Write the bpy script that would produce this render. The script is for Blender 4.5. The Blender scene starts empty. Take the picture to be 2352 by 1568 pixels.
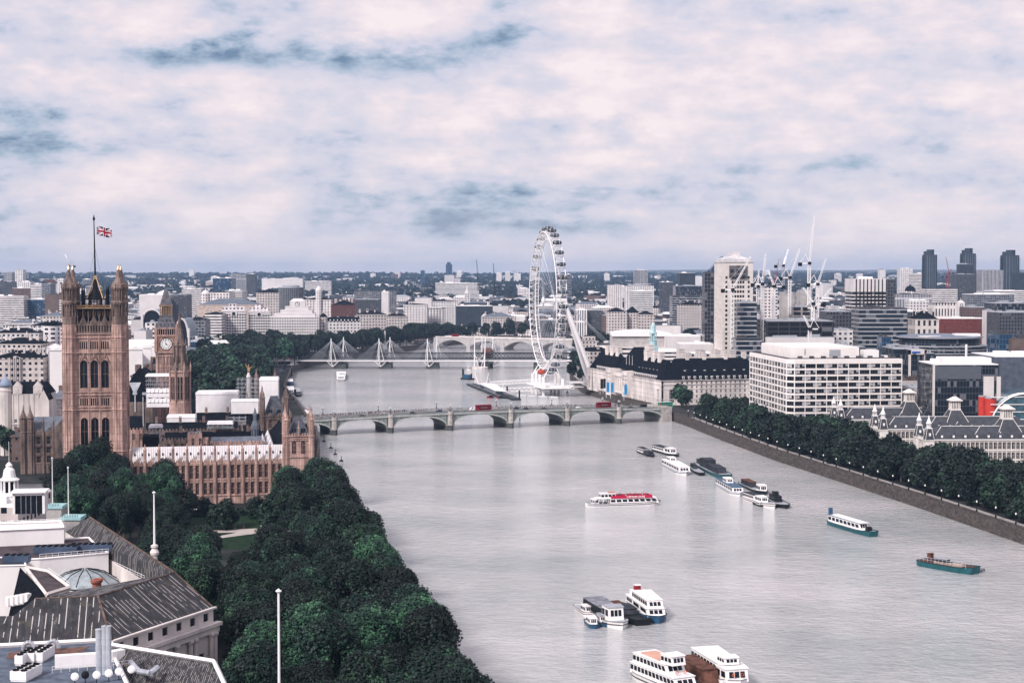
import bpy, math, random
from mathutils import Vector, Matrix, noise
from mathutils.geometry import tessellate_polygon
R = math.radians
rnd = random.Random(7)
sc = bpy.context.scene
COL = sc.collection
# ---------------------------------------------------------------- camera, sky, sun, exposure
CAMZ, F, HY = 106.0, 3667.0, 628.0       # eye height, focal length in px of a 2352 px wide picture, eye-level row
PITCH = math.atan((784 - HY) / F)
cam = bpy.data.cameras.new('camera'); co = bpy.data.objects.new('camera', cam); COL.objects.link(co)
co.location = (0, 0, CAMZ); co.rotation_euler = (math.pi / 2 - PITCH, 0, 0)
cam.sensor_width = 36; cam.lens = 36 * F / 2352; cam.clip_start = 1; cam.clip_end = 90000
sc.camera = co
sc.view_settings.view_transform = 'Standard'; sc.view_settings.look = 'None'
sc.view_settings.exposure = 0.45; sc.view_settings.gamma = 1; sc.view_settings.use_curve_mapping = False
sc.render.engine = 'CYCLES'
sc.cycles.use_denoising = True; sc.cycles.max_bounces = 6; sc.cycles.diffuse_bounces = 2; sc.cycles.glossy_bounces = 2
sc.cycles.volume_bounces = 0; sc.cycles.sample_clamp_indirect = 4
class NT:
 """tiny node-tree writer"""
 def __init__(s, tree): s.t = tree; s.n = tree.nodes; s.l = tree.links
 def add(s, ty, ins=None, **kw):
  n = s.n.new(ty)
  for k, v in kw.items(): setattr(n, k, v)
  for k, v in (ins or {}).items():
   if isinstance(v, bpy.types.NodeSocket): s.l.new(v, n.inputs[k])
   else: n.inputs[k].default_value = v
  return n
 def m(s, op, a, b=0.0, c=0.0, clamp=False):
  return s.add('ShaderNodeMath', {0: a, 1: b, 2: c}, operation=op, use_clamp=clamp).outputs[0]
 def ramp(s, fac, stops, interp='LINEAR'):
  n = s.add('ShaderNodeValToRGB', {0: fac}); cr = n.color_ramp; cr.interpolation = interp
  while len(cr.elements) < len(stops): cr.elements.new(0.5)
  for e, (p, c) in zip(cr.elements, stops): e.position = p; e.color = (*c, 1) if len(c) == 3 else c
  return n.outputs[0]
 def mix(s, fac, a, b, blend='MIX'):
  n = s.add('ShaderNodeMix', None, data_type='RGBA', blend_type=blend)
  for i, v in ((0, fac), (6, a), (7, b)):
   if isinstance(v, bpy.types.NodeSocket): s.l.new(v, n.inputs[i])
   else: n.inputs[i].default_value = v if i == 0 else (*v, 1)
  return n.outputs[2]
 def noise(s, vec, scale, detail=4, rough=0.55, **kw):
  return s.add('ShaderNodeTexNoise', {'Vector': vec, 'Scale': scale, 'Detail': detail, 'Roughness': rough}, **kw).outputs['Fac']
SUN_EL, SUN_AZ = 40.0, 217.0     # azimuth clockwise from the +Y heading
w = bpy.data.worlds.new('World'); sc.world = w; w.use_nodes = True
t = NT(w.node_tree); t.n.clear()
sky = t.add('ShaderNodeTexSky', None, sky_type='NISHITA', sun_disc=False, sun_elevation=R(SUN_EL), sun_rotation=R(SUN_AZ))
tc = t.add('ShaderNodeTexCoord'); sep = t.add('ShaderNodeSeparateXYZ', {0: tc.outputs['Generated']})
X, Y, Z = sep.outputs
# flat cloud deck: direction projected on a plane overhead
den = t.m('ADD', t.m('MAXIMUM', Z, 0.0), 0.075)
cp = t.add('ShaderNodeCombineXYZ', {0: t.m('DIVIDE', X, den), 1: t.m('DIVIDE', Y, den), 2: 0.0}).outputs[0]
n1 = t.noise(cp, 0.55, 7, 0.58); n2 = t.noise(cp, 1.9, 6, 0.6)
# upright puffs low in the sky, in bearing and elevation
ce = t.add('ShaderNodeCombineXYZ', {0: t.m('MULTIPLY', X, 14.0), 1: t.m('MULTIPLY', Y, 14.0), 2: t.m('MULTIPLY', Z, 34.0)}).outputs[0]
n3 = t.noise(ce, 1.0, 9, 0.6); n4 = t.noise(t.add('ShaderNodeCombineXYZ', {0: t.m('MULTIPLY', X, 36.0), 1: t.m('MULTIPLY', Y, 36.0), 2: t.m('MULTIPLY', Z, 80.0)}).outputs[0], 1.0, 7, 0.62)
cf = t.m('ADD', t.m('MULTIPLY', t.m('SUBTRACT', n1, 0.5), 0.8), t.m('MULTIPLY', t.m('SUBTRACT', n2, 0.5), 0.42))
cf = t.m('ADD', cf, t.m('MULTIPLY', t.m('SUBTRACT', n3, 0.5), 1.7))
cf = t.m('ADD', cf, t.m('MULTIPLY', t.m('SUBTRACT', n4, 0.5), 0.9)); cf = t.m('ADD', cf, 0.65)
# known banks of cloud: (bearing, elevation, half sizes, darkness)
yy = t.m('MAXIMUM', Y, 0.05)
U = t.m('DIVIDE', X, yy); V = t.m('DIVIDE', Z, yy)
wob = t.m('MULTIPLY', t.m('SUBTRACT', n3, 0.5), 0.05)
U = t.m('ADD', U, wob); V = t.m('ADD', V, t.m('MULTIPLY', wob, 0.5))
for (px, py, sx, sy, amp) in [(405, 132, 130, 30, -.42), (850, 152, 280, 26, -.36), (1130, 90, 110, 50, -.35), (60, 350, 230, 40, -.36), (50, 275, 150, 22, -.3),
       (1150, 480, 330, 60, -.48), (800, 500, 130, 40, -.25), (930, 70, 140, 60, .35), (1300, 150, 230, 45, .3), (1330, 248, 180, 30, .35), (1500, 290, 120, 30, .25),
       (2190, 230, 130, 40, .4), (180, 460, 120, 50, .35), (420, 495, 130, 30, .3), (640, 470, 90, 40, .3), (590, 220, 120, 40, .25), (330, 50, 140, 50, .2), (1980, 480, 200, 40, .15), (1290, 520, 130, 14, -.3), (700, 120, 420, 34, -.3), (130, 330, 200, 90, -.12), (1800, 400, 500, 60, -.08)]:
 u0, v0 = (px - 1176) / F, (HY - py) / F
 a = t.m('POWER', t.m('DIVIDE', t.m('SUBTRACT', U, u0), sx / F), 2.0); b = t.m('POWER', t.m('DIVIDE', t.m('SUBTRACT', V, v0), sy / F), 2.0)
 g = t.m('EXPONENT', t.m('MULTIPLY', t.m('ADD', a, b), -1.0))
 cf = t.m('ADD', cf, t.m('MULTIPLY', g, amp))
ccol = t.ramp(cf, [(0.0, (0.17, 0.26, 0.40)), (0.22, (0.42, 0.51, 0.65)), (0.42, (0.66, 0.66, 0.79)), (0.62, (0.78, 0.73, 0.82)), (0.8, (0.90, 0.79, 0.84)), (1.0, (1.0, 0.88, 0.89))])
hz = t.m('SUBTRACT', 1.0, t.m('MULTIPLY', t.m('ABSOLUTE', Z), 18.0), clamp=True)
ccol = t.mix(t.m('MULTIPLY', hz, 0.6), ccol, (0.76, 0.74, 0.84))
bg1 = t.add('ShaderNodeBackground', {0: sky.outputs[0], 1: 0.09}); bg2 = t.add('ShaderNodeBackground', {0: ccol, 1: 0.73})
mx = t.add('ShaderNodeMixShader', {0: 0.94, 1: bg1.outputs[0], 2: bg2.outputs[0]})
t.add('ShaderNodeOutputWorld', {0: mx.outputs[0]})
sl = bpy.data.lights.new('sun', 'SUN'); sl.energy = 3.0; sl.angle = R(11); sl.color = (1.0, 0.93, 0.88)
so = bpy.data.objects.new('sun', sl); COL.objects.link(so)
sd = Vector((math.sin(R(SUN_AZ)) * math.cos(R(SUN_EL)), math.cos(R(SUN_AZ)) * math.cos(R(SUN_EL)), math.sin(R(SUN_EL))))
so.rotation_euler = sd.to_track_quat('Z', 'Y').to_euler(); so.location = sd * 500
# ---------------------------------------------------------------- helpers
def ray(px, py):
 u, v = (px - 1176) / F, (784 - py) / F
 return Vector((u, math.cos(PITCH) + v * math.sin(PITCH), -math.sin(PITCH) + v * math.cos(PITCH)))
def G(px, py, z=0.0):            # the spot at height z seen at a pixel of the 2352 px wide photo
 d = ray(px, py); k = (z - CAMZ) / d.z
 return Vector((d.x * k, d.y * k, z))
def D(px, py, y):                # the spot at distance y seen at that pixel
 d = ray(px, py); k = y / d.y
 return Vector((d.x * k, y, CAMZ + d.z * k))
def zat(py, y): return D(1176, py, y).z
def xat(px, y): return D(px, 628, y).x
LAND = 5.5
def T(y): return LAND + max(0.0, y - 2600) * 0.0098
def tag(o, label=None, cat=None, group=None, kind=None):
 if label:
  o['label'] = label
 if cat: o['category'] = cat
 if group: o['group'] = group
 if kind: o['kind'] = kind
 return o
def thing(name, label, cat, loc=(0, 0, 0), ang=0.0, group=None):
 o = bpy.data.objects.new(name, None); COL.objects.link(o); o.empty_display_size = .1
 o.location = loc; o.rotation_euler = (0, 0, ang)
 return tag(o, label, cat, group)
def inst(name, mesh, parent=None, loc=(0, 0, 0), ang=0.0, sc_=1.0):
 o = bpy.data.objects.new(name, mesh); COL.objects.link(o); o.parent = parent
 o.location = loc; o.rotation_euler = (0, 0, ang)
 o.scale = sc_ if isinstance(sc_, (tuple, list)) else (sc_,) * 3
 return o
def copy_tree(o, parent=None):
 c = o.copy(); COL.objects.link(c); c.parent = parent
 for ch in o.children: copy_tree(ch, c)
 return c
class MB:
 """collects faces and links them as ONE mesh"""
 def __init__(s): s.v = []; s.f = []; s.mi = []; s.cur = 0; s.sm = []; s.smooth = False; s.M = None
 def add(s, vs, fs):
  n = len(s.v)
  if s.M is not None: vs = [s.M @ Vector(v) for v in vs]
  s.v.extend([tuple(v) for v in vs])
  for f in fs: s.f.append([i + n for i in f]); s.mi.append(s.cur); s.sm.append(s.smooth)
  return s
 def poly(s, *p): return s.add(p, [list(range(len(p)))])
 def box(s, x0, x1, y0, y1, z0, z1, taper=0.0):
  t_ = taper
  return s.add([(x0, y0, z0), (x1, y0, z0), (x1, y1, z0), (x0, y1, z0), (x0 + t_, y0 + t_, z1), (x1 - t_, y0 + t_, z1), (x1 - t_, y1 - t_, z1), (x0 + t_, y1 - t_, z1)],
     [[0, 3, 2, 1], [4, 5, 6, 7], [0, 1, 5, 4], [1, 2, 6, 5], [2, 3, 7, 6], [3, 0, 4, 7]])
 def prism(s, pts, z0, z1, cap=True, sc_top=None):
  n = len(pts); top = pts
  if sc_top is not None:
   cx = sum(p[0] for p in pts) / n; cy = sum(p[1] for p in pts) / n
   top = [(cx + (p[0] - cx) * sc_top, cy + (p[1] - cy) * sc_top) for p in pts]
  vs = [(p[0], p[1], z0) for p in pts] + [(p[0], p[1], z1) for p in top]
  fs = [[i, (i + 1) % n, n + (i + 1) % n, n + i] for i in range(n)]
  if cap: fs += [list(range(n - 1, -1, -1)), list(range(n, 2 * n))]
  return s.add(vs, fs)
 def tube(s, a, b, r0, r1=None, n=6):
  a = Vector(a); b = Vector(b); d = b - a
  if d.length < 1e-6: return s
  r1 = r0 if r1 is None else r1
  q = d.to_track_quat('Z', 'Y'); vs = []
  for p, r in ((a, r0), (b, r1)):
   for i in range(n):
    an = 2 * math.pi * i / n; vs.append(p + q @ Vector((r * math.cos(an), r * math.sin(an), 0)))
  fs = [[i, (i + 1) % n, n + (i + 1) % n, n + i] for i in range(n)] + [list(range(n - 1, -1, -1)), list(range(n, 2 * n))]
  return s.add(vs, fs)
 def path(s, pts, r, n=5):
  for a, b in zip(pts, pts[1:]): s.tube(a, b, r, r, n)
  return s
 def lathe(s, prof, cx=0, cy=0, n=8, ph=0.0):
  vs = []; fs = []
  for r, z in prof:
   for i in range(n):
    a = ph + 2 * math.pi * i / n; vs.append((cx + r * math.cos(a), cy + r * math.sin(a), z))
  for k in range(len(prof) - 1):
   for i in range(n):
    fs.append([k * n + i, k * n + (i + 1) % n, (k + 1) * n + (i + 1) % n, (k + 1) * n + i])
  fs.append(list(range(n - 1, -1, -1))); fs.append([(len(prof) - 1) * n + i for i in range(n)])
  return s.add(vs, fs)
 def hip(s, x0, x1, y0, y1, z0, z1, ix=None, iy=None, over=0.0):
  """hipped roof; ix/iy inset of the ridge from each end (0 = gable)"""
  x0 -= over; x1 += over; y0 -= over; y1 += over
  w_, d_ = x1 - x0, y1 - y0
  if ix is None: ix = min(w_, d_) / 2
  if iy is None: iy = min(w_, d_) / 2
  ix = min(ix, w_ / 2 - .01); iy = min(iy, d_ / 2 - .01)
  return s.add([(x0, y0, z0), (x1, y0, z0), (x1, y1, z0), (x0, y1, z0), (x0 + ix, y0 + iy, z1), (x1 - ix, y0 + iy, z1), (x1 - ix, y1 - iy, z1), (x0 + ix, y1 - iy, z1)],
     [[0, 3, 2, 1], [4, 5, 6, 7], [0, 1, 5, 4], [1, 2, 6, 5], [2, 3, 7, 6], [3, 0, 4, 7]])
 def wall(s, p0, p1, z0, z1, holes, dep=0.35):
  """wall from p0 to p1 (outside on the right hand) pierced by holes [(u0,u1,w0,w1)], with reveals; holes lie on a grid of columns"""
  p0 = Vector(p0); p1 = Vector(p1); d = (p1 - p0); L = d.length; d = d / L; nrm = Vector((d.y, -d.x))
  def P(u, z, e=0.0): q = p0 + d * u - nrm * e; return (q.x, q.y, z)
  cols = {}
  for h in holes: cols.setdefault((round(h[0], 3), round(h[1], 3)), []).append(h)
  u = 0.0
  for (a, b) in sorted(cols):
   if a > u + 1e-4: s.poly(P(u, z0), P(a, z0), P(a, z1), P(u, z1))
   z = z0
   for (_, _, c, e) in sorted(cols[(a, b)], key=lambda h: h[2]):
    if c > z + 1e-4: s.poly(P(a, z), P(b, z), P(b, c), P(a, c))
    s.poly(P(a, c), P(a, c, dep), P(a, e, dep), P(a, e)); s.poly(P(b, c), P(b, e), P(b, e, dep), P(b, c, dep))
    s.poly(P(a, c), P(b, c), P(b, c, dep), P(a, c, dep)); s.poly(P(a, e), P(a, e, dep), P(b, e, dep), P(b, e))
    z = e
   if z1 > z + 1e-4: s.poly(P(a, z), P(b, z), P(b, z1), P(a, z1))
   u = b
  if L > u + 1e-4: s.poly(P(u, z0), P(L, z0), P(L, z1), P(u, z1))
  return s
 def mesh(s, name, mats):
  me = bpy.data.meshes.new(name); me.from_pydata(s.v, [], s.f)
  if not isinstance(mats, (list, tuple)): mats = [mats]
  for m_ in mats: me.materials.append(m_)
  if len(mats) > 1: me.polygons.foreach_set('material_index', s.mi)
  if any(s.sm): me.polygons.foreach_set('use_smooth', s.sm)
  me.update(); return me
 def build(s, name, mats, parent=None, loc=(0, 0, 0), ang=0.0):
  return inst(name, s.mesh(name, mats), parent, loc, ang)
# ---------------------------------------------------------------- materials
MATS = {}
def pmat(name, col, rough=0.8, var=0.18, scale=0.25, stretch=(1, 1, 1), metal=0.0, spec=0.15, col2=None, bump=0.0, detail=5, tint=0.0):
 if name in MATS: return MATS[name]
 m_ = bpy.data.materials.new(name); m_.use_nodes = True; t = NT(m_.node_tree); t.n.clear()
 tc = t.add('ShaderNodeTexCoord')
 mp = t.add('ShaderNodeMapping', {0: tc.outputs['Object'], 3: stretch}).outputs[0]
 n = t.noise(mp, scale, detail, 0.6)
 lo = col2 if col2 else tuple(c * (1 - var * 1.6) for c in col); hi = tuple(min(1, c * (1 + var)) for c in col)
 c = t.ramp(n, [(0.32, lo), (0.66, hi)])
 if tint:
  oi = t.add('ShaderNodeObjectInfo').outputs['Random']
  c = t.mix(1.0, c, t.ramp(oi, [(0, (1 - tint,) * 3), (0.5, (1, 1, 1)), (1, (1, 1 - tint * .3, 1 - tint * .5))]), 'MULTIPLY')
 b = t.add('ShaderNodeBsdfPrincipled', {'Base Color': c, 'Roughness': rough, 'Metallic': metal, 'Specular IOR Level': spec})
 if bump:
  bn = t.add('ShaderNodeBump', {'Height': n, 'Strength': bump, 'Distance': 0.3}); t.l.new(bn.outputs[0], b.inputs['Normal'])
 t.add('ShaderNodeOutputMaterial', {0: b.outputs[0]})
 MATS[name] = m_; return m_
def wmat(name, col, glass=(0.010, 0.016, 0.028), du=3.4, dz=3.5, fu=(0.25, 0.75), fz=(0.3, 0.78), rough=0.75, var=0.12, band=None, tint=0.12):
 """masonry with the windows of a far-off building"""
 if name in MATS: return MATS[name]
 m_ = bpy.data.materials.new(name); m_.use_nodes = True; t = NT(m_.node_tree); t.n.clear()
 tc = t.add('ShaderNodeTexCoord'); o = t.add('ShaderNodeSeparateXYZ', {0: tc.outputs['Object']}).outputs
 n = t.add('ShaderNodeSeparateXYZ', {0: tc.outputs['Normal']}).outputs
 sx = t.m('GREATER_THAN', t.m('ABSOLUTE', n[0]), 0.5); up = t.m('LESS_THAN', t.m('ABSOLUTE', n[2]), 0.4)
 u = t.m('ADD', t.m('MULTIPLY', o[1], sx), t.m('MULTIPLY', o[0], t.m('SUBTRACT', 1.0, sx)))
 fu_ = t.m('FRACT', t.m('ADD', t.m('DIVIDE', u, du), 100.0)); fz_ = t.m('FRACT', t.m('ADD', t.m('DIVIDE', o[2], dz), 100.0))
 def inside(a, lo, hi): return t.m('MULTIPLY', t.m('GREATER_THAN', a, lo), t.m('LESS_THAN', a, hi))
 k = t.m('MULTIPLY', inside(fz_, *fz), up)
 if fu: k = t.m('MULTIPLY', k, inside(fu_, *fu))
 ns = t.noise(tc.outputs['Object'], 0.12, 5, 0.6)
 base = t.ramp(ns, [(0.3, tuple(c * (1 - var * 2) for c in col)), (0.65, tuple(min(1, c * (1 + var)) for c in col))])
 oi = t.add('ShaderNodeObjectInfo').outputs['Random']
 base = t.mix(1.0, base, t.ramp(oi, [(0, (1 - tint,) * 3), (0.5, (1, 1, 1)), (1, (1, 1 - tint * .3, 1 - tint * .4))]), 'MULTIPLY')
 # panes differ: blinds, curtains
 cell = t.add('ShaderNodeCombineXYZ', {0: t.m('FLOOR', t.m('DIVIDE', u, du)), 1: t.m('FLOOR', t.m('DIVIDE', o[2], dz)), 2: 0.0}).outputs[0]
 wn = t.add('ShaderNodeTexWhiteNoise', {0: cell}).outputs['Value']
 gl = t.mix(t.m('MULTIPLY', t.m('GREATER_THAN', wn, 0.8), 0.35), glass, (0.35, 0.36, 0.4))
 c = t.mix(k, base, gl)
 rg = t.m('SUBTRACT', rough, t.m('MULTIPLY', k, rough - 0.15))
 b = t.add('ShaderNodeBsdfPrincipled', {'Base Color': c, 'Roughness': rg, 'Specular IOR Level': .25})
 t.add('ShaderNodeOutputMaterial', {0: b.outputs[0]})
 MATS[name] = m_; return m_
def glassmat(name, col, rough=0.12, spec=0.6):
 if name in MATS: return MATS[name]
 m_ = bpy.data.materials.new(name); m_.use_nodes = True; t = NT(m_.node_tree); t.n.clear()
 tc = t.add('ShaderNodeTexCoord'); oi = t.add('ShaderNodeObjectInfo').outputs['Random']
 ns = t.noise(tc.outputs['Object'], 0.4, 3)
 c = t.ramp(t.m('ADD', t.m('MULTIPLY', ns, .5), t.m('MULTIPLY', oi, .5)), [(0.3, tuple(c * .6 for c in col)), (0.75, tuple(c * 1.8 for c in col))])
 b = t.add('ShaderNodeBsdfPrincipled', {'Base Color': c, 'Roughness': rough, 'Specular IOR Level': spec})
 t.add('ShaderNodeOutputMaterial', {0: b.outputs[0]})
 MATS[name] = m_; return m_
def panelled(name, c1, c2):
 """limestone cut into narrow upright panels"""
 m_ = bpy.data.materials.new(name); m_.use_nodes = True; t = NT(m_.node_tree); t.n.clear(); tc = t.add('ShaderNodeTexCoord'); o = t.add('ShaderNodeSeparateXYZ', {0: tc.outputs['Object']}).outputs; n = t.add('ShaderNodeSeparateXYZ', {0: tc.outputs['Normal']}).outputs
 sx = t.m('GREATER_THAN', t.m('ABSOLUTE', n[0]), 0.6); u = t.m('ADD', t.m('MULTIPLY', o[1], sx), t.m('MULTIPLY', o[0], t.m('SUBTRACT', 1.0, sx)))
 a = t.m('LESS_THAN', t.m('FRACT', t.m('ADD', t.m('DIVIDE', u, 1.15), 50)), .34); b = t.m('LESS_THAN', t.m('FRACT', t.m('ADD', t.m('DIVIDE', o[2], 3.1), 50)), .16); k = t.m('MAXIMUM', a, b)
 f = t.noise(t.add('ShaderNodeMapping', {0: tc.outputs['Object'], 3: (1, 1, .3)}).outputs[0], .3, 7, .68); col = t.ramp(f, [(.34, c2), (.5, tuple(x * .5 + y * .5 for x, y in zip(c1, c2))), (.66, c1)]); col = t.mix(t.m('MULTIPLY', k, .5), col, tuple(x * .35 for x in c1))
 p = t.add('ShaderNodeBsdfPrincipled', {'Base Color': col, 'Roughness': .9, 'Specular IOR Level': .2}); t.add('ShaderNodeOutputMaterial', {0: p.outputs[0]}); return m_
stone = panelled('gothic limestone', (.64, .43, .375), (.20, .13, .115)); stone_d = panelled('sooted limestone', (.30, .22, .195), (.05, .04, .04))
portland = pmat('portland stone', (0.72, 0.655, 0.63), .85, .1, .12, (1, 1, .4), col2=(0.45, .42, .42))
white = pmat('white render', (0.82, 0.79, 0.80), .7, .06, .15, (1, 1, .4))
whitep = pmat('white paint', (0.84, 0.82, 0.83), .4, .04, .5)
greyp = pmat('grey paint', (0.34, 0.36, 0.40), .5, .1, .5)
conc = pmat('concrete', (0.42, 0.40, 0.40), .9, .15, .2)
slate = pmat('dark slate', (0.008, 0.010, 0.015), .95, .3, .5, spec=.03)
lead = pmat('grey lead', (0.13, 0.15, 0.19), .6, .2, .4)
black = pmat('black paint', (0.006, 0.007, 0.010), .6, .3, .5)
steel = pmat('galvanised steel', (0.55, 0.58, 0.64), .35, .15, .8, metal=.6)
gold = pmat('gilding', (0.62, 0.40, 0.22), .35, .2, .6, metal=.8)
redp = pmat('red paint', (0.24, 0.012, 0.022), .4, .15, .5)
brick = pmat('dark brick', (0.13, 0.065, 0.055), .9, .3, .5)
tarm = pmat('asphalt', (0.055, 0.055, 0.06), .95, .2, .08)
glass = glassmat('window glass', (0.006, 0.009, 0.015), .15, .25)
blueg = glassmat('blue glass', (0.02, 0.06, 0.13), .1)
# ---------------------------------------------------------------- water, land, hills
def water_mat():
 m_ = bpy.data.materials.new('river water'); m_.use_nodes = True; t = NT(m_.node_tree); t.n.clear()
 tc = t.add('ShaderNodeTexCoord').outputs['Object']
 mp = t.add('ShaderNodeMapping', {0: tc, 2: (0, 0, R(12)), 3: (0.85, 1.15, 1)}).outputs[0]
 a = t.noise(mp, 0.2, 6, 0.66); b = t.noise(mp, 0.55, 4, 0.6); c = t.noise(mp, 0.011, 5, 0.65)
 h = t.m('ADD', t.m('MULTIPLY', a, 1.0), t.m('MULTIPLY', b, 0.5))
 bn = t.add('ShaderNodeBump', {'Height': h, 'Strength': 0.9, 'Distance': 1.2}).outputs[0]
 col = t.ramp(t.m('ADD', t.m('MULTIPLY', c, .75), t.m('MULTIPLY', a, .25)), [(0.3, (0.26, 0.30, 0.31)), (0.66, (0.60, 0.58, 0.59))])  # muddy water colour, with lighter and darker wave tones painted in
 p = t.add('ShaderNodeBsdfPrincipled', {'Base Color': col, 'Roughness': 0.06, 'IOR': 2.0, 'Specular IOR Level': 0.5, 'Normal': bn})
 t.add('ShaderNodeOutputMaterial', {0: p.outputs[0]}); return m_
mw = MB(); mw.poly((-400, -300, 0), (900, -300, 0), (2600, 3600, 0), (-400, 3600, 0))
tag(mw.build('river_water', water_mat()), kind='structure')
def ground_mat(name, c1, c2, c3, s1=0.01, s2=0.06):
 m_ = bpy.data.materials.new(name); m_.use_nodes = True; t = NT(m_.node_tree); t.n.clear()
 tc = t.add('ShaderNodeTexCoord').outputs['Object']
 a = t.noise(tc, s1, 5, 0.65); b = t.noise(tc, s2, 4, 0.6)
 col = t.mix(t.ramp(b, [(0.42, (0, 0, 0)), (0.6, (1, 1, 1))]), t.mix(t.ramp(a, [(0.4, (0, 0, 0)), (0.55, (1, 1, 1))]), c1, c2), c3)
 p = t.add('ShaderNodeBsdfPrincipled', {'Base Color': col, 'Roughness': 0.95, 'Specular IOR Level': 0.1})
 t.add('ShaderNodeOutputMaterial', {0: p.outputs[0]}); return m_
gm = ground_mat('city ground', (0.015, 0.018, 0.02), (0.05, 0.05, 0.055), (0.02, 0.025, 0.022))
LB = [(90, -400), (60, 0), (-5, 310), (-21, 400), (-51, 540), (-78, 690), (-92, 735), (-112, 925), (-128, 1040), (-136, 1075), (-165, 1230), (-203, 1420), (-236, 1712), (-226, 1850), (-176, 2050), (-112, 2300), (-60, 2430), (300, 2560), (1000, 2860)]
RB = [(330, -400), (262, 200), (200, 625), (185, 716), (168, 806), (150, 900), (134, 1010), (121, 1113), (112, 1170), (108, 1215), (84, 1305), (62, 1420), (58, 1600), (66, 1800), (80, 2050), (94, 2230), (170, 2330), (420, 2440), (1010, 2640)]
def land(name, bank, rest, z, mat):
 pts = [Vector((p[0], p[1], 0)) for p in bank + rest]
 mb = MB(); tr = tessellate_polygon([pts]); mb.add([(p.x, p.y, z) for p in pts], [list(f) for f in tr])
 # make every face look up
 for f in mb.f:
  a, b, c = [Vector(mb.v[i]) for i in f]
  if (b - a).cross(c - a).z < 0: f.reverse()
 return tag(mb.build(name, mat), kind='structure')
land('west_bank_ground', LB, [(1400, 3000), (-9000, 3000), (-9000, -400)], LAND, gm)
land('east_bank_ground', RB, [(1400, 2760), (9000, 2760), (9000, -400)], LAND, gm)
# rising ground and hills to the horizon
mb = MB(); ys = [2600, 2750, 3000, 3500, 4000, 4800, 5800, 7000, 8500, 10000, 11500, 12600, 13400, 14000, 14600, 15200, 16000, 17400]
NX = 90
def hill(px, y):
 top = 627 - (0 if px < 1150 else min(1, (px - 1150) / 350)) * 8.0
 top -= 2.2 * noise.noise(Vector((px * 0.006, 3.1, 0))) + 1.2 * noise.noise(Vector((px * 0.03, 9.1, 0))) - 1
 h = CAMZ + (HY - top) / F * 14600
 k = math.exp(-((y - 14600) / 1500) ** 2) if y < 14600 else 1.0
 return T(min(y, 11500)) * (1 - k) + h * k
for j, y in enumerate(ys):
 for i in range(NX + 1):
  px = -800 + (4000) * i / NX
  z = LAND if y <= 2600 else hill(px, y)
  if y <= 2600: z = LAND - 0.3
  mb.v.append(((px - 1176) / F * y, y, z))
for j in range(len(ys) - 1):
 for i in range(NX):
  a = j * (NX + 1) + i; mb.f.append([a, a + 1, a + NX + 2, a + NX + 1]); mb.mi.append(0); mb.sm.append(True)
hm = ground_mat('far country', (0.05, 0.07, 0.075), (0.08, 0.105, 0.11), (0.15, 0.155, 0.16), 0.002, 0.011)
tag(mb.build('hills', hm), kind='structure')
# river walls
def rwall(name, bank, label, z1, col, th=1.0, side=1):
 mb = MB(); n = len(bank)
 for i in range(n - 1):
  a = Vector(bank[i]); b = Vector(bank[i + 1]); d = (b - a).normalized(); o = Vector((d.y, -d.x)) * side * 0.25; p = -o * 4
  q = [a + o, b + o, b + p, a + p]
  if side < 0: q.reverse()
  mb.prism([(v.x, v.y) for v in q], -1.5, z1)
  c = [a + o * 1.8, b + o * 1.8, b + p * .9, a + p * .9]
  if side < 0: c.reverse()
  mb.prism([(v.x, v.y) for v in c], z1, z1 + .35)
 return tag(mb.build(name, col), label, 'wall')
wallm = pmat('granite river wall', (0.085, 0.07, 0.065), .9, .35, .35, (1, 1, 2.5), col2=(0.035, .035, .035), bump=.4)
rwall('river_wall', LB[:6], 'grey stone river wall below the garden trees', LAND + 1.0, wallm)
rwall('river_wall', LB[5:9], 'stone terrace wall of the gothic palace along the water', LAND + 1.0, wallm)
rwall('river_wall', LB[9:19], 'embankment wall on the far west bank beyond the stone arch bridge', LAND + 1.0, wallm)
rwall('river_wall', RB[:9], 'long dark granite embankment wall below the hospital trees', LAND + 0.9, wallm, side=-1)
rwall('river_wall', RB[9:], 'river wall under the promenade by the big wheel', LAND + 1.0, wallm, side=-1)
# promenade paving behind the right bank wall
pave = pmat('pale paving', (0.36, 0.34, 0.34), .9, .2, .3)
def strip(name, bank, o0, o1, z, mat, side=1):
 mb = MB(); L = []
 for i, p in enumerate(bank):
  a = Vector(bank[max(0, i - 1)]); b = Vector(bank[min(len(bank) - 1, i + 1)]); d = (b - a).normalized(); nn = Vector((d.y, -d.x)) * side
  L.append((Vector(p) + nn * o0, Vector(p) + nn * o1))
 for (a, b), (c, d) in zip(L, L[1:]):
  q = [(a.x, a.y, z), (b.x, b.y, z), (d.x, d.y, z), (c.x, c.y, z)]
  if side > 0: q.reverse()
  mb.poly(*q)
 for f in mb.f:
  a, b, c = [Vector(mb.v[i]) for i in f[:3]]
  if (b - a).cross(c - a).z < 0: f.reverse()
 return tag(mb.build(name, mat), kind='structure')
strip('promenade_path', RB[:8], 1.2, 7.5, LAND + .01, pave)
strip('promenade_path', RB[9:14], 1.2, 22, LAND + .01, pave)
strip('embankment_road', LB[10:17], -26, -9, LAND + .01, tarm)
# Millbank road and a square by the palace
mb = MB(); mb.poly((-260, 560, LAND + .008), (-196, 560, LAND + .008), (-196, 760, LAND + .008), (-260, 760, LAND + .008)); mb.poly((-196, 540, LAND + .008), (-172, 540, LAND + .008), (-176, 690, LAND + .008), (-196, 690, LAND + .008))
tag(mb.build('palace_yard_road', pmat('worn tarmac', (0.13, .125, .14), .9, .2, .1)), kind='structure')
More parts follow.
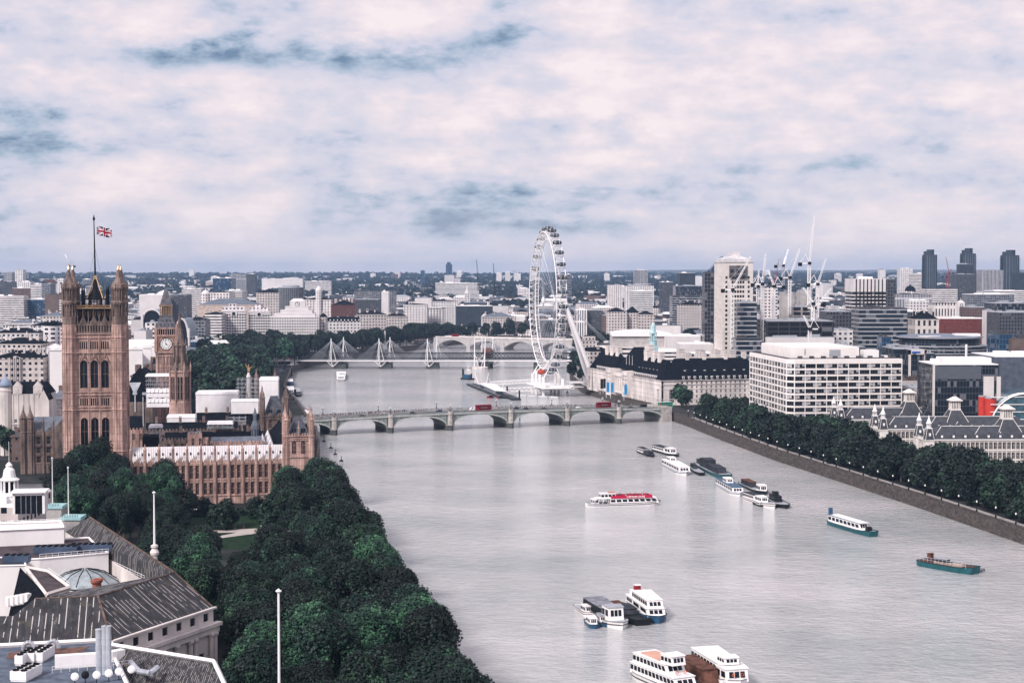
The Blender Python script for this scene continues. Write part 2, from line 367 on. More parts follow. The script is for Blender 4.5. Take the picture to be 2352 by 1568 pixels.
# haze
mb = MB(); mb.box(-11000, 11000, -900, 17600, -3, 215)
hz = mb.build('haze', None) if False else None
me = mb.mesh('haze', []); ho = inst('haze', me); tag(ho, kind='stuff')
m_ = bpy.data.materials.new('haze'); m_.use_nodes = True; t = NT(m_.node_tree); t.n.clear()
pv = t.add('ShaderNodeVolumePrincipled', {'Color': (0.40, 0.60, 0.93, 1), 'Density': 4.4e-5, 'Anisotropy': 0.0})
t.l.new(pv.outputs[0], t.add('ShaderNodeOutputMaterial').inputs[1]); me.materials.append(m_)
# ---------------------------------------------------------------- windows as parts
WM = {}
def win_mesh(w_, h, nx=2, nz=3, arch=0.0, fm=None, gm_=None, dep=.3, bar=.13, wallm_=None):
 """one window: pane set back, bars, and for arch>0 the stone corners of a pointed head"""
 fm = fm or stone; gm_ = gm_ or glass; wallm_ = wallm_ or fm
 key = (round(w_, 2), round(h, 2), nx, nz, arch, fm.name, gm_.name, dep, bar, wallm_.name)
 if key in WM: return WM[key]
 mb = MB(); a = w_ / 2
 mb.poly((-a, dep, 0), (a, dep, 0), (a, dep, h), (-a, dep, h))
 mb.cur = 1
 for i in range(1, nx):
  x = -a + w_ * i / nx; mb.box(x - bar / 2, x + bar / 2, dep - .12, dep - .01, 0, h)
 for j in range(1, nz):
  z = h * j / nz; mb.box(-a, a, dep - .10, dep - .012, z - bar / 2, z + bar / 2)
 for x0, x1, z0, z1 in ((-a, -a + bar, 0, h), (a - bar, a, 0, h), (-a + bar, a - bar, 0, bar), (-a + bar, a - bar, h - bar, h)):
  mb.box(x0, x1, dep - .11, dep - .008, z0, z1)
 if arch:
  mb.cur = 2; ah = arch * w_; N = 5
  pts = [(-a * (1 - (i / N)) ** 1.0 if False else -a * math.cos(math.pi / 2 * i / N), h - ah + ah * math.sin(math.pi / 2 * i / N) ** 0.9) for i in range(N + 1)]
  for s in (-1, 1):
   for (x0, z0), (x1, z1) in zip(pts, pts[1:]):
    q = [(s * -x0, .04, z0), (s * -x1, .04, z1), (s * -x1, .04, h), (s * -x0, .04, h)]
    mb.poly(*q); mb.poly((s * -x0, .04, z0), (s * -x0, dep, z0), (s * -x1, dep, z1), (s * -x1, .04, z1))
 WM[key] = mb.mesh('window', [gm_, fm, wallm_]); return WM[key]
def put_windows(root, wins, name='window', cap=100, **kw):
 """wins: (x, y, z, ang, mesh) in the root's frame; the ones nearest the camera first, past cap as one stuff part"""
 Mr = Matrix.LocRotScale(root.location, root.rotation_euler, None)
 def key(w_):
  p = Mr @ Vector(w_[:3]); n = Vector((math.sin(w_[3] + root.rotation_euler.z), -math.cos(w_[3] + root.rotation_euler.z), 0))
  v = (Vector((0, 0, CAMZ)) - p); return (0 if n.dot(v) > 0 else 1, v.length)
 wins = sorted(wins, key=key)
 for x, y, z, a, me in wins[:cap]: inst(name, me, root, (x, y, z), a)
 rest = wins[cap:]
 if rest:
  mb = MB(); mats = None
  for x, y, z, a, me in rest:
   M_ = Matrix.Translation((x, y, z)) @ Matrix.Rotation(a, 4, 'Z'); mb.M = M_
   for p in me.polygons: mb.cur = p.material_index; mb.add([me.vertices[i].co for i in p.vertices], [list(range(len(p.vertices)))])
   mats = list(me.materials); mb.M = None
  tag(mb.build(name + '_rows', mats, root), kind='stuff')
def facade(mb, wins, p0, p1, z0, z1, cols, rows, ww, dep=.3, **kw):
 """cols: list of window centres along the wall or a number of equal bays; rows: [(sill, head)]; windows appended to wins"""
 p0 = Vector(p0); p1 = Vector(p1); d = p1 - p0; L = d.length; d /= L; ang = math.atan2(d.y, d.x)
 if isinstance(cols, int): cols = [L * (i + .5) / cols for i in range(cols)]
 mb.wall(p0, p1, z0, z1, [(c - ww / 2, c + ww / 2, a, b) for c in cols for a, b in rows], dep + .02)
 for c in cols:
  for a, b in rows:
   q = p0 + d * c; wins.append((q.x, q.y, a, ang, win_mesh(ww, b - a, dep=dep, **kw)))
def rect_facades(mb, wins, x0, x1, y0, y1, z0, z1, nx, ny, rows, ww, sides='SENW', **kw):
 for sd_, a, b, n in (('S', (x0, y0), (x1, y0), nx), ('E', (x1, y0), (x1, y1), ny), ('N', (x1, y1), (x0, y1), nx), ('W', (x0, y1), (x0, y0), ny)):
  if sd_ in sides: facade(mb, wins, a, b, z0, z1, n, rows, ww, **kw)
  else: mb.wall(a, b, z0, z1, [])
 mb.poly((x0, y0, z1), (x1, y0, z1), (x1, y1, z1), (x0, y1, z1))
# ---------------------------------------------------------------- the gothic palace
PA = R(10.5); PO = Vector((-165.4, 688.0))
def pal(lx, ly): return (PO.x + lx * math.cos(PA) - ly * math.sin(PA), PO.y + lx * math.sin(PA) + ly * math.cos(PA))
def oct_ribs(mb, cx, cy, r, z0, z1, w_=.16):
 for i in range(8):
  a = R(22.5) + i * math.pi / 4; x, y = cx + r * math.cos(a), cy + r * math.sin(a)
  mb.tube((x, y, z0), (x, y, z1), w_, w_, 4)
def pinnacle(mb, x, y, z0, h, r=.35):
 mb.lathe([(r, z0), (r, z0 + h * .45), (r * 1.5, z0 + h * .47), (r * .9, z0 + h * .55), (.04, z0 + h)], x, y, 4, R(45))
def victoria():
 o = thing('gothic_tower', 'great square pinkish stone gothic tower flying the union flag', 'tower', (*G(224.5, 628 + 100.5 * F / 702, LAND).xy, LAND), PA)
 b = LAND; H = 11.0
 mb = MB(); wins = []
 rows = [(23.7 - b, 28.0 - b), (31.8 - b, 43.8 - b), (56.6 - b, 68.6 - b)]
 for k in range(4):
  M_ = Matrix.Rotation(k * math.pi / 2, 3, 'Z')
  c = [M_ @ Vector(p) for p in ((-H, -H, 0), (H, -H, 0))]
  ang = k * math.pi / 2
  p0, p1 = c[0].xy, c[1].xy; d = (p1 - p0).normalized()
  cols = [H - 4.45, H, H + 4.45]
  small = [H - 4.45 + o_ + j for o_ in (0, 4.45, 8.9) for j in (-1.35, -.45, .45, 1.35)]
  # wall in storeys
  facade(mb, wins, p0, p1, 0, 29.5 - b, cols, [rows[0]], 3.0, nx=4, nz=2, arch=.35, fm=stone_d, bar=.16, wallm_=stone)
  facade(mb, wins, p0, p1, 29.5 - b, 47 - b, cols, [rows[1]], 3.1, nx=2, nz=2, arch=.6, fm=stone_d, bar=.16, dep=.7, wallm_=stone)
  facade(mb, wins, p0, p1, 47 - b, 55 - b, small, [(49 - b, 52.2 - b)], .62, nx=1, nz=1, arch=.5, fm=stone_d, wallm_=stone)
  facade(mb, wins, p0, p1, 55 - b, 72 - b, cols, [rows[2]], 3.2, nx=2, nz=2, arch=.6, fm=stone_d, bar=.16, dep=.7, wallm_=stone)
  facade(mb, wins, p0, p1, 72 - b, 80 - b, small, [(73.4 - b, 76.7 - b)], .62, nx=1, nz=1, arch=.5, fm=stone_d, wallm_=stone)
  mb.M = M_.to_4x4()
  for z, e in ((22.6, .35), (29.2, .5), (30.6, .4), (47.2, .55), (48.4, .4), (53.6, .5), (54.9, .4), (71.9, .6), (78.4, .5), (80.0, .6)):
   mb.box(-H - e, H + e, -H - e, -H, z - b - .2, z - b + .25)
  for x in (-7.6, -7.0, -2.55, -1.95, 1.95, 2.55, 7.0, 7.6): mb.box(x - .17, x + .17, -H - .28, -H - .002, 0, 79.6 - b)
  for x in (-4.45, 0, 4.45):       # ogee gables over the upper windows
   for s in (-1, 1): mb.add([(x + s * 2.1, -H - .5, 67.4 - b), (x + s * 1.5, -H - .5, 67.4 - b), (x, -H - .5, 71.2 - b), (x + s * .35, -H - .5, 71.6 - b)], [[0, 1, 2, 3], [3, 2, 1, 0]])
   mb.tube((x, -H - .5, 70 - b), (x, -H - .5, 73.2 - b), .22, .05, 4)
  mb.M = None
 wl = mb.build('wall', stone, o)
 # parapet with traceried gables
 mb = MB(); wp = []
 for k in range(4):
  M_ = Matrix.Rotation(k * math.pi / 2, 3, 'Z'); p0, p1 = [(M_ @ Vector(p)).xy for p in ((-H, -H, 0), (H, -H, 0))]
  cs = [H - 6.9 + 1.15 * i for i in range(13)]
  facade(mb, wp, p0, p1, 80.2 - b, 84.6 - b, cs, [(80.8 - b, 83.6 - b)], .6, nx=1, nz=1, arch=.5, fm=stone_d, dep=.5)
  mb.M = M_.to_4x4()
  for x in (-4.5, 0, 4.5):
   mb.add([(x - 1.5, -H - .1, 84.6 - b), (x + 1.5, -H - .1, 84.6 - b), (x, -H - .1, 88.4 - b), (x - 1.5, -H + .5, 84.6 - b), (x + 1.5, -H + .5, 84.6 - b), (x, -H + .5, 88.4 - b)], [[0, 1, 2], [5, 4, 3], [1, 4, 5, 2], [3, 0, 2, 5]])
   mb.tube((x, -H + .2, 88 - b), (x, -H + .2, 91.3 - b), .2, .04, 4)
  for x in (-6.8, -2.25, 2.25, 6.8): pinnacle(mb, x, -H, 84.6 - b, 5.4, .3)
  for i in range(14): mb.box(-7 + i * 1.07, -6.45 + i * 1.07, -H - .02, -H + .4, 84.6 - b, 85.5 - b)
  mb.M = None
 mb.build('parapet', stone_d, o); put_windows(o, wins + wp)
 # dark iron roof, gilded cresting, lantern
 mb = MB(); mb.box(-9.6, 9.6, -9.6, 9.6, 79.5 - b, 90.6 - b, .5)
 for k in range(4):
  mb.M = Matrix.Rotation(k * math.pi / 2, 4, 'Z')
  for i in range(9): mb.box(-8 + i * 2 - .15, -8 + i * 2 + .15, -9.75, -9.0, 86 - b, 91 - b)
  mb.M = None
 rf = mb.build('roof', black, o)
 mb = MB()
 for k in range(4):
  mb.M = Matrix.Rotation(k * math.pi / 2, 4, 'Z')
  mb.box(-9.7, 9.7, -9.8, -9.5, 90.9 - b, 91.3 - b); mb.box(-9.7, 9.7, -9.8, -9.5, 92.0 - b, 92.2 - b)
  for i in range(34): mb.tube((-9.5 + i * .576, -9.65, 91 - b), (-9.5 + i * .576, -9.65, 92.6 - b), .09, .05, 4)
  for i in range(18): mb.tube((-9 + i * 1.06, -9.75, 87.6 - b), (-9 + i * 1.06, -9.75, 89.8 - b), .1, .04, 4)
  mb.M = None
 mb.build('cresting', gold, rf)
 mb = MB()
 for sx in (-1, 1):
  for sy in (-1, 1):
   mb.tube((sx * 5.2, sy * 5.2, 90.6 - b), (sx * 5.2, sy * 5.2, 96 - b), .5, .4, 6); pinnacle(mb, sx * 5.2, sy * 5.2, 95.5 - b, 5.4, .6)
   mb.tube((sx * 2.4, sy * 2.4, 90.6 - b), (sx * 2.4, sy * 2.4, 97 - b), .35, .3, 6)
  for q in range(-4, 5): mb.tube((q * 1.2, sx * 5.2, 90.6 - b), (q * 1.2, sx * 5.2, 95 - b), .13, .13, 4); mb.tube((sx * 5.2, q * 1.2, 90.6 - b), (sx * 5.2, q * 1.2, 95 - b), .13, .13, 4)
 mb.box(-5.4, 5.4, -5.4, 5.4, 94.6 - b, 95.1 - b); mb.lathe([(4.0, 95 - b), (1.3, 99 - b), (.5, 104.5 - b)], 0, 0, 8)
 mb.build('lantern', black, o)
 mb = MB()
 for sx in (-1, 1):
  for sy in (-1, 1): mb.tube((sx * 3.4, sy * 3.4, 95 - b), (sx * .5, sy * .5, 104 - b), .26, .2, 4)
 mb.box(-.6, .6, -.6, .6, 103.4 - b, 105.2 - b)
 mb.build('gilded_brackets', gold, o)
 # corner turrets
 for sx in (-1, 1):
  for sy in (-1, 1):
   cx, cy = sx * 10.35, sy * 10.35; r = 3.05
   mb = MB(); pr = [(r, 0)]
   for z in (22.6, 29.2, 47.2, 54.9, 71.9, 78.4): pr += [(r, z - b - .3), (r + .45, z - b), (r, z - b + .4)]
   pr += [(r, 84 - b)]; mb.lathe(pr, cx, cy, 8, R(22.5)); oct_ribs(mb, cx, cy, r + .05, 0, 83 - b, .22)
   for i in range(8):
    a = i * math.pi / 4; x, y = cx + (r * .93) * math.cos(a), cy + (r * .93) * math.sin(a)
    mb.tube((x, y, 0), (x, y, 82 - b), .13, .13, 4)
   sh = mb.build('turret', stone, o)
   mb = MB(); mb.lathe([(r, 84 - b), (r, 87.5 - b)], cx, cy, 8, R(22.5)); mb.lathe([(1.9, 87 - b), (1.9, 101 - b)], cx, cy, 8)
   for zz0, zz1, rr in ((87.5, 92.8, 2.9), (94.3, 99.4, 2.75)):
    for i in range(16):
     a = R(11.25) + i * math.pi / 8; x, y = cx + rr * math.cos(a), cy + rr * math.sin(a); mb.tube((x, y, zz0 - b), (x, y, zz1 - b), .27 if i % 2 else .2, .25, 4)
   mb.lathe([(3.1, 92.6 - b), (3.4, 93.6 - b), (2.9, 94.4 - b)], cx, cy, 8, R(22.5)); mb.lathe([(3.0, 99.2 - b), (3.4, 99.9 - b), (3.0, 101.3 - b), (2.2, 102 - b), (1.1, 104.6 - b), (.7, 107.2 - b)], cx, cy, 8, R(22.5))
   for i in range(8): pinnacle(mb, cx + 3.2 * math.cos(R(22.5) + i * math.pi / 4), cy + 3.2 * math.sin(R(22.5) + i * math.pi / 4), 99.5 - b, 2.6, .25)
   ln = mb.build('turret_lantern', stone_d, sh)
   mb = MB(); mb.lathe([(.35, 107 - b), (.7, 107.7 - b), (.5, 108.3 - b), (.15, 109.2 - b), (.06, 110.4 - b)], cx, cy, 8); mb.build('finial', gold, sh)
 mb = MB(); mb.tube((0, 0, 104 - b), (-.3, 0, 129.0 - b), .42, .2, 8); mb.lathe([(.25, 129 - b), (.6, 129.8 - b), (.3, 130.6 - b), (.08, 131.6 - b)], -.3, 0, 8)
 mb.tube((0, 0, 117 - b), (4.3, 3, 95 - b), .05, .05, 3); mb.tube((0, 0, 117 - b), (-4.3, -3, 95 - b), .05, .05, 3)
 mb.build('flagpole', black, o)
 return o
vt = victoria()
# the flag: real union flag geometry, waving
def union_flag():
 W_, H_ = 6.9, 4.0; mb = MB()
 def wave(x, z): return (x * .96, .55 * math.sin(x * 1.5) * (x / W_ + .15), z - .22 * x - .12 * math.sin(x * 1.9))
 nx, nz = 60, 36
 cw, cr, cb = (1, 2, 0)
 def colr(x, z):
  u, v = x / W_ * 60, z / H_ * 30        # 60 x 30 flag
  if abs(u - 30) < 3 or abs(v - 15) < 3: return cr
  if abs(u - 30) < 5 or abs(v - 15) < 5: return cw
  for s in (1, -1):
   dd = (v - 15 - s * (u - 30) * .5) / math.hypot(1, .5)
   q = (dd if (u < 30) == (s > 0) else -dd) * (1 if s > 0 else -1)
   if 0 < (dd if u < 30 else -dd) < 2: return cr
   if abs(dd) < 3: return cw
  return cb
 V_ = [[wave(W_ * i / nx, H_ * j / nz) for i in range(nx + 1)] for j in range(nz + 1)]
 base = len(mb.v); mb.v += [p for r_ in V_ for p in r_]
 for j in range(nz):
  for i in range(nx):
   a = base + j * (nx + 1) + i; mb.f.append([a, a + 1, a + nx + 2, a + nx + 1]); mb.mi.append(colr(W_ * (i + .5) / nx, H_ * (j + .5) / nz)); mb.sm.append(True)
 return mb
p = D(221.0, 519.0, vt.location.y)
fl = union_flag().build('flag', [pmat('flag navy', (.012, .018, .07), .9, .1), pmat('flag white', (.72, .70, .72), .9, .05), pmat('flag red', (.30, .015, .04), .9, .1)], None, (p.x + .2, p.y, p.z - 3.9), R(4))
tag(fl, 'union flag waving from the pole on the great gothic tower', 'flag')
def gothic_front(root, p0, p1, nb, b, z_par, z_roof, rows, mstone=stone, base_z=0.0, wn=2, but=1.0, roof=True):
 """a palace front: buttress turrets between bays of two tall windows with a canopied niche, bands and battlements"""
 p0 = Vector(p0); p1 = Vector(p1); d = p1 - p0; L = d.length; d /= L; n = Vector((d.y, -d.x)); ang = math.atan2(d.y, d.x)
 mb = MB(); wins = []; bw = L / nb
 cols = []
 for i in range(nb):
  for k in range(wn): cols.append(bw * i + bw * ((k + .5) * .84 / wn + .08) if wn > 1 else bw * (i + .5))
 ww = bw * .27 if wn == 2 else bw * .42
 facade(mb, wins, p0, p1, base_z, z_par, cols, rows, ww, nx=3, nz=2, fm=mstone, bar=.12, dep=.45)
 M0 = Matrix.Translation((p0.x, p0.y, 0)) @ Matrix.Rotation(ang, 4, 'Z'); mb.M = M0
 zb = [rows[0][0] - .5]
 for (a, b_), nxt in zip(rows, rows[1:] + [(z_par - .4, 0)]): mb.box(0, L, -.3, -.002, b_ + .25, b_ + .55); mb.box(0, L, -.28, -.002, nxt[0] - .55, nxt[0] - .25)
 mb.box(0, L, -.35, -.002, zb[0] - .2, zb[0] + .15)
 for i in range(nb):
  xc = bw * (i + .5)
  if wn == 2:
   for s in (-.42, .42): mb.box(xc + s - .09, xc + s + .09, -.32, -.003, rows[0][0], z_par - .3)
   for a, b_ in rows:
    for q in range(3): mb.lathe([(.2, a + .6 + q * (b_ - a) / 3), (.28, a + 1.0 + q * (b_ - a) / 3), (.08, a + 1.5 + q * (b_ - a) / 3)], xc, -.2, 5)
  for q in range(5):                      # panel ribs between the floors
   x = bw * i + bw * (q + .75) / 6
   for (a, b_), nx_ in zip(rows, rows[1:] + [(z_par, 0)]): mb.box(x - .07, x + .07, -.14, -.004, b_ + .5, nx_[0] - .5)
  for q in range(6):                      # merlons
   x = bw * i + bw * (q + .5) / 6; mb.box(x - bw * .045, x + bw * .045, -.1, .35, z_par, z_par + .8)
  mb.box(xc - .8, xc + .8, -.15, .4, z_par, z_par + 1.5); mb.tube((xc, .1, z_par + 1.4), (xc, .1, z_par + 3.2), .16, .05, 4)
 mb.M = None; wl = mb.build('wall', mstone, root)
 for i in range(nb + 1):
  mb = MB(); q = p0 + d * bw * i + n * .35
  r = .62 * but
  mb.lathe([(r * 1.25, base_z), (r * 1.2, rows[0][0]), (r, rows[0][0] + .4), (r, rows[-1][1]), (r * 1.2, rows[-1][1] + .5), (r, z_par - .2), (r * 1.15, z_par), (r * .95, z_par + .3), (r * .95, z_par + 5.2), (r * 1.2, z_par + 5.6), (r * .7, z_par + 6.2), (.05, z_par + 8.3)], q.x, q.y, 8, R(22.5) + ang)
  oct_ribs(mb, q.x, q.y, r * 1.02, base_z, z_par + 5, .07)
  mb.build('buttress', mstone if i else mstone, wl)
 put_windows(root, wins)
 return wl
# south front
o = thing('palace_wing', 'long pink stone gothic wing with tall windows and white sheeted roof beside the great tower', 'palace', (*PO, LAND), PA)
rows_s = [(9.6 - LAND, 14.6 - LAND), (16.6 - LAND, 22.3 - LAND)]
gothic_front(o, (0.5, 0), (66, 0), 11, LAND, 24.0 - LAND, 0, rows_s)
mb = MB(); mb.hip(0.5, 66, 1.2, 15, 23.5 - LAND, 30.0 - LAND, 0, 6.3)
rf = mb.build('roof', pmat('sheeted roof', (0.74, .71, .74), .6, .05, .3), o)
mb = MB()
for i in range(11):
 for k in range(8):
  x = .5 + 5.955 * (i + (k + .5) / 8); mb.tube((x, 1.15, 23.7 - LAND), (x, 7.4, 30.05 - LAND), .05, .05, 3)
 for s in (-1.6, 1.6): x = .5 + 5.955 * (i + .5) + s; mb.box(x - .18, x + .18, 4.0, 4.8, 26.6 - LAND, 27.8 - LAND)
mb.build('roof_battens', black, rf)
mb = MB(); mb.box(.6, 66, 14.8, 15, 0, 23.6 - LAND); mb.box(.6, 66, .6, 14.8, 22.6 - LAND, 23.4 - LAND); mb.box(.55, .75, .6, 14.8, 0, 23.4 - LAND); mb.build('wall', stone, o)
def corner_tower(lx, ly, w_, z_wall, z_roof, label, wz, dark=False):
 o = thing('palace_tower', label, 'tower', (*pal(lx, ly), LAND), PA); b = LAND; h = w_ / 2; ms = stone_d if dark else stone
 mb = MB(); wins = []
 for k in range(4):
  M_ = Matrix.Rotation(k * math.pi / 2, 3, 'Z'); p0, p1 = [(M_ @ Vector(p)).xy for p in ((-h, -h, 0), (h, -h, 0))]
  facade(mb, wins, p0, p1, 0, z_wall - b, [w_ * .32, w_ * .68], [(wz[0] - b - 12, wz[0] - b - 7), (wz[0] - b, wz[1] - b)], 1.9, nx=3, nz=3, arch=.5, fm=stone, dep=.5)
  mb.M = M_.to_4x4()
  for z in (wz[0] - 1.2, wz[1] + 1.2, z_wall - 1.8, z_wall): mb.box(-h - .4, h + .4, -h - .4, -h - .002, z - b - .2, z - b + .2)
  for i in range(10): mb.box(-h + (i + .2) * w_ / 10, -h + (i + .7) * w_ / 10, -h, -h + .4, z_wall - b + .2, z_wall - b + 1.1)
  mb.M = None
 mb.box(-h, h, -h, h, z_wall - b - .5, z_wall - b)
 mb.build('wall', ms, o); put_windows(o, wins)
 mb = MB(); mb.hip(-h + .8, h - .8, -h + .8, h - .8, z_wall - b, z_roof - b, w_ * .28, w_ * .28); rf = mb.build('roof', pmat('iron roof', (.085, .095, .12), .5, .3, .5), o)
 mb = MB()
 for i in range(9): mb.tube((-h * .4 + i * h * .1, -h * .4, z_roof - b), (-h * .4 + i * h * .1, -h * .4, z_roof - b + 1.0), .06, .03, 3)
 for s in (-1, 1):
  for r_ in (-.5, .5):
   x = s * w_ * .18 + r_; mb.box(x - .25, x + .25, -h + 1.2, -h + 2.8, z_wall - b + 1.6, z_wall - b + 3.2)
 mb.build('roof_dormers', black, rf)
 for sx in (-1, 1):
  for sy in (-1, 1):
   mb = MB(); cx, cy = sx * h, sy * h
   mb.lathe([(1.25, 0), (1.2, z_wall - b - 1), (1.5, z_wall - b), (1.15, z_wall - b + .5), (1.15, z_roof - b - 1), (1.5, z_roof - b - .4), (1.0, z_roof - b + .5), (.35, z_roof - b + 3), (.08, z_roof - b + 5.5)], cx, cy, 8, R(22.5)); oct_ribs(mb, cx, cy, 1.2, 0, z_roof - b - 1, .12)
   for i in range(4): pinnacle(mb, cx + 1.3 * math.cos(i * 1.57 + .78), cy + 1.3 * math.sin(i * 1.57 + .78), z_roof - b - .6, 2.6, .2)
   mb.build('turret', ms, o)
 mb = MB(); pinnacle(mb, 0, -h, z_wall - b, 7, .5); mb.build('pinnacle', ms, o)
corner_tower(72.6, 5.8, 11.2, 34.5, 42.0, 'square gothic tower with four pinnacles at the river corner of the pink wing', (26.5, 32.2))
corner_tower(67, 142, 12.4, 31.5, 41.5, 'second pinnacled gothic tower on the river front, in front of the white scaffold box', (25.2, 29.2), True)
corner_tower(67, 285, 11.5, 33.0, 42.0, 'farthest gothic tower of the river front near the arched road bridge', (25.2, 29.2), True)
# river front range
o = thing('palace_range', 'long gothic river range with grey ridge roof running towards the road bridge', 'palace', (*pal(0, 0), LAND), PA)
gothic_front(o, (76.5, 14), (76.5, 278), 40, LAND, 23 - LAND, 0, rows_s, stone_d, wn=1)
mb = MB(); mb.hip(63, 76, 12, 280, 22.6 - LAND, 29 - LAND, 6.4, 0); mb.build('roof', slate, o)
mb = MB(); mb.box(63, 63.3, 12, 280, 0, 22.6 - LAND); mb.box(63.3, 76.2, 12, 12.3, 0, 22.6 - LAND); mb.box(63.3, 76.2, 279, 279.3, 0, 22.6 - LAND); mb.build('wall', stone_d, o)
# terrace by the river
mb = MB(); q = [pal(79, -2), pal(88, -2), pal(88, 290), pal(79, 290)]; mb.prism([(x, y) for x, y in q], LAND - 4, LAND + .02); tag(mb.build('river_terrace_pavement', pave), kind='structure')
def elizabeth():
 o = thing('clock_tower', 'tall stone clock tower with white dial and pointed spire behind the octagonal tower', 'tower', (*G(384, 628 + 100.5 * F / 1028, LAND).xy, LAND), PA); b = LAND; h = 5.9
 mb = MB(); wins = []
 for k in range(4):
  M_ = Matrix.Rotation(k * math.pi / 2, 3, 'Z'); p0, p1 = [(M_ @ Vector(p)).xy for p in ((-h, -h, 0), (h, -h, 0))]
  facade(mb, wins, p0, p1, 0, 55.5 - b, [2.6, 4.7, 6.9, 9.1], [(9 + i * 8.2, 14.6 + i * 8.2) for i in range(5)], .5, nx=1, nz=1, fm=stone, dep=.3)
  mb.M = M_.to_4x4()
  for x in (-4.7, -2.3, 0, 2.3, 4.7): mb.box(x - .2, x + .2, -h - .3, -h - .002, 0, 55 - b)
  for z in (17, 27, 37, 46, 53): mb.box(-h - .3, h + .3, -h - .35, -h - .003, z - b, z - b + .4)
  mb.M = None
 for sx in (-1, 1):
  for sy in (-1, 1): mb.box(sx * h - .75, sx * h + .75, sy * h - .75, sy * h + .75, 0, 55.6 - b)
 g = 6.5; mb.box(-g - .4, g + .4, -g - .4, g + .4, 55.2 - b, 56.4 - b); mb.box(-g, g, -g, g, 56.4 - b, 66.2 - b); mb.box(-g - .5, g + .5, -g - .5, g + .5, 66 - b, 67 - b)
 for sx in (-1, 1):
  for sy in (-1, 1): mb.box(sx * g - .8, sx * g + .8, sy * g - .8, sy * g + .8, 56 - b, 71 - b); pinnacle(mb, sx * g, sy * g, 70.8 - b, 4.2, .6)
  for i in range(8):
   x = -g + 1.6 + i * 1.41; mb.box(x - .22, x + .22, sx * g - .3, sx * g + .3, 67 - b, 70.6 - b); mb.box(sx * g - .3, sx * g + .3, x - .22, x + .22, 67 - b, 70.6 - b)
 mb.box(-g - .5, g + .5, -g - .5, g + .5, 70.5 - b, 71.4 - b)
 mb.build('wall', stone, o); put_windows(o, wins, cap=40)
 mb = MB(); mb.box(-g + .8, g - .8, -g + .8, g - .8, 66.5 - b, 70.6 - b); mb.build('belfry', black, o)
 mb = MB(); mb.box(-6.6, 6.6, -6.6, 6.6, 71.2 - b, 78.6 - b, 2.9); mb.box(-4.1, 4.1, -4.1, 4.1, 78.6 - b, 79.3 - b); mb.box(-2.4, 2.4, -2.4, 2.4, 79 - b, 85.2 - b); mb.box(-4.2, 4.2, -4.2, 4.2, 84.9 - b, 86 - b)
 mb.box(-3.7, 3.7, -3.7, 3.7, 86 - b, 97 - b, 3.1); mb.lathe([(.5, 96.8 - b), (.3, 99 - b), (.7, 99.8 - b), (.06, 103 - b)], 0, 0, 6)
 for k in range(4):
  mb.M = Matrix.Rotation(k * math.pi / 2, 4, 'Z')
  for r_, n, e in ((73, 4, -5.9), (75.6, 3, -4.9)):
   for i in range(n): x = (i - (n - 1) / 2) * 2.3; mb.box(x - .35, x + .35, e - .5, e + .8, r_ - b, r_ - b + 1.1)
  mb.M = None
 rf = mb.build('spire', pmat('cast iron roof', (.11, .11, .13), .5, .3, .6), o)
 mb = MB()
 for k in range(4):
  mb.M = Matrix.Rotation(k * math.pi / 2, 4, 'Z')
  for i in range(8): x = -3.5 + i; mb.box(x - .16, x + .16, -3.85, -3.5, 79.3 - b, 84.9 - b)
  mb.box(-4.3, 4.3, -4.35, -4.2, 85.2 - b, 85.8 - b)
  mb.M = None
 mb.build('gilded_arcade', gold, rf)
 for k in range(4):
  a = k * math.pi / 2; fr = MB(); M_ = Matrix.Rotation(a, 4, 'Z')
  def disc(mb_, r0, r1, y, n=48, z0=61.0 - b):
   for i in range(n):
    t0, t1 = 2 * math.pi * i / n, 2 * math.pi * (i + 1) / n
    if r0 <= 0: mb_.poly((0, y, z0), (r1 * math.cos(t0), y, z0 + r1 * math.sin(t0)), (r1 * math.cos(t1), y, z0 + r1 * math.sin(t1)))
    else: mb_.poly((r0 * math.cos(t0), y, z0 + r0 * math.sin(t0)), (r1 * math.cos(t0), y, z0 + r1 * math.sin(t0)), (r1 * math.cos(t1), y, z0 + r1 * math.sin(t1)), (r0 * math.cos(t1), y, z0 + r0 * math.sin(t1)))
  mb = MB(); mb.M = M_; disc(mb, 0, 3.6, -g - .12); dl = mb.build('clock_dial', pmat('opal glass', (.80, .78, .78), .4, .03), o)
  mb = MB(); mb.M = M_; disc(mb, 3.55, 3.95, -g - .2); disc(mb, 2.45, 2.6, -g - .16)
  for i in range(12):
   t0 = i * math.pi / 6; c, s = math.sin(t0), math.cos(t0); px_, pz_ = s * .13, -c * .13
   z0 = 61.0 - b; mb.poly((c * 2.6 - px_, -g - .15, z0 + s * 2.6 - pz_), (c * 3.5 - px_, -g - .15, z0 + s * 3.5 - pz_), (c * 3.5 + px_, -g - .15, z0 + s * 3.5 + pz_), (c * 2.6 + px_, -g - .15, z0 + s * 2.6 + pz_))
  mb.build('dial_marks', black, dl)
  mb = MB(); mb.M = M_; z0 = 61.0 - b
  for t0, l, w_ in ((R(-10), 3.2, .16), (R(119), 2.1, .24)):
   c, s = math.sin(t0), math.cos(t0); mb.poly((-s * w_ - c * .6, -g - .25, z0 + c * w_ - s * .6), (s * w_ - c * .6, -g - .25, z0 - c * w_ - s * .6), (c * l + s * .05, -g - .25, z0 + s * l - c * .05), (c * l - s * .05, -g - .25, z0 + s * l + c * .05))
  mb.build('clock_hands', black, dl)
  mb = MB(); mb.M = M_
  for s in (-1, 1): mb.box(s * 4.6 - .3, s * 4.6 + .3, -g - .35, -g - .002, 56.5 - b, 66 - b)
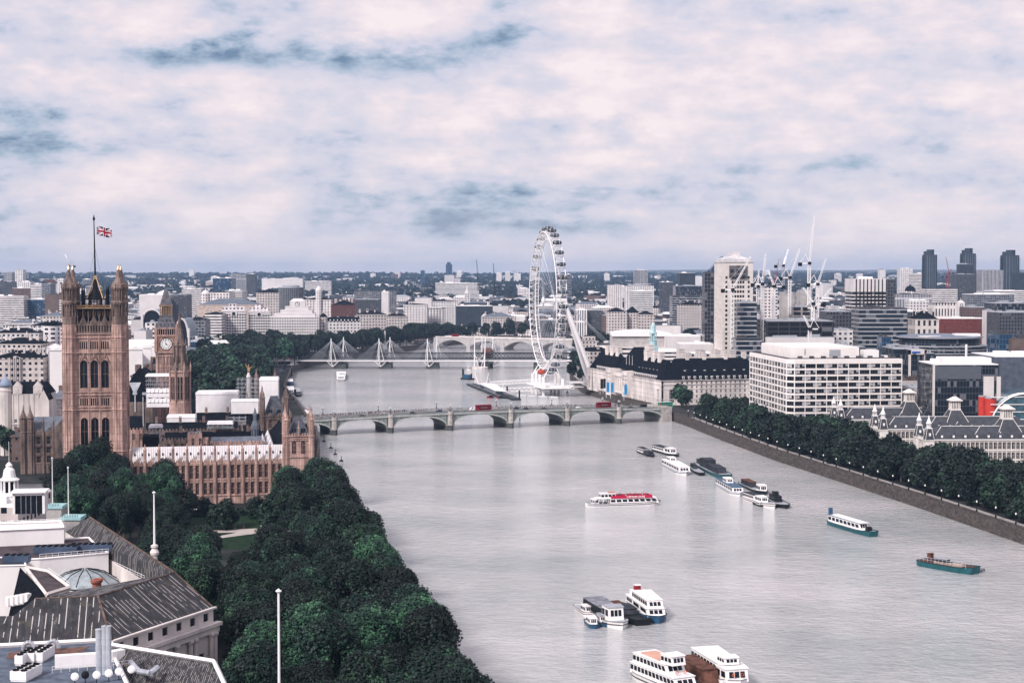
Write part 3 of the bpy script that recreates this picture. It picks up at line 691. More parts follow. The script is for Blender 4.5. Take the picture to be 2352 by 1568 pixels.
  mb.box(-4.3, 4.3, -g - .34, -g - .002, 65.3 - b, 65.9 - b); mb.box(-4.3, 4.3, -g - .34, -g - .002, 56.4 - b, 57 - b)
  mb.build('dial_frame', gold if False else pmat('gilded brown stone', (.28, .15, .10), .7, .4, 1.2), dl)
elizabeth()
def central():
 x, y = D(414, 900, 850).xy; o = thing('octagonal_tower', 'slender octagonal stone lantern tower with spire in the middle of the palace', 'tower', (x, y, LAND), PA); b = LAND
 mb = MB(); r = 5.6
 mb.lathe([(r + 1.0, 10), (r + .9, 31 - b), (r + .2, 37.5 - b), (r - .3, 38 - b), (r - .3, 53 - b), (r + .3, 53.8 - b), (r - .2, 54.6 - b)], 0, 0, 8, R(22.5)); oct_ribs(mb, 0, 0, r + .1, 30 - b, 55 - b, .45)
 for i in range(8): a = R(22.5) + i * math.pi / 4; pinnacle(mb, (r + .3) * math.cos(a), (r + .3) * math.sin(a), 54 - b, 5.5, .5)
 w1 = mb.build('wall', stone, o)
 ws = []
 for i in range(8):
  a = i * math.pi / 4; rr = (r - .3) * math.cos(R(22.5)) + .35
  for s in (-.8, .8):
   x_, y_ = rr * math.cos(a) - s * math.sin(a), rr * math.sin(a) + s * math.cos(a)
   ws.append((x_, y_, 39.2 - b, a + math.pi / 2, win_mesh(1.15, 12.2, 1, 3, .6, stone, glass, .1)))
 put_windows(o, ws)
 mb = MB(); mb.lathe([(r, 54.4 - b), (4.6, 56.2 - b), (3.5, 58.4 - b), (3.3, 58.6 - b), (2.7, 58.8 - b), (2.7, 67 - b), (3.4, 67.6 - b), (2.6, 69 - b), (2.1, 72 - b), (.35, 85 - b), (.1, 88 - b)], 0, 0, 8, R(22.5))
 oct_ribs(mb, 0, 0, 3.1, 57 - b, 68 - b, .35)
 for i in range(8): a = R(22.5) + i * math.pi / 4; pinnacle(mb, 4.0 * math.cos(a), 4.0 * math.sin(a), 57 - b, 7, .45); pinnacle(mb, 3.3 * math.cos(a), 3.3 * math.sin(a), 67 - b, 4.5, .35)
 for k in range(5): mb.lathe([(1.95 - k * .33, 73 + k * 2.3 - b), (2.15 - k * .34, 73.3 + k * 2.3 - b), (1.85 - k * .33, 73.7 + k * 2.3 - b)], 0, 0, 8, R(22.5))
 mb.build('spire', stone_d, o)
central()
# inner ranges: stone walls, slate roofs
def prange(name, label, lx0, lx1, ly0, ly1, ze, zr, ridge='x', wm=None, rm=None, gable=True, chim=0):
 o = thing(name, label, 'palace roof range', (*pal((lx0 + lx1) / 2, (ly0 + ly1) / 2), LAND), PA); b = LAND
 hx, hy = abs(lx1 - lx0) / 2, abs(ly1 - ly0) / 2; mb = MB(); wm = wm or stone_d
 mb.box(-hx, hx, -hy, hy, 0, ze - b)
 n = max(2, int(hx / 1.6))
 for i in range(n * 2): x = -hx + (i + .5) * hx / n; mb.box(x - .45, x + .45, -hy - .02, -hy + .4, ze - b, ze - b + .9)
 for i in range(n): x = -hx + (i + .5) * 2 * hx / n; mb.box(x - .2, x + .2, -hy - .3, -hy - .003, 0, ze - b)
 if gable: 
  if ridge == 'y': mb.poly((-hx, -hy + .3, ze - b), (hx, -hy + .3, ze - b), (0, -hy + .3, zr - b + .4))
 mb.build('wall', wm, o)
 wins = []
 for i in range(n): x = -hx + (i + .5) * 2 * hx / n + hx / n * .5; 
 mb = MB(); mb.hip(-hx + .5, hx - .5, -hy + .5, hy - .5, ze - b + .01, zr - b, 0 if ridge == 'x' else None, None if ridge == 'x' else 0); mb.build('roof', rm or slate, o)
 for k in range(chim):
  mb = MB(); x = -hx + (k + .5) * 2 * hx / chim; mb.box(x - .7, x + .7, -.6, .6, zr - b - 1.5, zr - b + 2.2)
  for q in range(3): mb.tube((x - .45 + q * .45, 0, zr - b + 2.2), (x - .45 + q * .45, 0, zr - b + 3), .16, .13, 6)
  mb.build('chimney', wm, o)
 ws = []
 m_ = win_mesh(1.3, 3.2, 2, 2, .3, wm, glass, .12)
 for i in range(n):
  x = -hx + (i + .5) * 2 * hx / n + min(.9, hx / n * .5)
  ws.append((x, -hy - .16, ze - b - 5, 0, m_))
 put_windows(o, ws); return o
prange('palace_range', 'brown stone castellated block with flat dark roof behind the white sheeted roof', 34, 58, 34, 46, 28.5, 30.8, 'x', stone, lead)
prange('palace_range', 'low stone gabled range next to the castellated block, dark steep roof', 23, 31, 36, 60, 26, 33.5, 'y')
prange('palace_range', 'steep black roofed range directly right of the great tower', 3, 11, 40, 62, 25, 31, 'x')
prange('palace_range', 'dark flat roofed cross range behind the castellated block', 12, 60, 72, 86, 26.5, 29.5, 'x', chim=3)
prange('palace_range', 'narrow slate roofed range parallel to the river', 50, 58, 90, 150, 25.5, 31, 'y')
prange('palace_range', 'wide dark roofed range before the octagonal tower', 2, 48, 96, 112, 28.5, 32, 'x', chim=4)
prange('palace_range', 'dark ridge roofed range with chimneys level with the octagonal tower', 26, 60, 150, 166, 27.5, 32, 'x', chim=3)
prange('palace_range', 'far slate roofed range towards the clock tower', 14, 60, 205, 220, 26.5, 32, 'x', chim=4)
prange('palace_range', 'slate roofed range at the foot of the clock tower', 20, 62, 255, 272, 25.5, 31.5, 'x', chim=3)
prange('turreted_block', 'brown turret block standing up between the two dark steep roofs', 24, 30.5, 27, 33, 33.5, 34.5, 'x', stone, lead)
prange('turreted_block', 'small brown stone stair block with flat top left of the castellated block', 30.5, 33.2, 28, 32, 31, 31.6, 'x', stone, lead)
prange('palace_range', 'plain brown range hidden left of the octagonal tower', -14, 0, 120, 140, 27, 33, 'x', stone)
# great hall with the tall south window
def great_hall():
 x, y = D(310, 900, 945).xy; o = thing('great_hall', 'old hall with tall dark roof and Y shaped gable window behind the great tower', 'hall', (x, y, LAND), PA); b = LAND; h = 10
 mb = MB(); mb.box(-h, h, 0, 70, 0, 30 - b); mb.build('wall', stone_d, o)
 mb = MB(); mb.hip(-h - .6, h + .6, 0, 70, 30 - b, 47 - b, None, 0); mb.poly((-h, -.1, 30 - b), (h, -.1, 30 - b), (0, -.1, 46 - b)); mb.build('roof', slate, o)
 mb = MB(); z0 = 31 - b
 mb.poly((-3.6, -.3, 41.5 - b), (0, -.3, 34 - b), (3.6, -.3, 41.5 - b)); mb.box(-.35, .35, -.4, -.12, 24 - b, 34 - b)
 for s in (-1, 1): mb.box(s * 4.6 - .25, s * 4.6 + .25, -.6, -.12, 12 - b, 33 - b); mb.box(s * 5.5 - 1.3, s * 5.5 + 1.3, -.4, -.12, 34 - b, 35.6 - b)
 mb.box(-1.3, 1.3, -.42, -.41, 34.2 - b, 35.8 - b)
 mb.build('gable_window', pmat('pale leaded glass', (.5, .53, .58), .5, .2), o)
great_hall()
# scaffolds and sheeting
sheet = pmat('white sheeting', (0.78, .76, .79), .6, .08, .25, (1, 1, .5), bump=.6)
def scaffold(label, px0, px1, y0, y1, dep, dz, sheeted='roof', zb=None):
 x0, x1 = xat(px0, dep), xat(px1, dep); zt, z0 = zat(y0, dep), (zat(y1, dep) if zb is None else zb)
 o = thing('scaffold', label, 'scaffold', ((x0 + x1) / 2, dep, z0), PA * .6); h = (x1 - x0) / 2; H = zt - z0
 mb = MB(); nx = max(2, int((x1 - x0) / 2.2)); nz = max(2, int(H / 2))
 for yy in (0, dz):
  for i in range(nx + 1): x = -h + i * 2 * h / nx; mb.tube((x, yy, 0), (x, yy, H + .8), .09, .09, 4)
  for k in range(nz + 1): z = H * k / nz; mb.tube((-h - .6, yy, z), (h + .6, yy, z), .09, .09, 4)
 for i in range(nx + 1):
  x = -h + i * 2 * h / nx
  for k in range(nz + 1): mb.tube((x, 0, H * k / nz), (x, dz, H * k / nz), .07, .07, 4)
 mb.tube((-h, 0, 0), (0, 0, H), .09, .09, 4); mb.tube((h, 0, H * .2), (0, 0, H), .09, .09, 4)
 mb.build('tube_frame', steel, o)
 mb = MB()
 for k in range(nz): mb.box(-h, h, .1, 1.2, H * k / nz + .05, H * k / nz + .15)
 mb.build('platform', pmat('scaffold board', (.30, .27, .26), .9, .3), o)
 if sheeted in ('roof', 'all'):
  mb = MB(); mb.box(-h - .5, h + .5, -.5, dz + .5, H + .6, H + 1.9, .4)
  if sheeted == 'all': mb.box(-h - .2, h + .2, -.3, dz, .1, H + .5)
  mb.build('sheeting', sheet, o)
 if sheeted == 'rags':
  mb = MB(); g = random.Random(3)
  for k in range(4):
   z = H * (.02 + k * .16); xs = [-h + j * 2 * h / 6 for j in range(7)]
   for a, c in zip(xs, xs[1:]): e = g.uniform(-.5, .4); mb.poly((a, -.35, z), (c, -.35 - .4 * (k % 2), z), (c, -.2, z + H * .14 + e), (a, -.2, z + H * .14 - e))
  mb.box(-h - .5, h + .5, -.5, dz + .5, H + .4, H + 1.6, .4); mb.build('sheeting', sheet, o)
 return o
scaffold('scaffold hung with white sheets left of the octagonal tower', 334, 388, 866, 936, 900, 10, 'rags')
scaffold('open scaffold tower with crossed braces before the gold statue', 543, 594, 872, 920, 905, 12, 'none')
scaffold('scaffold box fully wrapped in white sheeting beside the open scaffold tower', 595, 636, 876, 930, 905, 16, 'all', 26)
scaffold('long low white sheeted temporary roof right of the octagonal tower', 449, 542, 908, 952, 880, 16, 'all', 27)
scaffold('small scaffold with a white platform right of the great tower', 340, 366, 985, 1018, 742, 5, 'roof')
scaffold('low scaffold with white sheets at the foot of the octagonal tower', 382, 444, 962, 972, 812, 8, 'all')
scaffold('flat scaffold deck with white boards behind the castellated block', 475, 530, 977, 984, 780, 6, 'roof')
scaffold('white hoarding strip below the open scaffold tower', 530, 590, 925, 950, 850, 6, 'all')
scaffold('tattered scaffold right of the castellated block', 520, 560, 960, 975, 800, 6, 'none')
# ridge ventilator and white sloping roofs near the river
x, y = D(586, 1000, 745).xy
o = thing('roof_ventilator', 'grey lead ventilator turret with pointed cap beside the castellated block', 'ventilator', (x, y, 27), PA)
mb = MB(); mb.lathe([(1.9, 0), (1.9, 6), (2.1, 6.3), (1.9, 8.2), (1.2, 10), (.9, 10.4), (.9, 12.5), (1.1, 12.8), (.1, 16.5)], 0, 0, 8, R(22.5)); mb.build('shaft', lead, o)
mb = MB()
for i in range(8): a = i * math.pi / 4; mb.tube((1.95 * math.cos(a), 1.95 * math.sin(a), .5), (1.95 * math.cos(a), 1.95 * math.sin(a), 6), .12, .12, 4)
mb.build('louvres', black, o)
for k, (px0, px1) in enumerate(((598, 611), (612, 628))):
 x0, x1 = xat(px0, 742), xat(px1, 742)
 o = thing('glazed_roof', ['narrow white ridged roof beside the ventilator turret', 'wider white ridged roof next to the river range'][k], 'roof', ((x0 + x1) / 2, 742, 22), PA)
 mb = MB(); h = (x1 - x0) / 2; mb.box(-h, h, 0, 50, 0, 3); mb.build('wall', stone_d, o)
 mb = MB(); mb.hip(-h, h, 0, 50, 3.01, 6.5, None, 0); mb.build('roof', sheet, o)
# statue on the scaffold
x, y = D(571, 860, 985).xy
o = thing('statue', 'small gilded winged statue on a tall plinth above the open scaffold tower', 'statue', (x, y, LAND))
mb = MB(); mb.lathe([(3, 0), (2.2, 8), (1.5, 20), (1.2, 36), (1.6, 36.6), (.5, 39.5)], 0, 0, 8); mb.build('plinth', portland, o)
mb = MB(); mb.lathe([(.5, 39.5), (.9, 40.5), (.6, 42), (.35, 43), (.45, 43.6), (.1, 44.2)], 0, 0, 7)
mb.add([(-.2, 0, 41), (-1.8, .3, 43.2), (-2.2, .2, 45.8), (-.5, 0, 42.6)], [[0, 1, 2, 3], [3, 2, 1, 0]]); mb.add([(.2, 0, 41), (1.5, .3, 41.8), (2.6, .2, 43.4), (.5, 0, 42.6)], [[0, 1, 2, 3], [3, 2, 1, 0]])
mb.build('figure', gold, o)
# west front pieces seen left of the great tower
o = thing('palace_west_wing', 'sooty gothic wing with twin octagonal turrets and great arched window, left of the great tower', 'palace', (*G(55, 1088, LAND).xy, LAND), PA)
W0 = 14.5; gothic_front(o, (0, 0), (W0, 0), 3, LAND, 26.2 - LAND, 0, [(11 - LAND, 14.2 - LAND), (15.8 - LAND, 18.8 - LAND), (20.3 - LAND, 24 - LAND)], stone_d, wn=1, but=.8)
mb = MB(); mb.hip(0, 30, .6, 14, 25.5 - LAND, 33.5 - LAND, 3, 6.4); mb.build('roof', lead, o)
for q in ((0, 0), (3.4, .2)):
 mb = MB(); mb.lathe([(1.7, 0), (1.6, 26 - LAND), (1.9, 26.5 - LAND), (1.5, 27 - LAND), (1.5, 33 - LAND), (2.0, 33.5 - LAND), (1.2, 35.5 - LAND), (.9, 36 - LAND), (.3, 38 - LAND), (.05, 40.5 - LAND)], q[0], q[1], 8, R(22.5)); oct_ribs(mb, q[0], q[1], 1.62, 0, 33 - LAND, .16); mb.build('turret', stone_d, o)
mb = MB(); ws = []
facade(mb, ws, (W0 + .6, -1.5), (W0 + 12, -1.5), 0, 28.5 - LAND, [6.2], [(11.5 - LAND, 27 - LAND)], 8.6, nx=8, nz=4, arch=.5, fm=pmat('pale mullion', (.4, .38, .38)), bar=.16, dep=.6, wallm_=stone_d)
mb.poly((W0 + .6, -1.5, 28.5 - LAND), (W0 + 12, -1.5, 28.5 - LAND), (W0 + 6.5, -1.5, 35 - LAND)); mb.box(W0 + .5, W0 + 12, -1.48, 8, 0, 28.3 - LAND); mb.build('gable_wall', stone_d, o); put_windows(o, ws, 'arched_window')
# ---------------------------------------------------------------- arched road bridge
BA, BB_ = G(766, 999), G(1422, 972.5)
def arch_bridge():
 A = BA.xy; B = BB_.xy; d = (B - A).normalized(); ang = math.atan2(d.y, d.x)
 L = (B - A).length; px_ = [766, 896, 1033, 1173, 1303, 1422]
 piers = []
 for p in px_:                                   # where the sight line crosses the bridge line
  k = (p - 1176) / F; s = (k * A.y - A.x) / (d.x - k * d.y); piers.append(s)
 a0 = piers[0] - 36; a1 = piers[-1] + 35
 o = thing('road_bridge', 'grey green iron road bridge of seven low arches with crowded pavements', 'bridge', (A.x, A.y, 0), ang)
 Wd = 26.0
 def deck(s): return 9.2 + 2.3 * (1 - ((s - (a0 + a1) / 2) / ((a1 - a0) / 2)) ** 2)
 iron = pmat('bridge green iron', (.20, .235, .22), .6, .2, .5); iron_l = pmat('bridge pale iron', (.42, .43, .42), .6, .15, .5); gran = pmat('bridge granite', (.40, .375, .36), .9, .2, .4)
 sup = [a0] + piers + [a1]; hw = 2.3
 mb = MB(); rb = MB()
 for i in range(len(sup) - 1):
  s0 = sup[i] + (hw if i else 1.0); s1 = sup[i + 1] - (hw if i < len(sup) - 2 else 1.0); N = 20; c = (s0 + s1) / 2; hf = (s1 - s0) / 2
  def soff(s): return 3.0 + (deck(c) - 1.5 - 3.0) * math.sqrt(max(0, 1 - ((s - c) / hf) ** 2))
  for k in range(N):
   t0 = s0 + (s1 - s0) * (.5 - .5 * math.cos(math.pi * k / N)); t1 = s0 + (s1 - s0) * (.5 - .5 * math.cos(math.pi * (k + 1) / N)); z0, z1 = soff(t0), soff(t1); e0, e1 = deck(t0) - .55, deck(t1) - .55
   mb.poly((t0, 0, z0), (t1, 0, z1), (t1, 0, e1), (t0, 0, e0)); mb.poly((t1, Wd, z1), (t0, Wd, z0), (t0, Wd, e0), (t1, Wd, e1)); mb.poly((t0, 0, z0), (t0, Wd, z0), (t1, Wd, z1), (t1, 0, z1))
   rb.poly((t0, -.35, z0), (t1, -.35, z1), (t1, -.35, min(e1, z1 + .9)), (t0, -.35, min(e0, z0 + .9))); rb.poly((t0, -.35, z0), (t0, .0, z0), (t1, .0, z1), (t1, -.35, z1)); rb.poly((t0, -.35, min(e0, z0 + .9)), (t1, -.35, min(e1, z1 + .9)), (t1, 0, min(e1, z1 + .9)), (t0, 0, min(e0, z0 + .9)))
   if k % 2 == 0 and e0 - z0 > 1.6: rb.tube((t0, -.12, z0 + .6), (t0, -.12, e0), .1, .1, 4); 
  rb.build('arch_rib', iron_l, o); rb = MB()
 mb.build('spandrel_arches', iron, o)
 n = 60
 for y0, y1, e0, e1 in ((-.7, 0, -.6, .25), (Wd, Wd + .7, -.6, .25)):
  mb = MB()
  for k in range(n):
   t0, t1 = a0 - 6 + (a1 - a0 + 12) * k / n, a0 - 6 + (a1 - a0 + 12) * (k + 1) / n
   mb.add([(t0, y0, deck(t0) + e0), (t1, y0, deck(t1) + e0), (t1, y1, deck(t1) + e0), (t0, y1, deck(t0) + e0), (t0, y0, deck(t0) + e1), (t1, y0, deck(t1) + e1), (t1, y1, deck(t1) + e1), (t0, y1, deck(t0) + e1)], [[0, 1, 5, 4], [2, 3, 7, 6], [4, 5, 6, 7], [0, 3, 2, 1]])
  mb.build('cornice', iron_l, o)
 mb = MB()
 for k in range(n):
  t0, t1 = a0 - 6 + (a1 - a0 + 12) * k / n, a0 - 6 + (a1 - a0 + 12) * (k + 1) / n
  for y in (-.35, Wd + .35):
   for e0, e1, r in ((.25, .4, .14), (1.15, 1.35, .2)):
    mb.add([(t0, y - r, deck(t0) + e0), (t1, y - r, deck(t1) + e0), (t1, y + r, deck(t1) + e0), (t0, y + r, deck(t0) + e0), (t0, y - r, deck(t0) + e1), (t1, y - r, deck(t1) + e1), (t1, y + r, deck(t1) + e1), (t0, y + r, deck(t0) + e1)], [[0, 1, 5, 4], [2, 3, 7, 6], [4, 5, 6, 7], [0, 3, 2, 1]])
   for q in range(6): x = t0 + (t1 - t0) * q / 6; mb.box(x - .1, x + .1, y - .1, y + .1, deck(x) + .3, deck(x) + 1.2)
 mb.build('parapet', iron, o)
 mb = MB(); mb.cur = 0
 for k in range(n):
  t0, t1 = a0 - 6 + (a1 - a0 + 12) * k / n, a0 - 6 + (a1 - a0 + 12) * (k + 1) / n
  for y0, y1, e, c in ((0, 4, .16, 1), (4, Wd - 4, 0, 0), (Wd - 4, Wd, .16, 1)):
   mb.cur = c; mb.poly((t0, y0, deck(t0) + e), (t1, y0, deck(t1) + e), (t1, y1, deck(t1) + e), (t0, y1, deck(t0) + e))
  mb.poly((t0, 4, deck(t0)), (t1, 4, deck(t1)), (t1, 4, deck(t1) + .16), (t0, 4, deck(t0) + .16)); mb.poly((t1, Wd - 4, deck(t1)), (t0, Wd - 4, deck(t0)), (t0, Wd - 4, deck(t0) + .16), (t1, Wd - 4, deck(t1) + .16))
  mb.cur = 2
  if k % 2 == 0:
   for y in (7.5, Wd / 2, Wd - 7.5): mb.poly((t0, y - .12, deck(t0) + .012), (t1, y - .12, deck(t1) + .012), (t1, y + .12, deck(t1) + .012), (t0, y + .12, deck(t0) + .012))
 mb.build('road_deck', [pmat('bridge road', (.13, .13, .14), .9, .2, .2), pmat('bridge pavement', (.27, .26, .26), .9, .2, .3), pmat('road paint', (.6, .6, .6), .8, .1)], o)
 for s in piers:
  mb = MB(); z = deck(s)
  mb.prism([(s - hw, 0), (s - hw, Wd), (s, Wd + 3), (s + hw, Wd), (s + hw, 0), (s, -3)], -1.5, 3.6); mb.box(s - hw, s + hw, .3, Wd - .3, 3.6, z - .9)
  mb.build('pier', gran if False else pmat('wet granite', (.075, .08, .08), .6, .3, .5), o)
  for y, sg in ((0, -1), (Wd, 1)):
   mb = MB(); mb.lathe([(2.2, 3.6), (1.9, 4.2), (1.75, z - 1), (2.1, z - .6), (2.1, z + .3), (1.8, z + .5), (1.8, z + 1.5), (2.0, z + 1.6)], s, y + sg * .3, 8, R(22.5)); mb.build('pier_turret', gran, o)
 for x0, x1 in ((a0 - 7, a0 + 1), (a1 - 1, a1 + 7)):
  mb = MB(); mb.box(x0, x1, -.9, Wd + .9, -1, deck(a0) + 1.5); mb.build('abutment', gran, o)
 # lamps: things of their own
 lm = MB(); lm.lathe([(.45, 0), (.4, .5), (.18, .9), (.12, 3.2), (.2, 3.4), (.1, 3.6), (.08, 4.2)], 0, 0, 8)
 for a in (0, 2.09, 4.19): lm.path([(0, 0, 3.0), (.5 * math.cos(a), .5 * math.sin(a), 3.1), (.7 * math.cos(a), .7 * math.sin(a), 3.5)], .07)
 post = lm.mesh('lamp_post', black)
 lt = MB(); lt.lathe([(.1, 0), (.3, .12), (.36, .5), (.12, .72), (.03, .95)], 0, 0, 8); lant = lt.mesh('lantern', pmat('lamp glass', (.55, .56, .6), .2, .05))
 idx = 0
 for j, y in enumerate((-.3, Wd + .3)):
  for k, s in enumerate(piers):
   q = Vector((A.x, A.y, deck(s) + 1.6)) + Vector((d.x * s - d.y * y, d.y * s + d.x * y, 0))
   L_ = thing('street_lamp', 'black triple lantern lamp over bridge pier %d from the palace, %s parapet' % (k + 1, ['near', 'far'][j]), 'street lamp', q, ang, 'lamps on the road bridge')
   inst('post', post, L_)
   for a in (0, 2.09, 4.19): inst('lantern', lant, L_, (.7 * math.cos(a), .7 * math.sin(a), 3.5))
   inst('lantern', lant, L_, (0, 0, 4.2))
 return o, d, ang, deck, a0, a1, Wd, piers
bro, bd, bang, bdeck, ba0, ba1, bW, bpiers = arch_bridge()
def on_bridge(s, y, dz=0.0): A = BA; return Vector((A.x + bd.x * s - bd.y * y, A.y + bd.y * s + bd.x * y, bdeck(s) + dz))
def bridge_s(px, y=0):       # distance along the bridge of a pixel column
 k = (px - 1176) / F; ax, ay = BA.x - bd.y * y, BA.y + bd.x * y; return (k * ay - ax) / (bd.x - k * bd.y)
# vehicles
def wheels(root, xs, w_, r, tyre=None):
 me = MB(); me.tube((0, -.14, 0), (0, .14, 0), r, r, 10); mt = me.mesh('wheel', black)
 hub = MB(); hub.tube((0, -.16, 0), (0, .16, 0), r * .5, r * .5, 8); mh = hub.mesh('hub', greyp)
 for x in xs:
  for s in (-1, 1): wh = inst('wheel', mt, root, (x, s * w_, r)); inst('hub', mh, wh)
def bus(label, s, y, colr, open_top=False, art=False, flip=1):
 q = on_bridge(s, y, .02); o = thing('double_decker_bus', label, 'bus', q, bang + (0 if flip > 0 else math.pi), 'double decker buses crossing the bridge')
 mb = MB(); mb.box(-5.5, 5.5, -1.25, 1.25, .4, 4.3, .0); mb.box(-5.35, 5.35, -1.15, 1.15, 4.3, 4.42)
 bo = mb.build('body', colr, o)
 mb = MB()
 for z0, z1, xa, xb in ((1.3, 2.2, -3.6, 4.9), (2.95, 3.75, -5.1, 5.2)):
  n = 7
  for sy in (-1, 1):
   for k in range(n): x0 = xa + (xb - xa) * k / n; mb.box(x0 + .08, x0 + (xb - xa) / n - .08, sy * 1.26 - .01, sy * 1.26 + .01, z0, z1)
  mb.box(5.49, 5.52, -1.1, 1.1, z0, z1); mb.box(-5.52, -5.49, -1.0, 1.0, z0, z1)
 mb.build('windows', glass, bo)
 mb = MB(); mb.box(-5.2, 5.2, -1.1, 1.1, 4.42, 4.5); mb.build('roof', colr if not open_top else whitep, bo)
 for sx in (-.8, .8): mb = MB(); mb.box(5.5, 5.56, sx - .18, sx + .18, .6, .85); mb.build('headlight', whitep, bo)
 if art:
  mb = MB(); mb.cur = 0; mb.add([(-5.5, -1.29, .5), (-3.6, -1.29, .5), (-4.9, -1.29, 3.6), (-5.5, -1.29, 3.9)], [[0, 1, 2, 3]]); mb.add([(5.5, 1.29, .5), (3.6, 1.29, .5), (4.9, 1.29, 3.6), (5.5, 1.29, 3.9)], [[0, 1, 2, 3]])
  mb.cur = 1; mb.add([(-2.9, -1.29, .7), (-1.3, -1.29, .7), (-2.1, -1.29, 1.9)], [[0, 1, 2]])
  mb.build('side_print', [pmat('bright red print', (.6, .06, .03), .5, .1), pmat('yellow print', (.65, .5, .1), .5, .1)], bo)
 else:
  mb = MB()
  for sy in (-1, 1): mb.box(-2.2, 2.6, sy * 1.275 - .01, sy * 1.275 + .01, 2.35, 2.78)
  mb.build('advert_panel', pmat('dull advert', (.28, .24, .25), .6, .2, 2), bo)
 wheels(o, (-3.4, 3.2), 1.15, .5); return o
bus('dark red double decker bus in mid river, above the fourth bridge pier', bridge_s(1110, 8), 8, redp)
bus('red double decker bus near the east end, close to the riverside hall', bridge_s(1387, 8), 8, redp)
bus('mint green open top tour bus with red print at the east end', bridge_s(1529, 10), 10, pmat('mint paint', (.10, .36, .25), .4, .1), True, True)
CARM = {}
def car(name, label, cat, q, ang, kind, colr, group):
 o = thing(name, label, cat, q, ang, group)
 key = (kind, colr.name)
 if key not in CARM:
  L_, Wc, H_ = {'car': (4.3, .86, 1.45), 'cab': (4.6, .88, 1.75), 'van': (5.4, .98, 2.3)}[kind]
  mb = MB(); h = L_ / 2; zb = .28
  if kind == 'van': pr = [(-h, zb), (h, zb), (h, .95), (h - .6, 1.15), (h - 1.3, H_ - .1), (h - 1.6, H_), (-h, H_)]
  else: pr = [(-h, zb), (h, zb), (h, .75), (h - .1, .85), (h - 1.15, .98), (h - 1.75, H_), (-h + 1.0, H_), (-h + .3, 1.0), (-h, .9)]
  n = len(pr); vs = [(x, -Wc, z) for x, z in pr] + [(x, Wc, z) for x, z in pr]
  vs = [(x, y * (.84 if z > 1.1 else 1), z) for x, y, z in vs]
  mb.add(vs, [list(range(n)), list(range(2 * n - 1, n - 1, -1))] + [[i, n + i, n + (i + 1) % n, (i + 1) % n] for i in range(n)])
  body = mb.mesh('body', colr); mb = MB()
  a, b = (-h + 1.0, h - 1.75) if kind != 'van' else (h - 2.4, h - 1.6)
  for s in (-1, 1):
   y = s * Wc * .845 + s * .06; mb.add([(a - .4, y, 1.05), (b + .5, y, 1.05), (b, y - s * .02, H_ - .12), (a + .1, y - s * .02, H_ - .12)], [[0, 1, 2, 3] if s < 0 else [3, 2, 1, 0]])
  mb.add([(h - 1.12, -Wc * .75, 1.06), (h - 1.12, Wc * .75, 1.06), (h - 1.66, Wc * .7, H_ - .08), (h - 1.66, -Wc * .7, H_ - .08)], [[0, 1, 2, 3]])
  CARM[key] = (body, mb.mesh('windows', glass), L_, Wc)
 body, gl, L_, Wc = CARM[key]; b_ = inst('body', body, o); inst('windows', gl, b_); wheels(o, (-L_ * .3, L_ * .31), Wc * .93, .33); return o
dk = pmat('black car paint', (.015, .016, .02), .25, .1, .5); sv = pmat('silver car paint', (.4, .42, .45), .3, .1, .5); wc = pmat('white car paint', (.75, .74, .76), .3, .05); bl = pmat('navy car paint', (.02, .04, .10), .25, .1)
for k, (px, y, kd, c, lb) in enumerate([(832, 7, 'car', dk, 'black car'), (948, 7, 'cab', dk, 'black cab'), (1106 - 20, 16, 'van', wc, 'white van'), (1209, 8, 'cab', dk, 'black cab'), (1300, 14, 'car', sv, 'silver car'), (1008, 15, 'car', bl, 'navy car'), (1250, 7, 'car', dk, 'black car'), (1185, 16, 'car', dk, 'black car'), (1450, 7, 'car', dk, 'black car'), (1478, 15, 'van', dk, 'black van'), (880, 16, 'car', sv, 'silver car'), (1330, 8, 'car', wc, 'white car')]):
 car('car', '%s driving on the road bridge, vehicle %d counted from the palace end' % (lb, [0, 2, 4, 6, 8, 3, 7, 5, 10, 11, 1, 9].index(k) + 1 if k in [0, 2, 4, 6, 8, 3, 7, 5, 10, 11, 1, 9] else k), 'car', on_bridge(bridge_s(px, y), y, .02), bang + (math.pi if y > 13 else 0), kd, c, 'traffic on the road bridge')
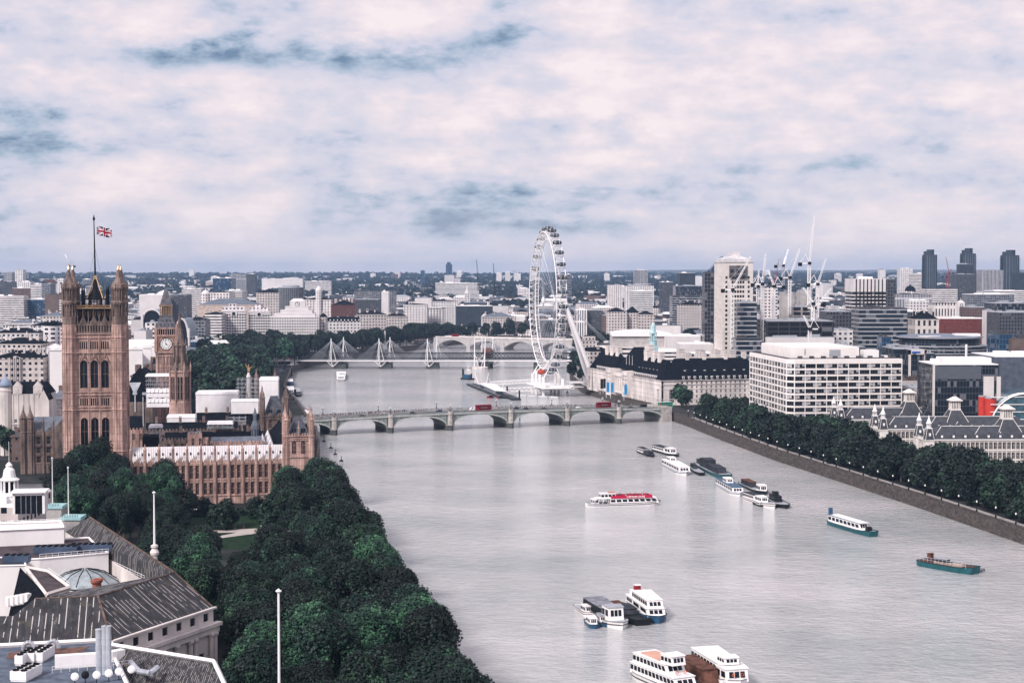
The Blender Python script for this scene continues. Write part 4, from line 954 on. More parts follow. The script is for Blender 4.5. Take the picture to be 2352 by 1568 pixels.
# ---------------------------------------------------------------- observation wheel
def eye():
 C = D(1257, 690, 1400); th = R(10.5)
 o = thing('observation_wheel', 'giant white observation wheel seen nearly edge on beside the river', 'ferris wheel', (C.x, C.y, 0), th)
 # local frame: +Y is the wheel plane (far side), +X towards the land
 Rr = 60.0; cz = C.z; N = 64
 def P(a, r, x): return (x, r * math.cos(a), cz + r * math.sin(a))
 mb = MB()
 for i in range(N):
  a0, a1 = 2 * math.pi * i / N, 2 * math.pi * (i + 1) / N; am = (a0 + a1) / 2
  for r, x, w_ in ((Rr, -4.2, .42), (Rr, 4.2, .42), (Rr - 6.5, 0, .48)): mb.tube(P(a0, r, x), P(a1, r, x), w_, w_, 5)
  mb.tube(P(a0, Rr, -4.2), P(a0, Rr, 4.2), .17, .17, 4); mb.tube(P(a0, Rr, -4.2), P(am, Rr, 4.2), .12, .12, 4); mb.tube(P(am, Rr, 4.2), P(a1, Rr, -4.2), .12, .12, 4)
  for x in (-4.2, 4.2): mb.tube(P(a0, Rr, x), P(am, Rr - 6.5, 0), .12, .12, 4); mb.tube(P(a1, Rr, x), P(am, Rr - 6.5, 0), .12, .12, 4)
 mb.build('rim', whitep, o)
 mb = MB()
 for i in range(64):
  a = 2 * math.pi * i / 64; mb.tube(P(a, 2.0, 6.5 if i % 2 else -3.5), P(a, Rr - 6.5, 0), .09, .09, 3)
 mb.build('spokes', steel, o)
 mb = MB(); mb.tube((-5, 0, cz), (17, 0, cz), 1.7, 1.7, 12)
 for x in (-3.5, 6.5): mb.tube((x - .6, 0, cz), (x + .6, 0, cz), 3.0, 3.0, 16)
 mb.build('hub', whitep, o)
 for s in (-1, 1):
  g = MB(); ft = (46, s * 14 + 20, LAND)
  top = Vector((15, 0, cz + .5)); f = Vector(ft); mid = (top + f) / 2
  g.tube(top, top.lerp(f, .25), 1.1, 1.9, 10); g.tube(top.lerp(f, .25), top.lerp(f, .8), 1.9, 1.9, 10); g.tube(top.lerp(f, .8), f, 1.9, .9, 10)
  g.build('support_leg', whitep, o)
 mb = MB()
 for y in (-10, -3, 3, 10): mb.tube((15, 0, cz), (95, y * 2.5, LAND), .13, .13, 4)
 mb.build('stay_cables', steel, o)
 # capsules
 cp = MB(); cp.smooth = True
 cp.M = Matrix.Rotation(R(90), 4, 'Y')
 cp.lathe([(.3, -4.0), (1.3, -3.5), (1.9, -2.4), (2.05, -1), (2.05, 1), (1.9, 2.4), (1.3, 3.5), (.3, 4.0)], 0, 0, 14); cpm = cp.mesh('cabin_shell', glassmat('capsule glass', (.03, .04, .055), .08, .8))
 cf = MB()
 for x in (-1.6, 1.6):
  for i in range(16): a0, a1 = 2 * math.pi * i / 16, 2 * math.pi * (i + 1) / 16; cf.tube((x, 2.12 * math.cos(a0), 2.12 * math.sin(a0)), (x, 2.12 * math.cos(a1), 2.12 * math.sin(a1)), .12, .12, 4)
 cf.box(-3.2, 3.2, -1.1, 1.1, -2.15, -1.45); cfm = cf.mesh('cabin_frame', whitep)
 pn = MB()
 g = random.Random(5)
 for i in range(10): x, y = g.uniform(-2.6, 2.6), g.uniform(-1, 1); pn.lathe([(.16, -1.4), (.24, -.4), (.26, .1), (.1, .2), (.14, .35), (.04, .5)], x, y, 5)
 for i in range(32):
  a = 2 * math.pi * (i + .35) / 32; r = Rr + 2.9
  c = inst('capsule', cpm, o, (0.6, r * math.cos(a), cz + r * math.sin(a))); inst('cabin_frame', cfm, c)
  if i == 25: tag(c, 'orange red capsule'); 
 rc = MB(); rc.smooth = True; rc.M = Matrix.Rotation(R(90), 4, 'Y'); rc.lathe([(.3, -3.4), (1.6, -2.8), (2.3, -1), (2.3, 1), (1.6, 2.8), (.3, 3.4)], 0, 0, 12)
 # restraint towers and boarding platform over the water
 mb = MB()
 for y in (-24, -8, 8, 24):
  mb.box(-9.5, -7.5, y - 1, y + 1, -1, 22 - abs(y) * .2); mb.box(7.5, 9.5, y - 1, y + 1, -1, 20 - abs(y) * .2); mb.box(-9.5, 9.5, y - .6, y + .6, 6, 7.2)
  mb.tube((-8.5, y, 20 - abs(y) * .2), (-3, y + 3, 24), .6, .4, 6); mb.tube((8.5, y, 18 - abs(y) * .2), (4, y + 3, 24), .6, .4, 6)
 mb.box(-12, 14, -34, 34, 7.2, 7.8); mb.build('restraint_towers', whitep, o)
 mb = MB()
 for y in range(-34, 35, 4):
  for x in (-12, 14): mb.tube((x, y, 7.8), (x, y, 9.2), .08, .08, 4)
 for x in (-12, 14): mb.tube((x, -34, 9.1), (x, 34, 9.1), .08, .08, 4); mb.tube((x, -34, 8.5), (x, 34, 8.5), .06, .06, 4)
 mb.box(15, 26, -30, -12, 8, 8.3); mb.box(15, 26, -30, -12, 11.6, 12.2)
 for y in range(-29, -12, 3): mb.box(15, 15.2, y, y + .2, 8.3, 11.6)
 mb.build('boarding_platform', whitep, o)
 mb = MB(); mb.box(-1, 1, -3, 3, 0, 1); 
 # orange red machinery housing low on the river side
 q = inst('drive_housing', rc.mesh('drive_housing', pmat('orange capsule', (.42, .07, .04), .35, .2)), o, (-9.5, -20, 21)); tag(q, 'orange red capsule shaped housing')
 return o, C, th
eyo, EC, eth = eye()
# ---------------------------------------------------------------- rail bridge with white pylons
def rail_bridge():
 Yb = 1779.0; X = lambda px: xat(px, Yb); o = thing('rail_bridge', 'dark lattice rail bridge across the river with brick pier towers', 'bridge', (0, Yb, 0)); dkm = pmat('bridge dark iron', (.035, .04, .045), .6, .3, .5)
 x0, x1 = X(560), X(1345); mb = MB()
 for y in (3, 17):
  for z in (10.6, 16.6): mb.box(x0, x1, y, y + .9, z, z + .8)
  n = int((x1 - x0) / 4)
  for i in range(n):
   a, b = x0 + (x1 - x0) * i / n, x0 + (x1 - x0) * (i + 1) / n; mb.tube((a, y + .4, 11), (b, y + .4, 17), .22, .22, 4); mb.tube((b, y + .4, 11), (a, y + .4, 17), .22, .22, 4); mb.tube((a, y + .4, 11), (a, y + .4, 17), .2, .2, 4)
 mb.box(x0, x1, 2.5, 18.4, 9.6, 10.7); mb.build('lattice_girder', dkm, o)
 for k, px in enumerate((780, 884, 993, 1112, 1240)):
  mb = MB(); x = X(px); mb.box(x - 7, x + 7, -4, 27, -1.5, 5.5, .5)
  for q in (5, 17): mb.tube((x, q, 5), (x, q, 9.7), 2.2, 2.2, 12)
  if k == 3: mb.box(x + 2, x + 9, 4, 26, 5.5, 9.6)
  mb.build('pier', pmat('wet granite', (.075, .08, .08)), o)
 mb = MB(); xb = X(1117); mb.box(xb - 4, xb + 7, 19, 27, -1, 17); mb.lathe([(6.5, 17), (6, 19), (4.5, 21), (1.5, 22.3)], xb + 1.5, 23, 10); mb.build('brick_tower', brick, o)
 x = X(655); mb = MB(); mb.box(x - 5, x + 5, -2, 6, -1, 17); mb.lathe([(6, 17), (5.5, 20), (3, 23), (.5, 24)], x, 2, 10); mb.build('brick_tower', brick, o)
 # the two white footbridges
 near = [(620, 0), (760.4, 0), (870.5, 0), (981.7, 0)]; far = [(650, 0), (787.4, 0), (894.7, 0), (1002.8, 0), (1107, 0), (1132, 0)]
 for nm, yy, pts, lab in (('footbridge', -4.5, near, 'white cable stayed footbridge on the near side of the rail bridge'), ('footbridge', 26, far, 'white cable stayed footbridge on the far side of the rail bridge')):
  f = thing(nm, lab, 'footbridge', (0, Yb + yy, 0)); mb = MB(); mb.box(x0 + (20 if yy < 0 else 0), x1, -2.2, 2.2, 8.6, 9.5); mb.build('deck', whitep, f)
  mb = MB()
  for s in (-2.1, 2.1): mb.tube((x0, s, 10.6), (x1, s, 10.6), .07, .07, 4)
  mb.build('railing', steel, f)
  for px, _ in pts:
   x = xat(px, Yb + yy); s = -1 if yy < 0 else 1; top = Vector((x, s * 3.2, 31.5))
   mb = MB(); mb.tube((x - .2, s * 2.8, 9), top, .75, .45, 8); mb.tube(top, top + Vector((0, 0, 3.0)), .8, .08, 6); mb.tube((x - .2, s * 2.8, 9), (x + 1.5, s * 1.5, 2.5), .6, .3, 6)
   mb.tube((x - 5.5, s * .5, 8.8), (x + 1.5, s * 1.5, 2.5), .35, .35, 5); mb.tube((x + 8.5, s * .5, 8.8), (x + 1.5, s * 1.5, 2.5), .35, .35, 5); mb.tube((x - 5, s, 8), (x + 8, s, 8), .3, .3, 4); mb.tube(top, (x + 5.5, s * 5, 9.4), .3, .3, 5); mb.tube(top, (x - 2.3, s * 5, 9.4), .22, .22, 5)
   py = mb.build('pylon', whitep, f); mb = MB()
   for q in (-26, -23, -20, -17, -14, -11, 11, 14, 17, 20, 23, 26):
    for s2 in (-2, 2): mb.tube(top, (x + q, s2, 9.4), .085, .085, 3)
   mb.build('stay_cables', steel, py)
 # leaning pylon group on its own pier
 f = thing('pylon_group', 'pair of white pylons leaning apart in a V on the biggest rail bridge pier', 'pylon', (xat(1102, 1768), 1768, 0)); mb = MB()
 mb.lathe([(9, -1), (9, 2.4), (8, 2.8)], 0, 0, 14); mb.build('pier_base', portland, f)
 for s, e in ((-1, -6.2), (1, 6.5)):
  mb = MB(); mb.tube((s * 5.5 - .5, 0, 2.6), (e - s * .4, 0, 32), .7, .5, 8); mb.tube((s * 1.5, 0, 2.6), (s * 5.5, 0, 17), .35, .3, 6); mb.tube((e - s * .4, 0, 32), (e - s * .4, 0, 35.5), .6, .1, 6)
  pl = mb.build('pylon', whitep, f); mb = MB()
  for q in (8, 14, 20, 26): mb.tube((e, 0, 32), (e + s * q, 4, 9.4), .07, .07, 3)
  mb.build('stay_cables', steel, pl)
 mb = MB(); mb.tube((-6, 0, 31.5), (6, 0, 31.8), .25, .25, 5); mb.tube((-4.5, 0, 8), (4.5, 0, 16), .25, .25, 5); mb.tube((4.5, 0, 8), (-4.5, 0, 14), .25, .25, 5); mb.build('cross_braces', whitep, f)
rail_bridge()
def stone_bridge():
 A = D(1000, 774, 2260); B = D(1400, 774, 2120); d = (B.xy - A.xy); L = d.length; ang = math.atan2(d.y, d.x)
 o = thing('stone_bridge', 'pale stone bridge with long low arches behind the rail bridge', 'bridge', (A.x, A.y, 0), ang); mb = MB(); n = 5; zt = 15.5
 sp = L / n
 for i in range(n):
  s0, s1 = sp * i + 3, sp * (i + 1) - 3; c, hf = (s0 + s1) / 2, (s1 - s0) / 2; N = 14
  for k in range(N):
   t0, t1 = s0 + (s1 - s0) * k / N, s0 + (s1 - s0) * (k + 1) / N; f_ = lambda t: 4 + 8.6 * (1 - ((t - c) / hf) ** 2)
   for y, o_ in ((0, 1), (25, -1)):
    q = [(t0, y, f_(t0)), (t1, y, f_(t1)), (t1, y, zt), (t0, y, zt)]; mb.poly(*(q if o_ > 0 else q[::-1]))
   mb.poly((t0, 0, f_(t0)), (t0, 25, f_(t0)), (t1, 25, f_(t1)), (t1, 0, f_(t1)))
  mb.box(sp * i - 3, sp * i + 3, -1, 26, -1, 9); mb.box(sp * i - 3, sp * i + 3, 0, 25, 9, zt)
 mb.box(0, L, -.5, 25.5, zt, zt + .9); mb.build('arches', conc, o)
 mb = MB()
 for y in (-.4, 25.2): mb.box(0, L, y, y + .25, zt + .9, zt + 1.9)
 mb.build('parapet', portland, o); return A, ang
SBA, SBang = stone_bridge()
q = D(1045, 769, 2248)
o = thing('double_decker_bus', 'small dark red bus on the pale stone bridge', 'bus', (q.x, q.y + 6, 16.4), SBang, 'double decker buses crossing the bridge'); mb = MB(); mb.box(-5.5, 5.5, -1.25, 1.25, .4, 4.4); b_ = mb.build('body', redp, o); mb = MB()
for z in (1.4, 3.0): mb.box(-4.8, 4.8, -1.29, 1.29, z, z + .8)
mb.build('windows', glass, b_); wheels(o, (-3.4, 3.2), 1.15, .5)
# ---------------------------------------------------------------- riverside hall (County Hall shape)
CHo = Vector((115, 1215)); CHa = R(15.8)
def ch(lx, ly): return (CHo.x + lx * math.cos(CHa) - ly * math.sin(CHa), CHo.y + lx * math.sin(CHa) + ly * math.cos(CHa))
def chimney_part(parent, x, y, z0, h, w_, d_, m_):
 mb = MB(); mb.box(x - w_, x + w_, y - d_, y + d_, z0, z0 + h); mb.box(x - w_ - .3, x + w_ + .3, y - d_ - .3, y + d_ + .3, z0 + h * .8, z0 + h * .86); mb.box(x - w_ - .35, x + w_ + .35, y - d_ - .35, y + d_ + .35, z0 + h, z0 + h + .5)
 return mb.build('chimney', m_, parent)
def county_hall():
 o = thing('riverside_hall', 'long white stone hall with steep black roofs and columned crescent beside the bridge', 'hall', (*CHo, LAND), CHa)
 b = LAND; ze = 24.5 - b; z1 = 20.4 - b; zr = 40.5 - b; P = portland
 rows = [(1.2, 3.6), (5.2, 7.6), (9.0, 11.4), (12.6, 14.6)]
 mb = MB(); wins = []; Lf = 82.0; Lr = 178.0
 # front (bridge) side, from the corner pavilion rightwards
 facade(mb, wins, (14, 0), (Lf, 0), 0, ze, 17, rows + [(15.8, 17.8)], 1.5, nx=2, nz=3, fm=whitep, bar=.06, dep=.35, wallm_=P)
 facade(mb, wins, (0, -1.2), (14, -1.2), 0, ze, [7], [(2, 12.5)], 4.0, nx=3, nz=4, arch=.5, fm=whitep, bar=.08, dep=.9, wallm_=P); mb.box(13.99, 14.02, -1.2, 0, 0, ze)
 # river side: near wing, recessed columned crescent, far wing
 def riv(y0, y1, n): facade(mb, wins, (-1.0, y1), (-1.0, y0), 0, ze, n, rows + [(15.8, 17.8)], 1.4, nx=2, nz=3, fm=whitep, bar=.06, dep=.35, wallm_=P)
 facade(mb, wins, (-1.6, 14), (-1.6, -1.2), 0, ze, [7.5], [(2, 12.5)], 3.6, nx=3, nz=4, arch=.5, fm=whitep, bar=.08, dep=.9, wallm_=P)
 riv(14, 66, 13); riv(118, 164, 12); facade(mb, wins, (-1.6, Lr), (-1.6, 164), 0, ze, [7], [(2, 12.5)], 3.6, nx=3, nz=4, arch=.5, fm=whitep, bar=.08, dep=.9, wallm_=P)
 for y0, y1 in ((66, 78), (106, 118)):
  facade(mb, wins, (-5, y1), (-5, y0), 0, ze + 3, [3.4, 8.6], [(2, 5), (9, 12), (14.5, 17.5)], 1.8, nx=2, nz=3, fm=whitep, bar=.06, dep=.4, wallm_=P); mb.box(-4.98, 8, y0, y0 + .3, 0, ze + 3); mb.box(-4.98, 8, y1 - .3, y1, 0, ze + 3); mb.box(-4.98, 8, y0, y1, ze + 2.9, ze + 3.01)
 # crescent
 N = 10; pts = []
 for i in range(N + 1):
  t = math.pi * i / N; pts.append((1 + 9 * math.sin(t), 106 - 28 * i / N))
 for (xa, ya), (xb, yb) in zip(pts, pts[1:]): facade(mb, wins, (xa, ya), (xb, yb), 0, ze, 1, [(2, 5), (9, 12), (13.5, 16)], 1.3, nx=2, nz=3, fm=whitep, bar=.06, dep=.3, wallm_=P)
 mb.box(9, 16, 78, 106, ze - .4, ze)
 # back walls
 mb.wall((Lf, 0), (Lf, 60), 0, ze, []); mb.wall((Lf, 60), (14, 60), 0, ze, []); mb.wall((16, 60), (16, Lr), 0, ze, []); mb.wall((16, Lr), (-1.6, Lr), 0, ze, [])
 wl = mb.build('wall', P, o)
 mb = MB(); m2 = MB()
 for z, e in ((4.3, .25), (12.0, .25), (ze - 3.4, .5), (ze - .3, .9)):
  mb.box(13.8, Lf + .2, -e, -.004, z, z + .35); mb.box(-1.6 - e, 14.2, -1.2 - e, -1.204, z, z + .35)
  for y0, y1, x in ((14, 66, -1.0), (118, 164, -1.0), (-1.2, 14, -1.6), (164, Lr, -1.6), (66, 78, -5), (106, 118, -5)): m2.box(x - e, x - .004, y0, y1, z, z + .35)
 mb.build('moulding', P, wl); m2.build('moulding', P, wl)
 for i in range(7):
  mb = MB(); y = 79.5 + i * 4.1; mb.lathe([(1.0, 3.5), (.8, 4.3), (.78, 5), (.66, 15.4), (1.0, 16.4)], -.5, y, 10); mb.build('column', P, wl)
 mb = MB(); mb.box(-1.6, .8, 78, 106, 16.4, 18.6); mb.box(-1.6, .8, 78, 106, 2.6, 3.5); mb.build('entablature', P, wl)
 put_windows(o, wins)
 # roofs
 mb = MB()
 mb.hip(6, Lf, 1.0, 22, ze, zr, 8, 9.5); mb.hip(.4, 17, .5, 74, ze, zr - 1, 8, 9); mb.hip(.4, 17, 110, Lr - 1, ze, zr - 1, 8, 9); mb.hip(4, 30, 70, 114, ze + 3, zr + 5, 9, 14); mb.hip(30, Lf, 30, 60, ze - 1, zr - 4, 8, 9); mb.hip(17, 40, 20, 160, ze - 3, ze + 3, 5, 5)
 mb.hip(-1, 15, -.8, 14, ze, zr - 2, 7, 7)
 rf = mb.build('roof', slate, o)
 dm = MB(); dm.box(-.75, .75, 0, 2.6, 0, 2.0); dm.box(-.95, .95, -.12, 2.7, 2.0, 2.25); dmm = dm.mesh('dormer', whitep)
 dg = MB(); dg.box(-.5, .5, -.05, -.01, .3, 1.7); dgm = dg.mesh('dormer_glass', glass)
 def dorm(x, y, z, a): d_ = inst('dormer', dmm, rf, (x, y, z), a); inst('dormer_glass', dgm, d_)
 for i in range(14): dorm(17.5 + i * 4.7, 1.3, ze + .5, 0)
 for i in range(8): dorm(20 + i * 8.2, 4.9, ze + 5, 0)
 for i in range(12): dorm(.6, 17 + i * 4.2, ze + .5, -math.pi / 2)
 for i in range(6): dorm(3.9, 22 + i * 8, ze + 4.6, -math.pi / 2)
 for i in range(9): dorm(.6, 122 + i * 4.4, ze + .5, -math.pi / 2)
 for x, y, z0, h, w_, d_ in [(8.5, 26, zr - 9, 13, 1.6, 3.6), (8.5, 40, zr - 9, 13, 1.6, 3.6), (8.5, 56, zr - 9, 13, 1.6, 3.6), (14, 66, zr - 8, 16, 2.4, 4), (8.5, 124, zr - 9, 12.5, 1.6, 3.6), (8.5, 138, zr - 9, 12.5, 1.6, 3.6), (8.5, 150, zr - 9, 12.5, 1.6, 3.6), (24, 12, zr - 5, 9, 1.5, 2.2), (38, 12, zr - 5, 9, 1.5, 2.2), (56, 12, zr - 4, 8, 1.5, 2.2), (72, 12, zr - 5, 9, 1.3, 2.0), (46, 34, zr - 4, 8.5, 2.2, 1.6), (60, 36, zr - 4, 8.5, 2.2, 1.6), (74, 38, zr - 4, 8, 2.2, 1.6), (36, 52, zr - 4, 9, 2.6, 1.6), (52, 54, zr - 4, 8.5, 2.6, 1.6), (66, 56, zr - 4, 8.5, 2.6, 1.6)]:
  chimney_part(rf, x, y, z0, h, w_, d_, P)
 # copper green turret
 x, y, z = 27, 92, zr + 2; mb = MB()
 mb.box(x - 3.6, x + 3.6, y - 3.6, y + 3.6, z - 3, z + 4, .4); mb.lathe([(3.2, z + 4), (3.0, z + 8), (3.3, z + 8.4)], x, y, 12); mb.lathe([(1.7, z + 8.4), (1.7, z + 14.4)], x, y, 10); mb.lathe([(3.2, z + 14.2), (3.3, z + 15), (2.2, z + 15.6), (1.9, z + 19.5), (2.1, z + 19.8), (1.5, z + 21.6), (.5, z + 22.8), (.15, z + 24.5)], x, y, 12)
 for i in range(8): a = i * math.pi / 4; mb.tube((x + 2.7 * math.cos(a), y + 2.7 * math.sin(a), z + 8.4), (x + 2.7 * math.cos(a), y + 2.7 * math.sin(a), z + 14.3), .35, .32, 6)
 mb.build('copper_turret', pmat('pale verdigris', (.42, .62, .66), .6, .15, .5), o)
 for k in range(3): mb = MB(); mb.tube((6, 84 + k * 7, ze + 3), (6, 84 + k * 7, ze + 15), .18, .1, 5); mb.build('flagpole', whitep, o)
 return o
county_hall()
# ---------------------------------------------------------------- white hospital slab
def hospital():
 a = R(6); X0, Y0 = 164.0, 947.0; zt, nf = 55.0, 10; fh = 3.72
 o = thing('hospital_block', 'big white hospital block with bands of recessed windows behind the embankment trees', 'hospital', (X0, Y0, LAND), a); b = LAND; Lx, Ly = 70.0, 90.0; ch_ = 4.0
 P_ = pmat('hospital white tile', (.80, .755, .74), .55, .05, .2)
 core = MB(); poly = [(ch_ + .5, .55), (Lx - .55, .55), (Lx - .55, Ly - .55), (.55, Ly - .55), (.55, ch_ + .5)]; core.prism(poly, 0, zt - b - .2); core.build('inner_core', pmat('dark interior', (.03, .035, .045), .5, .2), o)
 sides = [((ch_, 0), (Lx, 0), 10), ((Lx, 0), (Lx, Ly), 12), ((Lx, Ly), (0, Ly), 10), ((0, Ly), (0, ch_), 13), ((0, ch_), (ch_, 0), 1)]
 z0f = zt - b - 2.2 - (nf) * fh
 mb = MB(); outer = [(ch_, 0), (Lx, 0), (Lx, Ly), (0, Ly), (0, ch_)]
 for k in range(nf + 1):
  z = z0f + k * fh; mb.prism(outer, z - .5, z + .5 if k < nf else zt - b)
 for p0, p1, n in sides:
  p0, p1 = Vector(p0), Vector(p1); d = p1 - p0; L = d.length; d /= L; an = math.atan2(d.y, d.x); mb.M = Matrix.Translation((p0.x, p0.y, 0)) @ Matrix.Rotation(an, 4, 'Z')
  for i in range(n + 1): x = L * i / n; mb.box(x - .22, x + .22, .06, .5, z0f + .5, zt - b - .1)
  mb.M = None
 mb.box(ch_ + 3, Lx - .5, 2, Ly - 2, 0, z0f); mb.build('frame_grid', P_, o)
 wins = []
 for p0, p1, n in sides:
  p0, p1 = Vector(p0), Vector(p1); d = p1 - p0; L = d.length; d /= L; an = math.atan2(d.y, d.x)
  for k in range(nf):
   for i in range(n):
    c = p0 + d * L * (i + .5) / n - Vector((d.y, -d.x)) * .18; wins.append((c.x, c.y, z0f + k * fh + .5, an, ('w', L / n - .56, (k * 7 + i * 3) % 4)))
 def wmesh(w_, v):
  key = ('h', round(w_, 2), v)
  if key in WM: return WM[key]
  m = MB(); h = fh - 1.0; a_ = w_ / 2; m.poly((-a_, .3, 0), (a_, .3, 0), (a_, .3, h), (-a_, .3, h)); m.cur = 1
  nb = max(3, int(w_ / 1.4))
  for i in range(nb + 1): x = -a_ + w_ * i / nb; m.box(x - .05, x + .05, .2, .295, 0, h)
  m.cur = 2
  g = random.Random(v * 5 + 1)
  for i in range(nb):
   if g.random() < .42: x = -a_ + w_ * i / nb; q = g.choice([0, 0, h * .5, h * .3]); m.poly((x + .08, .285, q), (x + w_ / nb - .08, .285, q), (x + w_ / nb - .08, .285, h), (x + .08, .285, h))
  m.cur = 1; m.box(-a_, a_, .15, .29, 0, .4)
  WM[key] = m.mesh('window', [glass, pmat('aluminium frame', (.12, .115, .12), .5, .1), pmat('pale curtain', (.45, .45, .47), .9, .15, 3)]); return WM[key]
 put_windows(o, [(x, y, z, an, wmesh(k[1], k[2])) for x, y, z, an, k in wins])
 mb = MB(); mb.box(5, Lx - 22, 14, Ly - 10, zt - b + .01, zt - b + 6.3); mb.box(5.3, Lx - 22.3, 14.3, Ly - 10.3, zt - b + 6.3, zt - b + 6.5); ph = mb.build('plant_room', P_, o)
 mb = MB(); mb.box(Lx * .42, Lx * .52, 13.9, 14, zt - b + .6, zt - b + 5.0); mb.box(Lx * .2, Lx * .21, 13.8, 14, zt - b + 2, zt - b + 5.6); mb.build('louvre_door', greyp, ph)
 mb = MB(); mb.box(.8, Lx - .8, 5, Ly - .8, zt - b + .005, zt - b + .15)
 for i in range(9): x = 8 + i * 7.2; mb.box(x, x + 2.4, 5.5, 8, zt - b + .15, zt - b + 1.6)
 mb.build('roof_deck', pmat('dark roofing felt', (.07, .07, .08), .9, .2), o)
 mb = MB(); mb.box(Lx - 18, Lx - 9, 16, 24, zt - b, zt - b + 4.5); mb.box(Lx - 7, Lx - 4, 14, 18, zt - b, zt - b + 1.4); mb.build('stair_head', whitep, o)
hospital()
# ---------------------------------------------------------------- Victorian hospital pavilions
cream = pmat('cream stone dressing', (.74, .70, .67), .85, .1, .3); dslate = pmat('blue slate', (.045, .05, .062), .6, .25, .5, spec=.4)
def pavilion(label, px, py, ln, vent_px):
 q = G(px, py, 21.6); o = thing('victorian_pavilion', label, 'hospital wing', (q.x, q.y, LAND), R(2.0), 'old hospital pavilions with ventilator towers'); b = LAND; ze = 21.6 - b; wd = 17.0
 bay0 = -16.5        # the river end reaches left of the side wall
 mb = MB(); wins = []; tr = [(1.2, 4.2), (6.2, 9.4), (11.2, 14.6)]
 brk = pmat('brown stock brick', (.13, .095, .09), .9, .25, .5)
 facade(mb, wins, (0, 0), (ln, 0), 0, ze, int(ln / 2.3), tr, 1.35, nx=2, nz=2, arch=.4, fm=whitep, bar=.07, dep=.35, wallm_=cream)
 facade(mb, wins, (0, wd), (0, 0), 0, ze, 6, tr, 1.5, nx=2, nz=2, arch=.4, fm=whitep, bar=.07, dep=.35, wallm_=cream)
 mb.wall((ln, 0), (ln, wd), 0, ze, []); mb.wall((ln, wd), (0, wd), 0, ze, []); wl = mb.build('wall', brk, o)
 mb = MB()
 for z in (.6, 5.2, 10.2, 15.3): mb.box(-.4, ln, -.35, -.004, z, z + .8); mb.box(-.4, -.004, -.3, wd, z, z + .8)
 n = int(ln / 2.3)
 for i in range(n + 1):
  x = ln * i / n; mb.box(x - .2, x + .2, -.3, -.006, 0, ze)
  if i < n:
   for z in (4.3, 9.5, 14.7): mb.box(x + .35, x + ln / n - .35, -.2, -.005, z, z + .4)
 for i in range(7): y = wd * i / 6; mb.box(-.3, -.005, y - .3, y + .3, 0, ze)
 mb.build('stone_bands', cream, wl)
 # three storeyed loggia at the river end between two turrets
 lg = MB()
 for z in (0, 5.0, 10.0, 15.2): lg.box(-4.4, 0, .5, wd - .5, z, z + .5)
 for z in (.5, 5.5, 10.5):
  for i in range(7): y = 1 + (wd - 2) * i / 6; lg.tube((-4.1, y, z), (-4.1, y, z + 4.5), .25, .22, 6)
 for i in range(30): y = .8 + (wd - 1.6) * i / 29; lg.tube((-4.2, y, 15.7), (-4.2, y, 16.6), .1, .1, 4)
 lg.box(-4.4, -4.0, .5, wd - .5, 16.6, 16.9); lg.build('loggia', cream, o)
 for y in (0, wd):
  mb = MB(); mb.box(-5.2, -.6, y - 2.3, y + 2.3, 0, ze - .4); mb.box(-5.5, -.3, y - 2.6, y + 2.6, ze - .5, ze)
  tw = mb.build('turret', cream, o)
  mb = MB(); cx = -2.9; mb.box(cx - 2.3, cx + 2.3, y - 2.3, y + 2.3, ze, ze + 5.6, 1.1); mb.build('turret_roof', dslate, tw)
  mb = MB(); mb.box(cx - 1.4, cx + 1.4, y - 1.4, y + 1.4, ze + 5.6, ze + 6.1)
  for i in range(8): a = i * math.pi / 4; mb.tube((cx + 1.05 * math.cos(a), y + 1.05 * math.sin(a), ze + 6.1), (cx + 1.05 * math.cos(a), y + 1.05 * math.sin(a), ze + 8.2), .14, .14, 4)
  mb.lathe([(1.5, ze + 8.2), (1.2, ze + 8.8), (.5, ze + 10.6), (.12, ze + 12.4)], cx, y, 8)
  for sx in (-1, 1):
   for sy in (-1, 1): mb.tube((cx + sx * 2.3, y + sy * 2.3, ze), (cx + sx * 1.2, y + sy * 1.2, ze + 5.6), .12, .12, 4)
  mb.box(cx - .45, cx + .45, y - 2.35, y - 1.4, ze + 2, ze + 3.4); mb.build('cupola', whitep, tw)
  wn = [(cx + s, y - 2.3 - .01, z, 0, win_mesh(1.0, 2.8, 2, 2, .5, whitep, glass, .02, wallm_=cream)) for s in (-1.1, .3, 1.5) for z in (1.5, 6.4, 11.4)]
  for w_ in wn: inst('window', w_[4], tw, w_[:3], 0)
 zr = ze + 6.2; mb = MB(); mb.box(0, ln, 0, wd, ze, ze + 2.2, .8); mb.hip(.8, ln - .8, .8, wd - .8, ze + 2.2, zr, 5, 5.4); rf = mb.build('roof', dslate, o)
 mb = MB(); mb.tube((5.8, wd / 2 - 2.3, zr), (ln - 6, wd / 2 - 2.3, zr), .16, .16, 4)
 for x in (.9, ln * .3, ln * .48): mb.tube((x, .9, ze + 2.2), (x + 4.5, wd / 2 - 2.3, zr), .16, .16, 4)
 mb.box(-.5, ln + .3, -.7, -.1, ze - .35, ze + .1); mb.build('ridge_lead', whitep, rf)
 dmb = MB(); dmb.box(-.9, .9, 0, 2.2, 0, 1.6); dmb.lathe([(.9, 1.6), (.85, 1.9), (.5, 2.3), (.1, 2.5)], 0, .9, 8); dm_ = dmb.mesh('dormer', dslate); db = MB(); db.box(-.55, .55, -.06, -.01, .3, 1.5); db.box(-.08, .08, -.1, -.06, .3, 1.5); dbm = db.mesh('dormer_glass', whitep)
 for i in range(int(ln / 6)):
  d_ = inst('dormer', dm_, rf, (4 + i * 6, .1, ze + .6)); inst('dormer_glass', dbm, d_)
 # ventilator tower at the back
 vx = None
